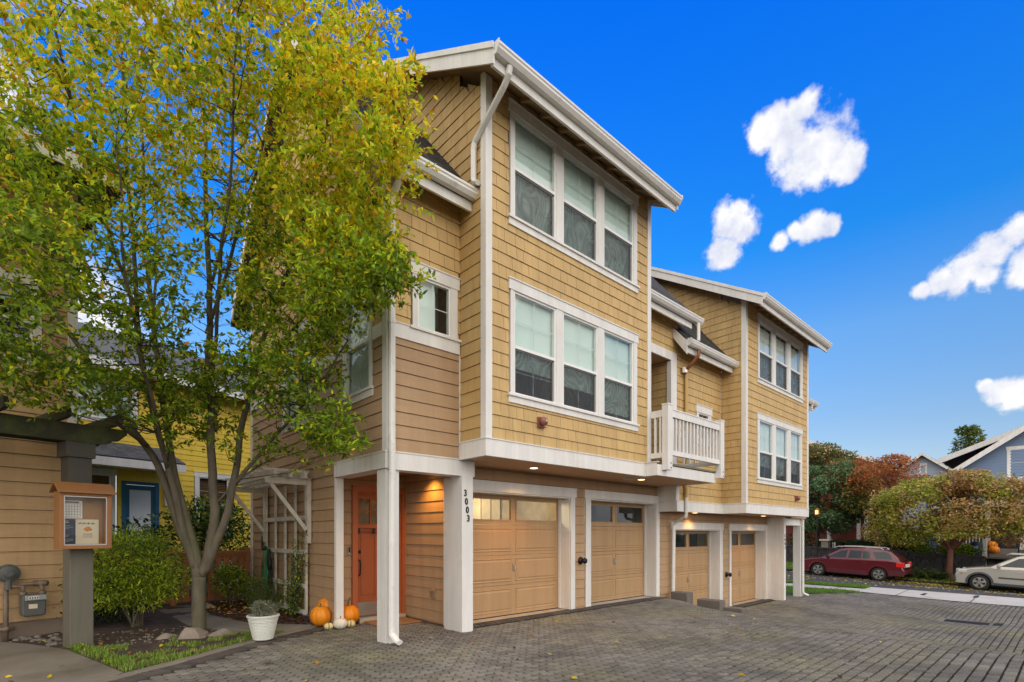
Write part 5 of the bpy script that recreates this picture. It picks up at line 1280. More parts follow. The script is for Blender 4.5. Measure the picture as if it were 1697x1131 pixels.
struct('grit', lt, 'grit', 'stuff')
def rock(at, r_, sq, label, seed, rz=0):
    b = MB(); b.ball((0, 0, 0), 1, 7, (1, 1, 1)); rg = random.Random(seed); o = Vector((rg.random() * 9, rg.random() * 9, 0))
    vv = []
    for p in b.v:
        p = Vector(p); k = 1 + .35 * mnoise.noise(p * 1.3 + o); p = p * k
        for q in range(5):
            n_ = Vector((math.cos(q * 1.3 + seed), math.sin(q * 1.3 + seed), .3 + .2 * q)).normalized(); d = p.dot(n_)
            if d > .72: p -= n_ * (d - .72)
        vv.append((at[0] + p.x * r_ * sq[0], at[1] + p.y * r_ * sq[1], at[2] + p.z * r_ * sq[2]))
    b.v = vv; return solo('rock', b, 'rock', label, 'rock', at, 'rocks round the tree foot')
rock((1.52, 8.36, .03), .21, (1.05, .75, .62), 'largest pale rock in front of the tree trunk', 3)
rock((1.88, 8.30, .02), .14, (1.25, .7, .5), 'flat dark rock right of the tree trunk', 5)
rock((1.24, 8.52, .02), .12, (1.2, .8, .5), 'small dark rock left of the tree trunk', 8)
rock((2.25, 11.1, .05), .16, (1.3, .8, .5), 'brown rock in the mulch before the fence', 11)

# ------------------------------------------------------------------ things by the entry
def pumpkin(at, r_, h, m, label, name='pumpkin', ribs=10, lean=(0, 0), stem=.07, cat='pumpkin', group='pumpkins and gourds by the front door', depth=.07):
    t = root(name, label, cat, at, group=group); b = MB(); b.smooth = True; nu, nv = ribs * 6, 14; A = Vector(at); n = len(b.v); vs_ = []
    for i in range(nv + 1):
        ph = math.pi * i / nv; rr = math.sin(ph) ** .85; zz = -math.cos(ph)
        dip = .16 * math.exp(-(rr / .22) ** 2)
        for j in range(nu):
            a = 2 * math.pi * j / nu; k = 1 - depth * (1 - abs(math.sin(a * ribs / 2)) ** .6) * min(1, rr * 2)
            z = (zz - (dip if zz > 0 else -dip)) * h / 2 + h / 2 * .97
            vs_.append((A.x + rr * r_ * k * math.cos(a) + lean[0] * z, A.y + rr * r_ * k * math.sin(a) + lean[1] * z, A.z + z))
    b.add(vs_, [(i * nu + j, i * nu + (j + 1) % nu, (i + 1) * nu + (j + 1) % nu, (i + 1) * nu + j) for i in range(nv) for j in range(nu)])
    if name == 'gourd':
        b.cur = 0
        for f in range(len(b.f)):
            j = f % nu
            if (j % 12) in (5, 6): b.m[f] = 1
    part('skin', b, m, t)
    s_ = MB(); c = A + Vector((lean[0] * h, lean[1] * h, h * .86)); s_.tube([c, c + Vector((0, 0, stem * .5)), c + Vector((stem * .15, .01, stem)), c + Vector((stem * .4, .01, stem * 1.35))], [r_ * .13, r_ * .07, r_ * .06, r_ * .07], 7); part('stem', s_, 'stem', t); return t
pumpkin((3.22, 8.03, .0), .165, .33, 'pumpkin', 'orange pumpkin on the left of the pumpkin group', lean=(-.05, 0), stem=.05)
pumpkin((3.40, 8.22, .07), .185, .37, 'pumpkin', 'orange pumpkin at the back leaning on the white door post', lean=(.05, 0), stem=.03)
pumpkin((3.61, 7.92, .0), .185, .32, 'pumpkin', 'orange pumpkin with the longest stem nearest the front door', stem=.11)
pumpkin((3.345, 7.61, .0), .105, .17, 'pumpkin_white', 'small white pumpkin between the two striped gourds', stem=.035, depth=.04)
pumpkin((3.19, 7.68, .0), .075, .105, ['gourd', 'gourd_stripe'], 'small striped gourd left of the white pumpkin', 'gourd', stem=.025, cat='gourd')
pumpkin((3.52, 7.64, .0), .078, .115, ['gourd', 'gourd_stripe'], 'small striped gourd right of the white pumpkin', 'gourd', stem=.025, cat='gourd')
b = MB(); b.smooth = False
n = 28; rings = 15; vs_ = []
for i in range(rings * 2):
    z = .02 + .31 * i / (rings * 2 - 1); r_ = .125 + .068 * (z - .02) / .31 + (.0035 if i % 2 else 0)
    for j in range(n): vs_.append((2.20 + (r_ + (.002 if (j + i // 2) % 2 else 0)) * math.cos(2 * math.pi * j / n), 7.50 + (r_ + (.002 if (j + i // 2) % 2 else 0)) * math.sin(2 * math.pi * j / n), z))
k = rings * 2; b.add(vs_, [(i * n + j, i * n + (j + 1) % n, (i + 1) * n + (j + 1) % n, (i + 1) * n + j) for i in range(k - 1) for j in range(n)] + [list(range(n))[::-1]])
pt = root('plant_pot', 'white woven-look tapered pot at the edge of the kerb', 'plant pot', (2.20, 7.50, .012))
part('pot_body', b, 'pot_white', pt)
b = MB(); b.lathe((2.20, 7.50, 0), [(.197, .322), (.207, .330), (.207, .350), (.186, .352), (.182, .30)], 28); part('rim', b, 'pot_white', pt)
b = MB(); b.lathe((2.20, 7.50, 0), [(.183, .26), (.02, .315)], 20); part('potting_soil', b, 'soil', pt)
shrub('potted_plant', 'silvery green bushy plant growing in the white pot', 'plant', (2.20, 7.50, .31), [((2.20, 7.50, .41), (.17, .17, .12), 1), ((2.15, 7.5, .46), (.09, .09, .08), .5), ((2.27, 7.47, .45), (.09, .09, .08), .5)], 1300, .045, .013, ['sage', 'sage_dark', 'sage'], (3, 1.3, 2), 12, 41, stem_m='sage_dark', stem_r=.005)
b = MB(); b.box(3.86, 4.60, 7.28, 7.86, .0, .022); bevel(solo('door_mat', b, 'mat_coir', 'plain brown coir mat before the orange front door', 'door mat', (4.23, 7.57, 0)), .006)

# ---- trellis with its small pergola top
tr = root('trellis', 'white weathered wooden trellis with slatted canopy on the brown side wall', 'trellis', (3.30, 9.9, .08))
um = MB(); um.box(-.5, .5, -.5, .5, -.5, .5); bm_ = um.mesh('slat', 'trellis_paint')
def tbar(name, x, y, z, sx, sy, sz): piece(name, bm_, Matrix.Translation((x, y, z)) @ Matrix.Diagonal((sx, sy, sz, 1)), tr)
for y in (10.98, 10.43, 9.89, 9.36, 8.85): tbar('upright_slat', 3.285, y, 1.22, .03, .065, 2.26)
for z in (1.735, 1.145, .565, .12): tbar('cross_slat', 3.262, 9.915, z, .02, 2.2, .075)
for y in (8.76, 11.07):
    tbar('wall_post', 3.29, y, 1.85, .07, .08, 1.1); tbar('arm', 2.95, y, 2.33, .72, .07, .10)
    q = MB(); q.bar((3.27, y, 1.50), (2.68, y, 2.28), .045, .06); part('brace', q, 'trellis_paint', tr)
for x in (2.68, 2.92, 3.16): tbar('canopy_beam', x, 9.9, 2.43, .045, 2.75, .11)
for y in (8.75, 9.2, 9.65, 10.1, 10.55, 11.0): tbar('canopy_slat', 2.92, y, 2.505, .74, .05, .045)
# hoses
def coil(cx, cy, z0, wy, h, turns, r_, seed, x_off=.0):
    rg = random.Random(seed); pts = []
    for i in range(turns * 18):
        a = 2 * math.pi * i / 18 + math.pi / 2; j = rg.uniform(-.008, .008); s_ = 1 + .10 * math.sin(i * .35 + seed)
        pts.append((cx + .02 * math.sin(a * 1.7) + x_off + .010 * (i / 18), cy + wy * math.cos(a) * s_ * (1.0 if math.sin(a) < 0.2 else .55) + j, z0 - h / 2 + h / 2 * math.sin(a) * (1 if math.sin(a) > 0 else s_)))
    return pts
b = MB(); b.smooth = True; b.tube(coil(3.16, 10.66, 1.22, .17, .92, 4, .012, 2), .014, 6); solo('garden_hose', b, 'hose_green', 'bright green garden hose looped on the trellis', 'garden hose', (3.16, 10.66, .3))
b = MB(); b.smooth = True; b.tube(coil(3.19, 10.58, 1.16, .10, .85, 4, .012, 5), .013, 6); b.tube([(3.15, 10.55, .35), (3.1, 10.45, .2), (3.12, 10.3, .3), (3.14, 10.4, .5), (3.15, 10.5, .15)], .012, 6); b.tube([(3.18, 10.9, 1.40), (3.14, 10.78, 1.31), (3.12, 10.66, 1.2)], [.016, .02, .03], 7); b.ball((3.13, 10.62, 1.18), .05, 5); b.tube([(3.16, 10.36, 1.0), (3.16, 10.36, .78)], .04, 8)
solo('soaker_hose', b, 'hose_black', 'black hose with spray head hung behind the green hose', 'garden hose', (3.17, 10.58, .2))
b = MB(); b.smooth = True; b.tube(coil(3.13, 10.62, 1.14, .13, .78, 1, .012, 9), .012, 6); solo('tan_cord', b, 'hose_tan', 'tan cord hung among the hoses', 'cord', (3.13, 10.62, .3))
# ---- picket fence
fe = root('picket_fence', 'brown stained picket fence between the townhouse and the yard', 'fence', (2.0, 12.0, 0))
fm = um.mesh('picket', 'fence_stain')
def fbar(name, x, y, z, sx, sy, sz): piece(name, fm, Matrix.Translation((x, y, z)) @ Matrix.Diagonal((sx, sy, sz, 1)), fe)
x = .62
while x < 3.1: fbar('picket', x, 12.0, .54, .115, .022, .90); x += .145
for z in (.14, .97): fbar('rail', 1.87, 12.035, z, 2.6, .045, .09)
fbar('cap_rail', 1.87, 12.0, 1.085, 2.6, .12, .045); fbar('top_rail', 1.87, 11.98, 1.03, 2.6, .03, .06)
for x in (.58, 1.85, 3.20): fbar('fence_post', x, 12.03, .57, .11, .11, 1.2)
# ---- notice board on its post, and the pergola the post carries
A12 = 14.8; pf = WF((.22, 8.57), A12, (math.sin(R(A12)), -math.cos(R(A12))))
pg = root('pergola', 'dark weathered pergola beam on a square grey post by the left house', 'pergola', pf.p(.12, 0, -.14), R(A12))
b = MB(); b.wbox(pf, 0, .245, -.05, 2.02, -.26, 0); bevel(part('post', b, 'post_grey', pg), .008)
b = MB(); b.wbox(pf, -.02, .225, 2.02, 2.44, -.25, .005); part('post_top', b, 'post_dark', pg)
b = MB(); b.wbox(pf, -.05, .255, 2.44, 2.63, -.29, .035); part('post_cap', b, 'post_dark', pg)
b = MB(); b.wprism(pf, [(-3.4, 2.63), (.30, 2.63), (.38, 2.645), (.40, 2.685), (.50, 2.70), (.60, 2.80), (.60, 2.86), (-3.4, 2.86)], .0, .05); part('beam', b, 'beam_dark', pg)
b = MB(); b.wprism(pf, [(-3.4, 2.63), (.30, 2.63), (.38, 2.645), (.40, 2.685), (.50, 2.70), (.60, 2.80), (.60, 2.86), (-3.4, 2.86)], -.29, -.24); part('beam', b, 'beam_dark', pg)
for u in (-2.9, -2.35, -1.8, -1.25, -.70, -.15, .38):
    b = MB(); pr_ = [(.42, 2.88), (.42, 2.94), (.36, 3.0), (-1.3, 3.0), (-1.3, 2.865), (.34, 2.865)]
    vs_ = [pf.p(u, z, d) for d, z in pr_] + [pf.p(u + .045, z, d) for d, z in pr_]; n = len(pr_)
    b.add(vs_, [list(range(n))[::-1], list(range(n, 2 * n))] + [(i, (i + 1) % n, n + (i + 1) % n, n + i) for i in range(n)]); part('rafter', b, 'beam_dark', pg)
nb = root('notice_board', 'cedar notice board cabinet with little gable roof fixed to the grey post', 'notice board', pf.p(.1, 1.27, .1), R(A12))
U0, U1, Z0, Z1 = -.16, .375, 1.27, 1.985; Dp = .20
b = MB(); b.wbox(pf, U0, U0 + .045, Z0, Z1, .0, Dp); b.wbox(pf, U1 - .045, U1, Z0, Z1, .0, Dp); b.wbox(pf, U0 + .045, U1 - .045, Z0, Z0 + .045, .0, Dp); b.wbox(pf, U0 + .045, U1 - .045, Z1 - .05, Z1, .0, Dp); bevel(part('cabinet', b, 'board_cedar', nb), .004)
b = MB()
vs_ = []
for u in (U0 - .03, U1 + .03): vs_ += [pf.p(u, z, d) for d, z in ((-.05, 1.97), (.10, 2.085), (.25, 1.97), (.25, 1.99), (.10, 2.108), (-.05, 1.99))]
b.add(vs_, [(0, 1, 4, 5), (1, 2, 3, 4), (6, 11, 10, 7), (7, 10, 9, 8), (0, 6, 7, 1), (1, 7, 8, 2), (5, 4, 10, 11), (4, 3, 9, 10), (2, 8, 9, 3), (0, 5, 11, 6)]); part('roof', b, 'board_cedar', nb)
b = MB(); b.wbox(pf, U0 + .045, U1 - .045, Z0 + .045, Z1 - .05, .01, .03); part('cork_panel', b, 'cork', nb)
b = MB(); g0, g1, h0, h1 = U0 + .046, U1 - .046, Z0 + .046, Z1 - .052
for (p, q, r_, s_) in ((g0, g1, h0, h0 + .012), (g0, g1, h1 - .012, h1), (g0, g0 + .012, h0 + .012, h1 - .012), (g1 - .012, g1, h0 + .012, h1 - .012)): b.wbox(pf, p, q, r_, s_, Dp - .035, Dp - .015)
part('door_frame', b, 'rail_silver', nb)
b = MB(); b.wbox(pf, g0 + .012, g1 - .012, h0 + .012, h1 - .012, Dp - .03, Dp - .026); part('pane', b, 'glass_clear', nb)
nt_ = root('notice', 'white calendar sheet with a dark grid in the notice board', 'notice', pf.p(-.01, 1.66, .04), R(A12), 'papers pinned in the notice board')
b = MB(); b.wbox(pf, -.115, .115, 1.655, 1.88, .034, .036); part('sheet', b, 'paper', nt_)
b = MB()
for i in range(8): b.wbox(pf, -.105 + i * .028, -.102 + i * .028, 1.67, 1.84, .0365, .0368)
for i in range(6): b.wbox(pf, -.105, .094, 1.67 + i * .034, 1.673 + i * .034, .0369, .0372)
b.wbox(pf, -.09, .08, 1.852, 1.868, .0365, .0368); part('printed_grid', b, 'ink_dark', nt_)
nt_ = root('notice', 'dark navy flyer with pale lines of text in the notice board', 'notice', pf.p(-.04, 1.34, .04), R(A12), 'papers pinned in the notice board')
b = MB(); b.wbox(pf, -.115, .045, 1.335, 1.645, .034, .036); part('sheet', b, 'paper_navy', nt_)
b = MB(); rg = random.Random(4)
for i, z in enumerate((1.615, 1.595, 1.56, 1.54, 1.52, 1.44, 1.425, 1.39, 1.375, 1.36)): b.wbox(pf, -.10 + rg.uniform(0, .02), .0 + rg.uniform(-.03, .03), z, z + (.010 if i < 2 else .005), .0365, .0368)
part('printed_text', b, 'ink_pale', nt_)
nt_ = root('notice', 'cream flyer with orange pumpkin picture and script heading in the notice board', 'notice', pf.p(.17, 1.34, .04), R(A12), 'papers pinned in the notice board')
b = MB(); b.wbox(pf, .045, .285, 1.33, 1.645, .037, .039); part('sheet', b, 'paper_cream', nt_)
b = MB()
for (u, z, r_) in ((.15, 1.52, .020), (.175, 1.53, .024), (.195, 1.515, .018), (.165, 1.505, .018)): b.add([pf.p(u + r_ * 1.2 * math.cos(k * .628), z + r_ * math.sin(k * .628), .0395 + u * .0003) for k in range(10)], [list(range(10))])
part('printed_pumpkins', b, 'ink_orange', nt_)
b = MB(); 
for k in range(11): b.wbox(pf, .075 + k * .016, .075 + k * .016 + .011, 1.585 + .004 * math.sin(k * 1.9), 1.600 + .006 * math.sin(k * 2.3), .0395, .0398)
for z in (1.46, 1.445, 1.43, 1.415): b.wbox(pf, .12, .22, z, z + .004, .0395, .0398)
part('printed_text', b, 'ink_dark', nt_)

# ---- left house
A13 = 12.5; hf = WF((-.2, 9.94), A13, (math.sin(R(A13)), -math.cos(R(A13))))
lh = root('brown_house', 'brown clapboard house at the left edge with white framed upper window', 'house', hf.p(-2, -.1, -2), R(A13))
hp = [(-6.5, .24), (.44, .24), (.44, 6.6), (-6.5, 6.6)]; ho = [(-1.6, .16, 3.86, 5.1)]
sh = MB(); sheath(sh, hf, hp, ho, th=.06)
es = WF(hf.p(.53, 0)[:2], A13 + 90, (math.cos(R(A13)), math.sin(R(A13)))); sh.wbox(es, .02, 6.0, .2, 6.6, -.06, 0)
wl = part('wall', sh, 'shadow_sheathing', lh); siding(wl, hf, hp, ho, 'siding_board', 'umber_siding', .24, .195, .018, Limit(200))
sb = MB(); siding(wl, es, [(.06, .24), (6.0, .24), (6.0, 6.6), (.06, 6.6)], [], 'siding_board', 'umber_siding', .24, .195, .018, None, sb); part('more_boards', sb, 'umber_siding', wl, kind='stuff')
b = MB(); b.wbox(hf, -6.5, .52, -.15, .238, -.1, -.004); part('foundation', b, 'foundation', lh)
b = MB(); b.wbox(hf, .44, .556, .24, 6.6, -.09, .026); part('corner_board', b, 'white_trim', lh)
window(lh, hf, -1.62, .18, 3.84, 5.12, [(-1.5, -.75), (-.63, .06)], mid=4.45, lower='none', shade_lo=4.7, label='white framed upper window')
b = MB(); b.prism('z', [hf.p(-7, 0, .7)[:2], hf.p(1.0, 0, .7)[:2], hf.p(1.0, 0, -7)[:2], hf.p(-7, 0, -7)[:2]], 6.6, 6.75); part('roof', b, 'roof_shingle', lh)
b = MB(); b.prism('z', [hf.p(-7, 0, .73)[:2], hf.p(1.03, 0, .73)[:2], hf.p(1.03, 0, .702)[:2], hf.p(-7, 0, .702)[:2]], 6.5, 6.76); part('fascia', b, 'white_trim', lh)
# gas meter
gm = root('gas_meter', 'grey gas meter with round regulator and pipes on the brown wall', 'gas meter', hf.p(-.05, .02, .2), R(A13))
def HP(u, z, d): return Vector(hf.p(u, z, d))
b = MB(); b.smooth = False
cu, cz = .02, .49
prof = [(-.125, -.14), (-.10, -.17), (.10, -.17), (.125, -.14), (.13, .08), (.11, .13), (-.11, .13), (-.13, .08)]
b.wprism(hf, [(cu + p, cz + q) for p, q in prof], .10, .27); o = part('meter_body', b, 'meter_grey', gm); bevel(o, .02)
b = MB(); b.wbox(hf, cu - .10, cu + .13, cz + .05, cz + .125, .271, .30); o = part('index_cover', b, 'meter_light', gm); bevel(o, .012)
b = MB(); b.wbox(hf, cu - .07, cu + .04, cz + .07, cz + .11, .3005, .303); part('dial_window', b, 'paper', o)
b = MB(); [b.wbox(hf, cu - .06 + k * .026, cu - .045 + k * .026, cz + .078, cz + .10, .3035, .305) for k in range(4)]; part('dial', b, 'ink_dark', o)
b = MB(); b.wbox(hf, cu - .06, cu + .03, cz - .06, cz + .0, .271, .274); part('label_plate', b, 'paper_cream', gm)
b = MB(); b.smooth = True
b.tube([HP(-.24, -.05, .12), HP(-.24, .35, .12), HP(-.24, .72, .12)], .028, 10); b.tube([HP(-.24, .74, .13), HP(-.14, .74, .15), HP(-.08, .73, .17), HP(-.08, .62, .18)], .026, 10); b.tube([HP(-.12, .76, .13), HP(.05, .765, .14), HP(.11, .765, .16), HP(.12, .70, .18), HP(.12, .62, .18)], .026, 10)
b.tube([HP(.05, .765, .10), HP(.17, .765, .20)], .04, 10); b.tube([HP(-.08, .66, .18), HP(-.08, .60, .18)], .042, 10); b.tube([HP(.12, .66, .18), HP(.12, .60, .18)], .042, 10); b.tube([HP(-.24, .20, .12), HP(-.24, .13, .12)], .045, 10); b.tube([HP(-.34, .165, .12), HP(-.15, .165, .12)], .022, 8)
part('pipework', b, 'rust_pipe', gm)
b = MB(); b.smooth = True
M_ = Matrix.Translation(HP(-.22, .92, .14)) @ Matrix.Rotation(R(A13), 4, 'Z')
b.smooth = False; b.lathe((0, 0, 0), [(.06, .07), (.105, .03), (.108, .012), (.128, .010), (.128, -.010), (.108, -.012), (.10, -.035), (.055, -.05), (.052, -.085), (.038, -.088), (.036, -.10)], 24, 'y'); [b.lathe((.118 * math.cos(k * .785), -.012, .118 * math.sin(k * .785)), [(.009, 0), (.009, -.012)], 6, 'y') for k in range(8)]; b.tube([(0, 0, -.09), (0, 0, -.22)], .04, 10); b.xf(M_); part('regulator', b, 'meter_grey', gm)

# ---- yellow house behind the fence
A18 = 17.5; yf = WF((1.63, 18.9), A18, (math.sin(R(A18)), -math.cos(R(A18))))
yh_ = root('yellow_house', 'bright yellow clapboard house with teal door behind the picket fence', 'house', yf.p(1, .9, -1), R(A18))
yp = [(-6.5, .8), (6.5, .8), (6.5, 6.35), (-6.5, 6.35)]; yo = [(.0, 1.0, .9, 3.03), (-1.75, -.10, 1.2, 3.32), (2.05, 3.35, 1.35, 3.5), (-1.9, .45, 4.65, 6.0)]
sh = MB(); sheath(sh, yf, yp, yo, th=.06); wl = part('wall', sh, 'yellow_paint', yh_); siding(wl, yf, yp, yo, 'siding_board', 'yellow_paint', .8, .17, .016, Limit(200))
dt = MB()
for a, b_, c, d in ((0, .11, .95, 3.03), (.89, 1.0, .95, 3.03), (.11, .89, 2.93, 3.03)): dt.wbox(yf, a, b_, c, d, -.02, .04)
yd = part('door', dt, 'blue_door', yh_, 'teal door with tall white glazed panel')
b = MB()
for a, b_, c, d in ((.115, .21, .98, 2.925), (.79, .885, .98, 2.925), (.21, .79, .98, 1.25), (.21, .79, 2.78, 2.925)): b.wbox(yf, a, b_, c, d, -.05, -.005)
part('door_leaf', b, 'blue_door', yd)
b = MB(); b.wbox(yf, .21, .79, 1.25, 2.78, -.035, -.02); part('pane', b, 'shade_white', yd)
b = MB(); b.smooth = True; b.ball(yf.p(.16, 1.92, .03), .035, 6); b.tube([yf.p(.16, 1.78, .0), yf.p(.16, 1.78, .05), yf.p(.26, 1.77, .06)], .014, 6); part('handle', b, 'steel', yd)
window(yh_, yf, -1.75, -.12, 1.2, 3.32, [(-1.6, -.26)], mid=2.3, lower='none', shade_lo=9, label='white framed window left of the teal door')
bl = MB(); [bl.wbox(yf, -1.58, -.28, 1.35 + k * .06, 1.385 + k * .06, -.12, -.10) for k in range(30)]; part('blind', bl, 'blind_wood', yh_)
window(yh_, yf, 2.05, 3.35, 1.35, 3.5, [(2.2, 3.2)], mid=2.45, lower='none', shade_lo=9, label='white framed window behind the tree stems')
bl = MB(); [bl.wbox(yf, 2.22, 3.18, 1.5 + k * .06, 1.535 + k * .06, -.12, -.10) for k in range(30)]; part('blind', bl, 'blind_wood', yh_)
window(yh_, yf, -1.9, .45, 4.65, 6.0, [(-1.75, -.80), (-.65, .30)], mid=5.3, lower='none', label='paired upper window behind the leaves')
b = MB(); b.wbox(yf, 1.13, 1.25, 2.35, 2.9, .0, .12); part('porch_lamp_box', b, 'white_trim', yh_)
def slope_prism(b, w, prof, u0, u1):
    n = len(prof); b.add([w.p(u0, z, d) for d, z in prof] + [w.p(u1, z, d) for d, z in prof], [list(range(n))[::-1], list(range(n, 2 * n))] + [(i, (i + 1) % n, n + (i + 1) % n, n + i) for i in range(n)])
b = MB(); slope_prism(b, yf, [(1.25, 3.50), (1.25, 3.56), (.0, 4.12), (.0, 4.04)], -4.0, 1.15); pr_ = part('porch_roof', b, 'roof_shingle_grey', yh_)
rg = random.Random(3); b = MB()
for k in range(11):
    d0, d1 = 1.27 - k * .115, 1.27 - (k + 1.05) * .115; z0, z1 = 3.56 + (1.25 - d0) * .448, 3.56 + (1.25 - d1) * .448; u = -4.0 - rg.random() * .3
    while u < 1.14:
        u2 = u + rg.uniform(.2, .34); a_, c_ = max(u, -4), min(u2 - .01, 1.15); u = u2
        if c_ - a_ > .03: b.hexa([yf.p(a_, z0, d0), yf.p(c_, z0, d0), yf.p(c_, z1, d1), yf.p(a_, z1, d1), yf.p(a_, z0 + .02, d0), yf.p(c_, z0 + .02, d0), yf.p(c_, z1 + .005, d1), yf.p(a_, z1 + .005, d1)])
part('roof_shingles', b, 'roof_shingle_grey', pr_, kind='stuff')
b = MB(); b.wbox(yf, -4.0, 1.16, 3.30, 3.52, 1.2, 1.27); b.wbox(yf, -4, 1.16, 3.38, 3.42, .0, 1.2); b.wbox(yf, 1.10, 1.16, 3.34, 3.50, .0, 1.2); part('porch_fascia', b, 'white_trim', yh_)
b = MB(); slope_prism(b, yf, [(.55, 6.25), (.55, 6.35), (-3.2, 8.4), (-3.2, 8.25)], -7, 7); slope_prism(b, yf, [(-3.2, 8.25), (-3.2, 8.4), (-7, 6.3), (-7, 6.2)], -7, 7); part('roof', b, 'roof_shingle_grey', yh_)
b = MB(); b.wbox(yf, -7, 7, 6.10, 6.34, .56, .60); part('fascia', b, 'white_trim', yh_)

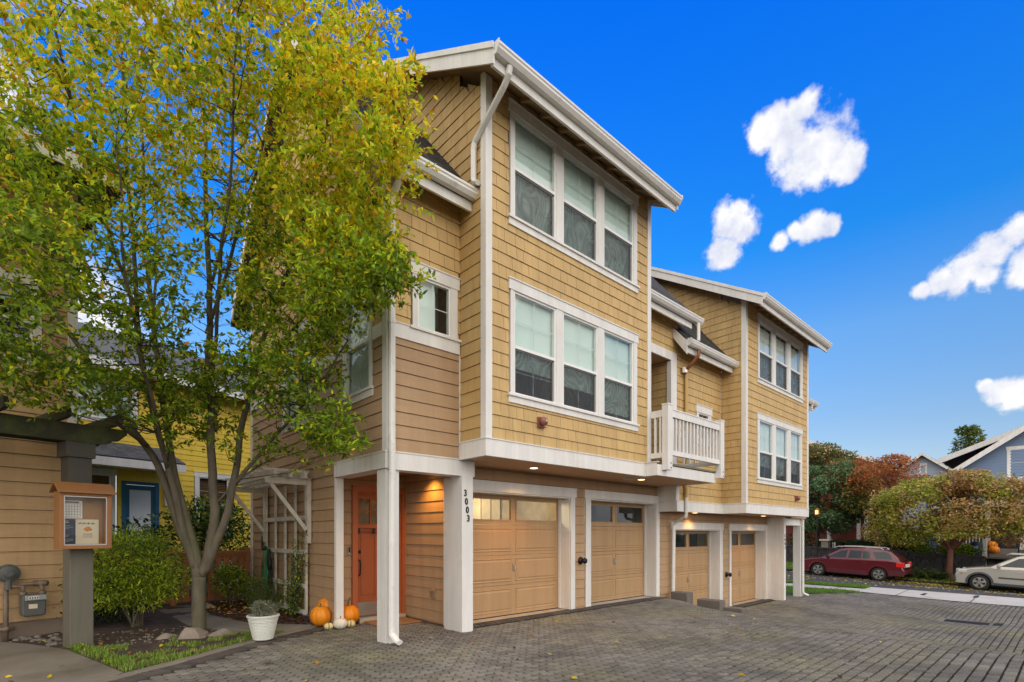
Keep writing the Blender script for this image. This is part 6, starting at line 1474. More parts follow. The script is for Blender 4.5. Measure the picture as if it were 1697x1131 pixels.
# ------------------------------------------------------------------ across the street
def arc(cx, cz, r_, a0, a1, n): return [(cx + r_ * math.cos(R(a0 + (a1 - a0) * i / n)), cz + r_ * math.sin(R(a0 + (a1 - a0) * i / n))) for i in range(n + 1)]
def build_car(name, label, at, rz, pitch, C):
    t = root(name, label, 'car', at, rz); t.rotation_euler = (0, -pitch, rz)
    M = Wm(t)
    def put(n_, b, m, parent=t, lab=None): b.xf(M); return part(n_, b, m, parent, lab)
    ra, fa, wr, W_ = C['ra'], C['fa'], C['wr'], C['hw']; ar = wr + .065
    low = C['tail'] + C['belt'] + C['hood'] + C['nose']
    sill = .30
    def lower(s):   # outline, shrunk by s
        p = [(C['nose'][-1][0], sill)] + arc(fa, wr, ar, -10, 190, 12) + [(fa - ar, sill), (ra + ar, sill)] + arc(ra, wr, ar, -10, 190, 12) + [(C['tail'][0][0], C['tail'][0][1] - .05)]
        return p
    top = low; bot = lower(0)
    outline = top + [q for q in bot]
    n = len(outline); cx = sum(p[0] for p in outline) / n
    def ring(y, s, dz=0):
        out = []
        for i, (x, z) in enumerate(outline):
            if i < len(top):
                zz = z - s * .8 if z > .75 else z; xx = x + (s if x < 1 else -s if x > C['L'] - 1.2 else 0) * .9
                out.append((xx, y, zz))
            else: out.append((x, y, z))
        return out
    b = MB(); b.smooth = False
    ys_ = [(-W_, .075), (-W_ + .035, .028), (-W_ + .12, 0), (W_ - .12, 0), (W_ - .035, .028), (W_, .075)]
    vs_ = []
    for y, s in ys_: vs_ += ring(y, s)
    fs = [list(range(n)), list(range((len(ys_) - 1) * n, len(ys_) * n))[::-1]] + [(k * n + i, k * n + (i + 1) % n, (k + 1) * n + (i + 1) % n, (k + 1) * n + i) for k in range(len(ys_) - 1) for i in range(n)]
    b.add(vs_, fs); o = put('body', b, C['paint']); bevel(o, .02, 2, 25)
    # cabin
    cab = C['cabin']; zb = min(z for _, z in cab); zt = max(z for _, z in cab)
    hw = lambda z: W_ - .05 - (z - zb) * C['tumble']
    m = len(cab); b = MB(); rows = []
    ctr = (sum(x for x, _ in cab) / m, zb + .2)
    def cring(sgn, k, ins):
        return [(x + (ctr[0] - x) * ins * .06, sgn * (hw(z) - k), z - (ins * .035 if z > zb + .25 else 0)) for x, z in cab]
    vs_ = cring(-1, 0, 1) + cring(-1, .06, 0) + cring(1, .06, 0) + cring(1, 0, 1)
    fs = [list(range(m)), list(range(3 * m, 4 * m))[::-1]] + [(k * m + i, k * m + (i + 1) % m, (k + 1) * m + (i + 1) % m, (k + 1) * m + i) for k in range(3) for i in range(m)]
    b.add(vs_, fs); o = put('cabin', b, C['paint']); bevel(o, .03, 2, 25)
    for sg in (-1, 1):
        for w_ in C['side_glass']:
            b = MB(); k = len(w_); d = .010
            b.add([(x, sg * (hw(z + .03) + d), z) for x, z in w_] + [(x, sg * (hw(z + .03) - .02), z) for x, z in w_], [list(range(k)), list(range(k, 2 * k))[::-1]] + [(i, (i + 1) % k, k + (i + 1) % k, k + i) for i in range(k)])
            put('side_window', b, 'car_glass')
        for (x0, x1) in C['seams']:
            b = MB(); b.add([(x0, sg * (W_ + .002), .42), (x0 + .012, sg * (W_ + .002), .42), (x1 + .012, sg * (W_ - .028), zb - .03), (x1, sg * (W_ - .028), zb - .03)], [(0, 1, 2, 3)]); put('door_seam', b, 'black_plastic')
        for x in C['handles']:
            b = MB(); b.box(x, x + .19, sg * W_ - .03, sg * W_ + .012, zb - .17, zb - .135); o = put('door_handle', b, C['paint']); bevel(o, .01)
        b = MB(); mx = C['mirror']; b.box(mx, mx + .12, min(sg * (W_ - .02), sg * (W_ + .20)), max(sg * (W_ - .02), sg * (W_ + .20)), zb + .02, zb + .17); o = put('mirror', b, C['mirror_m']); bevel(o, .03)
        # lower cladding and arch lips
        b = MB()
        for (a, c, z0, z1) in C['clad']: b.box(a, c, min(sg * (W_ - .04), sg * (W_ + .014)), max(sg * (W_ - .04), sg * (W_ + .014)), z0, z1)
        put('cladding', b, C['clad_m'])
        for cx_ in (ra, fa):
            b = MB(); i0 = arc(cx_, wr, ar - .012, -8, 188, 16); i1 = arc(cx_, wr, ar + .07, -6, 186, 16); k = len(i0); y0, y1 = sg * (W_ - .06), sg * (W_ + .022)
            b.add([(x, y1, z) for x, z in i0] + [(x, y1 - sg * .006, z) for x, z in i1] + [(x, y0, z) for x, z in i0] + [(x, y0, z) for x, z in i1],
                  [(i, i + 1, k + i + 1, k + i) for i in range(k - 1)] + [(i, i + 1, 2 * k + i + 1, 2 * k + i) for i in range(k - 1)] + [(k + i, k + i + 1, 3 * k + i + 1, 3 * k + i) for i in range(k - 1)])
            put('wheel_arch', b, C['clad_m'] if C.get('dark_arch') else C['paint'])
        for cx_ in (ra, fa):
            b = MB(); b.smooth = True; y = sg * (W_ - .13)
            b.lathe((cx_, y, wr), [(wr * .66, -.11), (wr * .93, -.11), (wr, -.075), (wr, .075), (wr * .93, .11), (wr * .66, .10)], 32, 'y', False); wo = put('wheel', b, 'tyre')
            b = MB(); f = sg * .085; rr = wr * .665
            b.lathe((cx_, y, wr), [(rr, -.09), (rr * 1.0, f), (rr * .90, f * 1.02), (rr * .86, f * .3)], 32, 'y', False)
            for k in range(C['spokes']):
                a = 2 * math.pi * k / C['spokes'] + .3
                for da in ((-.16, .16) if C.get('split') else (0,)):
                    c, s_ = math.cos(a), math.sin(a); c2, s2_ = math.cos(a + da), math.sin(a + da)
                    b.bar((cx_ + c * rr * .1, y + f * .92, wr + s_ * rr * .1), (cx_ + c2 * rr * .95, y + f * .92, wr + s2_ * rr * .95), .055 if C.get('split') else .085, .03, (0, 1, 0))
            b.lathe((cx_, y, wr), [(rr * .24, f * .8), (rr * .24, f * 1.08), (rr * .1, f * 1.12)], 14, 'y')
            put('rim', b, 'rim', wo)
            b = MB(); b.lathe((cx_, y, wr), [(rr * .99, f * .35), (.05, f * .33)], 24, 'y'); put('brake_disc', b, 'black_plastic', wo)
        b = MB(); b.box(ra - ar, fa + ar, -.5, .5, .18, .62) if sg == 1 else None
        if b.v: put('underbody', b, 'black_plastic')
    # windscreen, rear glass, lamps
    for nm in ('windscreen', 'rear_window'):
        (x0, z0), (x1, z1) = C[nm]; b = MB(); dx, dz = (z1 - z0), -(x1 - x0); l = math.hypot(dx, dz); s_ = 1 if nm == 'windscreen' else -1; nx, nz = abs(dx) / l * s_ * .016, abs(dz) / l * .016
        b.hexa([(x0, -hw(z0) + .10, z0), (x0, hw(z0) - .10, z0), (x0 + nx, hw(z0) - .10, z0 + nz), (x0 + nx, -hw(z0) + .10, z0 + nz), (x1, -hw(z1) + .12, z1), (x1, hw(z1) - .12, z1), (x1 + nx, hw(z1) - .12, z1 + nz), (x1 + nx, -hw(z1) + .12, z1 + nz)])
        put(nm, b, 'car_glass')
    for sg in (-1, 1):
        for nm, m_, box_ in C['lamps']:
            x0, x1, yi, z0, z1 = box_; b = MB(); ya, yb = sorted((sg * yi, sg * (W_ - .002 + .012))); b.box(x0, x1, ya, yb, z0, z1); o = put(nm, b, m_); bevel(o, .025)
    for fn in C['extra']: fn(put, hw, W_)
    return t
def red_extra(put, hw, W_):
    for sg in (-1, 1):
        b = MB(); b.tube([(.95, sg * .60, 1.665), (1.10, sg * .61, 1.735), (2.2, sg * .61, 1.755), (3.05, sg * .60, 1.72), (3.25, sg * .59, 1.64)], .024, 6); put('roof_rail', b, 'rail_silver')
    b = MB(); b.box(-.05, .10, -.86, .86, .42, .66); o = put('rear_bumper', b, 'car_red_trim'); bevel(o, .04)
    b = MB(); b.box(-.03, .06, -.30, .30, .80, .95); put('plate', b, 'paper')
def sil_extra(put, hw, W_):
    b = MB(); b.box(4.62, 4.86, -.90, .90, .36, .58); o = put('front_bumper', b, 'car_grey_trim'); bevel(o, .04)
    for sg in (-1, 1):
        b = MB(); b.box(4.80, 4.885, min(sg * .05, sg * .33), max(sg * .05, sg * .33), .70, .93); o = put('grille', b, 'rail_silver'); bevel(o, .03)
        b = MB(); b.tube([(1.2, sg * .60, 1.72), (1.3, sg * .61, 1.77), (3.0, sg * .61, 1.77), (3.1, sg * .6, 1.70)], .022, 6); put('roof_rail', b, 'rail_silver')
red = dict(L=5.05, ra=1.08, fa=3.95, wr=.36, hw=.92, paint='car_red', tumble=.36, spokes=5, split=True, mirror=3.42, mirror_m='black_plastic',
    tail=[(.02, .45), (-.03, .62), (.04, .80), (.10, 1.10)], belt=[(.6, 1.13), (2.2, 1.10), (3.55, 1.06)], hood=[(3.75, 1.07), (4.3, 1.0), (4.75, .90)], nose=[(4.97, .76), (5.04, .60), (4.98, .32)],
    cabin=[(.16, 1.09), (.32, 1.32), (.62, 1.58), (1.0, 1.665), (1.8, 1.70), (2.6, 1.675), (2.95, 1.60), (3.85, 1.055)],
    side_glass=[[(.52, 1.17), (1.22, 1.15), (1.42, 1.50), (.85, 1.55), (.66, 1.45)], [(1.50, 1.14), (1.85, 1.135), (1.85, 1.53), (1.62, 1.52), (1.52, 1.44)][::1], [(1.90, 1.135), (2.52, 1.12), (2.46, 1.545), (1.90, 1.53)], [(2.62, 1.12), (3.48, 1.10), (2.86, 1.50), (2.56, 1.545)]],
    seams=[(1.52, 1.52), (2.58, 2.56), (3.62, 3.58)], handles=[1.60, 2.70], clad=[(-.02, .62, .34, .62), (1.56, 3.48, .27, .50)], clad_m='car_red_trim',
    windscreen=((3.78, 1.09), (3.02, 1.575)), rear_window=((.22, 1.14), (.58, 1.54)), lamps=[('tail_lamp', 'tail_red', (-.005, .34, .70, .80, 1.05)), ('headlight', 'lamp_clear', (4.70, 4.93, .55, .72, .86))], extra=[red_extra])
sil = dict(L=4.86, ra=1.02, fa=3.95, wr=.365, hw=.935, paint='car_silver', tumble=.36, spokes=5, split=True, mirror=3.25, mirror_m='car_silver', dark_arch=True,
    tail=[(.04, .45), (.0, .70), (.05, .95), (.12, 1.14)], belt=[(.8, 1.17), (2.2, 1.14), (3.3, 1.10)], hood=[(3.55, 1.14), (4.1, 1.07), (4.55, .98)], nose=[(4.78, .86), (4.86, .66), (4.82, .34)],
    cabin=[(.12, 1.12), (.30, 1.40), (.55, 1.66), (1.1, 1.74), (1.9, 1.76), (2.5, 1.72), (2.75, 1.66), (3.65, 1.11)],
    side_glass=[[(.55, 1.22), (1.15, 1.20), (1.25, 1.58), (.85, 1.58)], [(1.30, 1.20), (2.30, 1.18), (2.26, 1.61), (1.36, 1.60)], [(2.38, 1.18), (3.28, 1.16), (2.68, 1.57), (2.32, 1.61)]],
    seams=[(1.34, 1.36), (2.36, 2.34), (3.36, 3.38)], handles=[1.5, 2.5], clad=[(1.50, 3.45, .29, .40), (2.42, 3.30, .62, .69)], clad_m='car_grey_trim',
    windscreen=((3.60, 1.14), (2.82, 1.63)), rear_window=((.20, 1.2), (.5, 1.6)), lamps=[('headlight', 'lamp_clear', (4.40, 4.74, .62, .80, .96)), ('turn_lamp', 'amber', (4.56, 4.66, .80, .70, .77)), ('tail_lamp', 'tail_red', (.0, .2, .7, .9, 1.1))], extra=[sil_extra])
car_r = build_car('parked_car', 'dark red station wagon with silver roof rails parked beside the stone wall', (33.33, 7.05 - 1.08, street_z(33.3, 7.05 - 1.08)), R(90), .042, red)
car_s = build_car('parked_car', 'silver car with dark wheel arches parked at the right edge', (33.50, 3.12 - 3.95, street_z(33.4, 3.12 - 3.95)), R(90), .042, sil)
for c in (car_r, car_s): c['group'] = 'cars parked along the street'

# stone retaining wall
sw_ = root('retaining_wall', 'low dark stone retaining wall behind the parked cars', 'wall', (36.5, 6, verge_h(36.4, 6)))
b = MB(); b.box(36.45, 36.8, 3.25, 22, -1.4, .25); b.box(36.45, 36.8, -14, 2.05, -1.4, .0); part('wall_core', b, 'wall_stone', sw_)
st_me = MB(); st_me.hexa([(0, -.5, 0), (0, .5, 0), (.2, .5, 0), (.2, -.5, 0), (0.02, -.47, 1), (0.02, .47, 1), (.2, .47, 1), (.2, -.47, 1)]); st_m = st_me.mesh('stone', 'wall_stone')
rg = random.Random(6); cnt = 0; rest = MB()
for k in range(7):
    for y0, y1, up in ((3.25, 15.0, 1), (-6, 2.05, 0)):
        y = y0 + rg.uniform(0, .3)
        while y < y1:
            ln = rg.uniform(.25, .55); z = verge_h(36.4, y) - .12 + k * .165
            if z + .16 < verge_h(36.4, y) + 1.06:
                piece('stone', st_m, Matrix.Translation((36.36 - rg.uniform(0, .04), y + ln / 2, z)) @ Matrix.Rotation(rg.uniform(-.04, .04), 4, 'Z') @ Matrix.Diagonal((1, ln - .015, .155, 1)), sw_)
            y += ln
b = MB(); b.box(36.30, 36.85, 3.25, 15.0, 0, .07); vs_ = []
b.v = [(x, y, z + verge_h(36.4, y) + 1.0) for x, y, z in b.v]; part('coping', b, 'wall_stone', sw_)

def tree(name, label, at, blobs, n, L_, W_, mats_, pick, seed, trunk_r=.1, limbs_=6, bark='bark_dark', fork=.4, group=None, flat=.6, shell=.45, out=.6, lean=(0, 0)):
    rg = random.Random(seed); t = root(name, label, 'tree', at, group=group); A = Vector(at); b = MB(); b.smooth = True
    mean = sum((Vector(c) * w for c, _, w in blobs), Vector()) / sum(w for *_, w in blobs)
    f = A.lerp(Vector((mean.x, mean.y, mean.z)), fork); b.tube([A - Vector((0, 0, .1)), A + Vector((0, 0, .1)), A.lerp(f, .5) + rdir(rg) * .05, f], [trunk_r * 1.25, trunk_r, trunk_r * .85, trunk_r * .7], 9)
    for i in range(limbs_):
        c, r_, _ = blobs[i % len(blobs)]; e = Vector((c[0] + rg.uniform(-.6, .6) * r_[0], c[1] + rg.uniform(-.6, .6) * r_[1], c[2] + rg.uniform(-.1, .7) * r_[2])); m_ = f.lerp(e, .5) + rdir(rg) * .15
        b.tube([f - Vector((0, 0, .1)), f.lerp(m_, .6), m_, e], [trunk_r * .55, trunk_r * .42, trunk_r * .28, .01], 6)
        for q in range(4):
            e2 = m_ + rdir(rg, -.2, 1) * max(r_) * .55; b.tube([m_, m_.lerp(e2, .5) + rdir(rg) * .05, e2], [trunk_r * .2, trunk_r * .12, .006], 4)
    part('trunk', b, bark, t)
    part('crown', cloud(blobs, n, L_, W_, pick, rg, True, shell, out, flat=flat), mats_, t, kind='stuff'); return t
def sub_blobs(c, r_, n, rs, seed, lo=-.4):
    rg = random.Random(seed); o = [(c, tuple(x * .72 for x in r_), 1.2)]
    for i in range(n):
        u = rdir(rg, lo, 1); o.append(((c[0] + u.x * r_[0] * .8, c[1] + u.y * r_[1] * .8, c[2] + u.z * r_[2] * .8), (rs * rg.uniform(.7, 1.2), rs * rg.uniform(.7, 1.2), rs * rg.uniform(.4, .65)), .55))
    return o
def maple_pick(p, u, q, rg):
    k = mnoise.noise(p * .55 + Vector((3, 1, 0))) + .5 * mnoise.noise(p * 1.5) + (.34 if p.y < 4.6 else 0.0) + .1 * (p.z - 3)
    r_ = rg.random()
    if k < -.1: return 0 if r_ < .5 else (1 if r_ < .85 else 2)
    if k < .25: return 1 if r_ < .4 else (0 if r_ < .6 else (3 if r_ < .85 else 2))
    return 3 if r_ < .5 else (4 if r_ < .75 else 2)
tree('maple_tree', 'wide domed maple with green and tan leaves between the two parked cars', (34.9, 4.50, verge_h(34.9, 4.5)), sub_blobs((35.0, 4.35, 2.6), (2.3, 3.8, 2.1), 50, 1.0, 5, -.55) + [((34.9, 7.4, 1.5), (1.0, 1.1, .6), 1), ((34.6, 6.2, 1.25), (1.0, 1.0, .5), .9), ((35.4, 2.2, 1.5), (1.1, 1.0, .6), .9), ((35.8, 5.0, 1.5), (.8, 1.2, .5), .7)], 30000, .15, .085, ['maple_green', 'maple_yellow', 'maple_olive', 'maple_tan', 'maple_rust'], maple_pick, 51, .16, 9, 'bark_red', .42, group='autumn trees across the street', shell=.55)
def red_pick(p, u, q, rg):
    k = (p.z - 3.7) * .55 + .6 * mnoise.noise(p * .9); r_ = rg.random()
    if k > .55: return 0 if r_ < .55 else 1
    if k > -.2: return 1 if r_ < .45 else (2 if r_ < .8 else 0)
    return 2 if r_ < .6 else (3 if r_ < .9 else 1)
tree('red_maple', 'maple reddening at the top behind the dark red car', (37.9, 8.55, terrace_h(38, 8.5)), sub_blobs((38.2, 8.4, 4.1), (1.9, 2.9, 2.4), 40, .85, 8, -.8), 19000, .15, .085, ['maple_red', 'maple_rust', 'maple_olive', 'maple_green'], red_pick, 52, .10, 7, 'bark_dark', .45, group='autumn trees across the street')
def green_pick(p, u, q, rg):
    k = (p.z - 5.4) * .5 + .5 * mnoise.noise(p * .8); r_ = rg.random()
    if k > .4: return 2 if r_ < .5 else (3 if r_ < .72 else 0)
    return 0 if r_ < .5 else (1 if r_ < .85 else 2)
tree('dogwood_tree', 'tall blue-green leafy tree beside the far townhouse corner', (37.9, 11.6, terrace_h(38, 11.6)), sub_blobs((38.1, 11.3, 4.45), (1.9, 2.6, 3.25), 48, .95, 9, -.95), 28000, .18, .10, ['spruce', 'spruce_light', 'maple_olive', 'maple_tan'], green_pick, 53, .11, 7, 'bark_dark', .4, group='autumn trees across the street', flat=.9)
tree('slender_tree', 'slender wind-bent tree rising behind the blue roof', (70, 7.7, 0), [((70.0, 7.9, 10.2), (.8, .9, 1.6), 1), ((70, 7.0, 11.2), (.7, .7, 1.0), .7), ((70, 8.3, 8.6), (.8, 1.0, 1.2), .8), ((70, 7.1, 12.0), (.5, .4, .5), .35), ((70, 7.9, 12.1), (.5, .5, .4), .4)], 2600, .34, .14, ['maple_olive', 'shrub_green', 'spruce'], wpick(3, 2, 1), 54, .16, 5, 'bark_dark', .55)
for i, (x, y, h, lab) in enumerate(((82, 14.4, 9.5, 'dark conifer tip just left of the small blue gable'), (86, 16.4, 9.4, 'shorter dark conifer tip above the red maple'), (84, 12.6, 10.0, 'thin conifer tip right above the small blue gable'))):
    bl = [((x, y, h * (.35 + .6 * k / 7)), (1.7 * (1 - k / 8), 1.7 * (1 - k / 8), .75), 1 - k / 9) for k in range(8)]
    tree('conifer', lab, (x, y, -1), bl, 1400, .42, .14, ['shrub_dark', 'spruce'], wpick(2, 1), 60 + i, .14, 3, 'bark_dark', .8, group='distant conifers')
wood = MB(); rg = random.Random(90)
bl = [((rg.uniform(88, 120), y, rg.uniform(1, 4)), (4, 4.5, rg.uniform(3, 4.5)), 1) for y in range(-45, 90, 5)]
w_ = cloud(bl, 9000, .9, .5, wpick(3, 2, 1), rg, True, .6); struct('far_wood', w_, ['shrub_dark', 'spruce', 'maple_olive'], 'stuff')

# hedges and shrubs on the terrace
def hedge(label, x0, x1, y0, y1, z0, z1, n, seed):
    t = root('clipped_hedge', label, 'hedge', ((x0 + x1) / 2, (y0 + y1) / 2, z0), group='clipped hedges across the street'); rg = random.Random(seed); b = MB(); b.box(x0 + .06, x1 - .06, y0 + .06, y1 - .06, z0, z1 - .06); part('core', b, 'shrub_dark', t)
    b = MB()
    for k in range(n):
        f = rg.random(); p = Vector((rg.uniform(x0, x1), rg.uniform(y0, y1), rg.uniform(z0, z1)))
        if f < .5: p.x = x0 + rg.uniform(-.03, .04)
        elif f < .8: p.z = z1 + rg.uniform(-.05, .04)
        else: p.y = (y0 if rg.random() < .5 else y1) + rg.uniform(-.04, .04)
        b.cur = 0 if rg.random() < .7 else 1; add_leaf(b, rg, p, rdir(rg), .09, .05, True)
    part('foliage', b, ['hedge_green', 'shrub_dark'], t, kind='stuff')
tz = terrace_h(37, 9)
hedge('clipped boxy hedge right of the stone pedestal', 37.0, 37.8, 9.9, 11.25, tz, tz + .62, 1500, 1); hedge('clipped boxy hedge directly behind the red car', 37.0, 37.8, 8.3, 9.75, tz, tz + .62, 1500, 2)
for i, (y, x, h, lab) in enumerate(((6.0, 37.1, .62, 'bright green round shrub on the wall left of the maple trunk'), (4.75, 37.0, .68, 'bright green round shrub on the wall behind the maple trunk'), (1.25, 37.1, .7, 'bright green round shrub right of the porch steps'), (3.95, 37.2, .6, 'bright green shrub next to the navy bin'))):
    shrub('round_shrub', lab, 'shrub', (x, y, tz - .15), [((x, y, tz + h * .3), (.55, .62, h * .55), 1)], 1400, .10, .06, ['shrub_green', 'shrub_lime', 'shrub_dark'], (3, 1.6, 1), 4, 70 + i, group='bright shrubs on the terrace')
for i, (y, x, lab) in enumerate(((7.2, 37.4, 'dark bushy shrub under the red maple'), (6.6, 38.0, 'dark shrub in the gap between the maples'), (12.4, 37.3, 'dark shrub behind the porch posts'))):
    shrub('dark_terrace_shrub', lab, 'shrub', (x, y, tz - .1), [((x, y, tz + .65), (.8, .9, .75), 1)], 1500, .12, .07, ['shrub_dark', 'hedge_green', 'maple_rust'], (4, 2, .6), 4, 80 + i, group='dark shrubs on the terrace')
rg = random.Random(15); b = MB()
for k in range(1500):
    y = rg.uniform(4.7, 6.6); x = 34.75 + rg.gauss(0, .22); h = rg.uniform(.35, .7) * (1 - abs(y - 5.5) * .35); a = rg.uniform(0, 6.28); l = rg.uniform(.1, .5); z = verge_h(x, y) - .02; b.cur = rg.randint(0, 1)
    b.add([(x - .012, y, z), (x + .012, y, z), (x + math.cos(a) * l * .4, y + math.sin(a) * l * .4, z + h * .75), (x + math.cos(a) * l, y + math.sin(a) * l, z + h * .8)], [(0, 1, 2), (1, 3, 2)])
solo('grass_clump', b, ['ornamental_grass', 'shrub_dark'], 'long arching ornamental grass clump at the maple trunk', 'grass', (34.75, 5.6, verge_h(34.7, 5.6)))
fl = MB()
for k in range(1500):
    y = 3.0 + rg.gauss(2.2, 2.2); x = rg.choice([33.6 + rg.gauss(0, .22), 33.4 + rg.gauss(0, .5), rg.uniform(34, 36)]); z = (street_z(x, y) if x < 33.8 else verge_h(x, y)) + .012
    fl.cur = rg.choice([0, 0, 1, 2]); a = rg.uniform(0, 6.28); add_leaf(fl, rg, Vector((x, y, z)), Vector((math.cos(a), math.sin(a), rg.uniform(0, .2))), .10, .06, True)
for k in range(420):
    y = rg.uniform(0, 12); x = rg.uniform(24.5, 33.5); fl.cur = rg.choice([0, 0, 1, 2]); a = rg.uniform(0, 6.28); add_leaf(fl, rg, Vector((x, y, street_z(x, y) + .012)), Vector((math.cos(a), math.sin(a), .05)), .09, .055, True)
struct('street_leaves', fl, ['maple_yellow', 'maple_tan', 'leaf_gold'], 'stuff')
vg = random.Random(44)
def vpts(rg):
    x = rg.uniform(34.1, 36.2); y = rg.uniform(2.2, 13); return x, y, verge_h(x, y) - .02, 1
grass('verge_weeds', 'grass', vpts, 5000, .06, .16, seed=6, w=.012)
# pedestal with railing, lamp, yard sign
b = MB(); b.box(36.5, 37.0, 10.55, 10.95, verge_h(36.4, 10.5) - .1, 1.02); b2 = MB(); b2.box(36.42, 37.08, 10.47, 11.03, 1.02, 1.12)
pd = root('stone_pedestal', 'pale capped stone pedestal at the end of the stone wall', 'pedestal', (36.75, 10.75, verge_h(36.4, 10.7))); part('shaft', b, 'concrete', pd); part('cap', b2, 'concrete_pale', pd)
ra_ = root('iron_railing', 'short black iron railing beside the stone pedestal', 'railing', (36.8, 10.2, terrace_h(36.8, 10.2)))
for k in range(4): b = MB(); b.box(36.6, 36.63, 9.98 + k * .14, 10.01 + k * .14, terrace_h(36.7, 10) - .1, 1.0); part('railing_bar', b, 'iron_black', ra_)
b = MB(); b.box(36.59, 36.64, 9.96, 10.45, 1.0, 1.05); part('top_rail', b, 'iron_black', ra_)
lp = root('lamp_post', 'lit copper lantern on a thin post in front of the blue-green tree', 'lamp', (35.4, 10.85, verge_h(35.4, 10.8)))
b = MB(); b.tube([(35.4, 10.85, verge_h(35.4, 10.8) - .1), (35.4, 10.85, 2.62)], .035, 8); part('post', b, 'iron_black', lp)
b = MB(); b.box(35.29, 35.51, 10.74, 10.96, 2.62, 2.68); b.lathe((35.4, 10.85, 0), [(.16, 2.94), (.03, 3.06)], 4)
for dx in (-.09, .09):
    for dy in (-.09, .09): b.box(35.4 + dx - .015, 35.4 + dx + .015, 10.85 + dy - .015, 10.85 + dy + .015, 2.68, 2.94)
part('lantern_frame', b, 'copper', lp)
b = MB(); b.box(35.33, 35.47, 10.78, 10.92, 2.682, 2.92); part('lantern_glass', b, 'lantern_glow', lp)
b = MB(); b.box(36.95, 36.98, 10.28, 10.44, tz + .1, tz + .5); solo('yard_sign', b, 'paper', 'small white yard sign by the clipped hedges', 'sign', (36.95, 10.36, tz))

# ---- houses beyond
def gable_house(name, label, X, yc, hw_, zt, ze, z0, wall_m, depth, expo, over=.45, barge=.32, trim='white_trim', soff='eave_soffit'):
    t = root(name, label, 'house', (X + depth / 2, yc, z0)); w = sd(X); sl = (zt - ze) / hw_
    poly = [(yc - hw_, z0), (yc + hw_, z0), (yc + hw_, ze), (yc, zt), (yc - hw_, ze)]
    sh = MB(); sheath(sh, w, poly, [], th=.1); sh.box(X, X + depth, yc + hw_ - .1, yc + hw_, z0, ze); sh.box(X, X + depth, yc - hw_, yc - hw_ + .1, z0, ze); wl = part('wall', sh, wall_m, t)
    siding(wl, w, poly, [], 'siding_board', wall_m, z0, expo, .02, Limit(200))
    rf = MB(); e = over + hw_
    for s_ in (1, -1):
        pr_ = [(yc, zt + .22), (yc + s_ * e, zt + .22 - sl * e), (yc + s_ * e, zt + .08 - sl * e), (yc, zt + .08)]
        rf.prism('x', pr_, X - .5, X + depth + .4)
    part('roof', rf, 'roof_shingle', t)
    bb = MB()
    for s_ in (1, -1): bb.prism('x', [(yc, zt + .24), (yc + s_ * (e + .05), zt + .24 - sl * (e + .05)), (yc + s_ * (e + .05), zt + .24 - barge - sl * (e + .05)), (yc, zt + .24 - barge)], X - .56, X - .505)
    part('barge_board', bb, trim, t)
    return t, w
bh, bw_ = gable_house('blue_house', 'blue-grey clapboard house with white trimmed gable behind the domed maple', 41.0, .2, 6.2, 8.55, 4.15, .2, 'blue_siding', 10, .17)
window(bh, bw_, .75, 2.75, 4.55, 6.45, [(.92, 1.66), (1.8, 2.58)], mid=5.5, lower='none', shade_lo=5.6, label='white framed upper window')
b = MB()
b.prism('x', [(-4, 10.6), (6.3, 6.49), (6.3, 6.14), (-4, 10.25)], 44.4, 44.5); part('barge_board', b, 'white_trim', bh)
b = MB(); b.prism('x', [(-4, 10.62), (6.3, 6.51), (6.3, 6.39), (-4, 10.5)], 44.5, 52); part('roof', b, 'roof_shingle', bh)
# its porch
tz2 = terrace_h(38, 3)
b = MB(); b.box(38.9, 41.0, -6, 5.6, .2, .62); part('porch_deck', b, 'step_concrete', bh)
b = MB(); b.box(40.85, 40.95, -5.8, 5.5, .62, 2.9); part('porch_wall', b, 'grey_porch', bh)
b = MB(); b.box(38.7, 41.0, -6, 5.8, 2.95, 3.25); part('porch_beam', b, 'white_trim', bh)
for k in range(5): b = MB(); b.box(37.4 + k * .3, 38.95, 2.15, 3.25, -.55 + k * .235, -.55 + (k + 1) * .235); part('porch_step', b, 'step_concrete', bh)
for y in (3.35, 2.0, 5.4): b = MB(); b.box(38.82, 39.02, y - .1, y + .1, .6, 2.95); part('porch_column', b, 'white_trim', bh)
for y0, y1 in ((3.45, 5.3), (-.2, 1.9)):
    b = MB(); b.box(38.88, 38.96, y0, y1, 1.40, 1.48); b.box(38.88, 38.96, y0, y1, .72, .79); y = y0 + .08
    while y < y1: b.box(38.9, 38.94, y, y + .05, .79, 1.40); y += .14
    part('porch_railing', b, 'white_trim', bh)
b = MB(); b.box(37.6, 37.78, 3.28, 3.46, -.6, 1.18); part('stair_post', b, 'white_trim', bh)
b = MB(); b.tube([(38.9, 2.05, 1.5), (37.5, 2.05, .55)], .03, 6); b.tube([(37.5, 2.05, .56), (37.5, 2.05, -.5)], .03, 6); part('handrail', b, 'iron_black', bh)
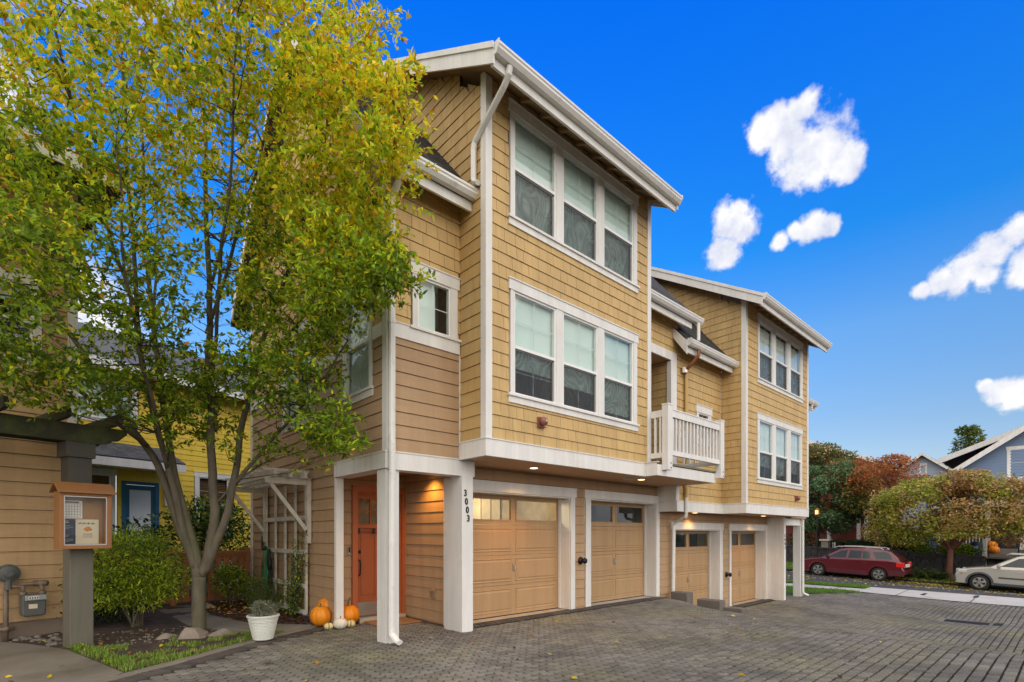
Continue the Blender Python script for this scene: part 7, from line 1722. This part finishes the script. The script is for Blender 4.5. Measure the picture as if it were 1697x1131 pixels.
b = MB(); b.lathe((40.3, 1.75, 2.75), [(.16, 0), (.16, .1), (.05, .16)], 14); part('porch_lamp', b, 'lantern_glow', bh)
pumpkin((38.72, 3.18, .63), .26, .44, 'pumpkin', 'orange pumpkin at the top of the porch steps', group='pumpkins on the blue house porch'); pumpkin((38.38, 3.05, .39), .24, .42, 'pumpkin', 'lower orange pumpkin on the porch steps', group='pumpkins on the blue house porch')
bn = root('navy_bin', 'dark navy rounded bin with pale blue mark by the porch steps', 'bin', (37.2, 3.66, tz2)); b = MB(); b.smooth = True; b.lathe((37.2, 3.66, 0), [(.19, tz2 - .1), (.24, tz2 + .2), (.27, tz2 + .62), (.26, tz2 + .74), (.16, tz2 + .84), (.02, tz2 + .87)], 18); part('drum', b, 'bin_navy', bn)
b = MB(); b.add([(36.925 - .0, 3.66 + .12 * math.cos(a * .524), tz2 + .55 + .07 * math.sin(a * .524)) for a in range(12)], [list(range(12))]); b.prism('x', [(3.56, tz2 + .52), (3.76, tz2 + .52), (3.72, tz2 + .58), (3.66, tz2 + .60), (3.60, tz2 + .58)], 36.90, 36.95); part('printed_mark', b, 'emblem', bn)
rh, rw_ = gable_house('red_house', 'dark red house with pale barge boards half hidden by the red maple', 43.5, 15.6, 5.6, 9.2, 6.7, .2, 'red_siding', 9, .18)
for y in (9.9, 10.35, 12.2): b = MB(); b.box(42.3, 42.5, y - .1, y + .1, .4, 2.7); part('porch_column', b, 'white_trim', rh)
b = MB(); b.box(42.2, 43.4, 9.6, 16, 2.7, 2.95); part('porch_beam', b, 'white_trim', rh)
gh, gw_ = gable_house('small_blue_house', 'distant pale blue gable with tiny white window between the tree crowns', 58.0, 9.25, 1.75, 8.45, 7.0, -1, 'pale_blue', 6, .3, over=.3, barge=.26)
window(gh, gw_, 8.95, 9.55, 6.75, 7.75, [(9.07, 9.43)], lower='none', label='tiny white gable window')
for o in bpy.data.objects:
    if o.name.split('.')[0] in ('house', 'blue_house', 'red_house', 'small_blue_house', 'brown_house', 'yellow_house') and o.get('category'): o['group'] = 'neighbouring houses'
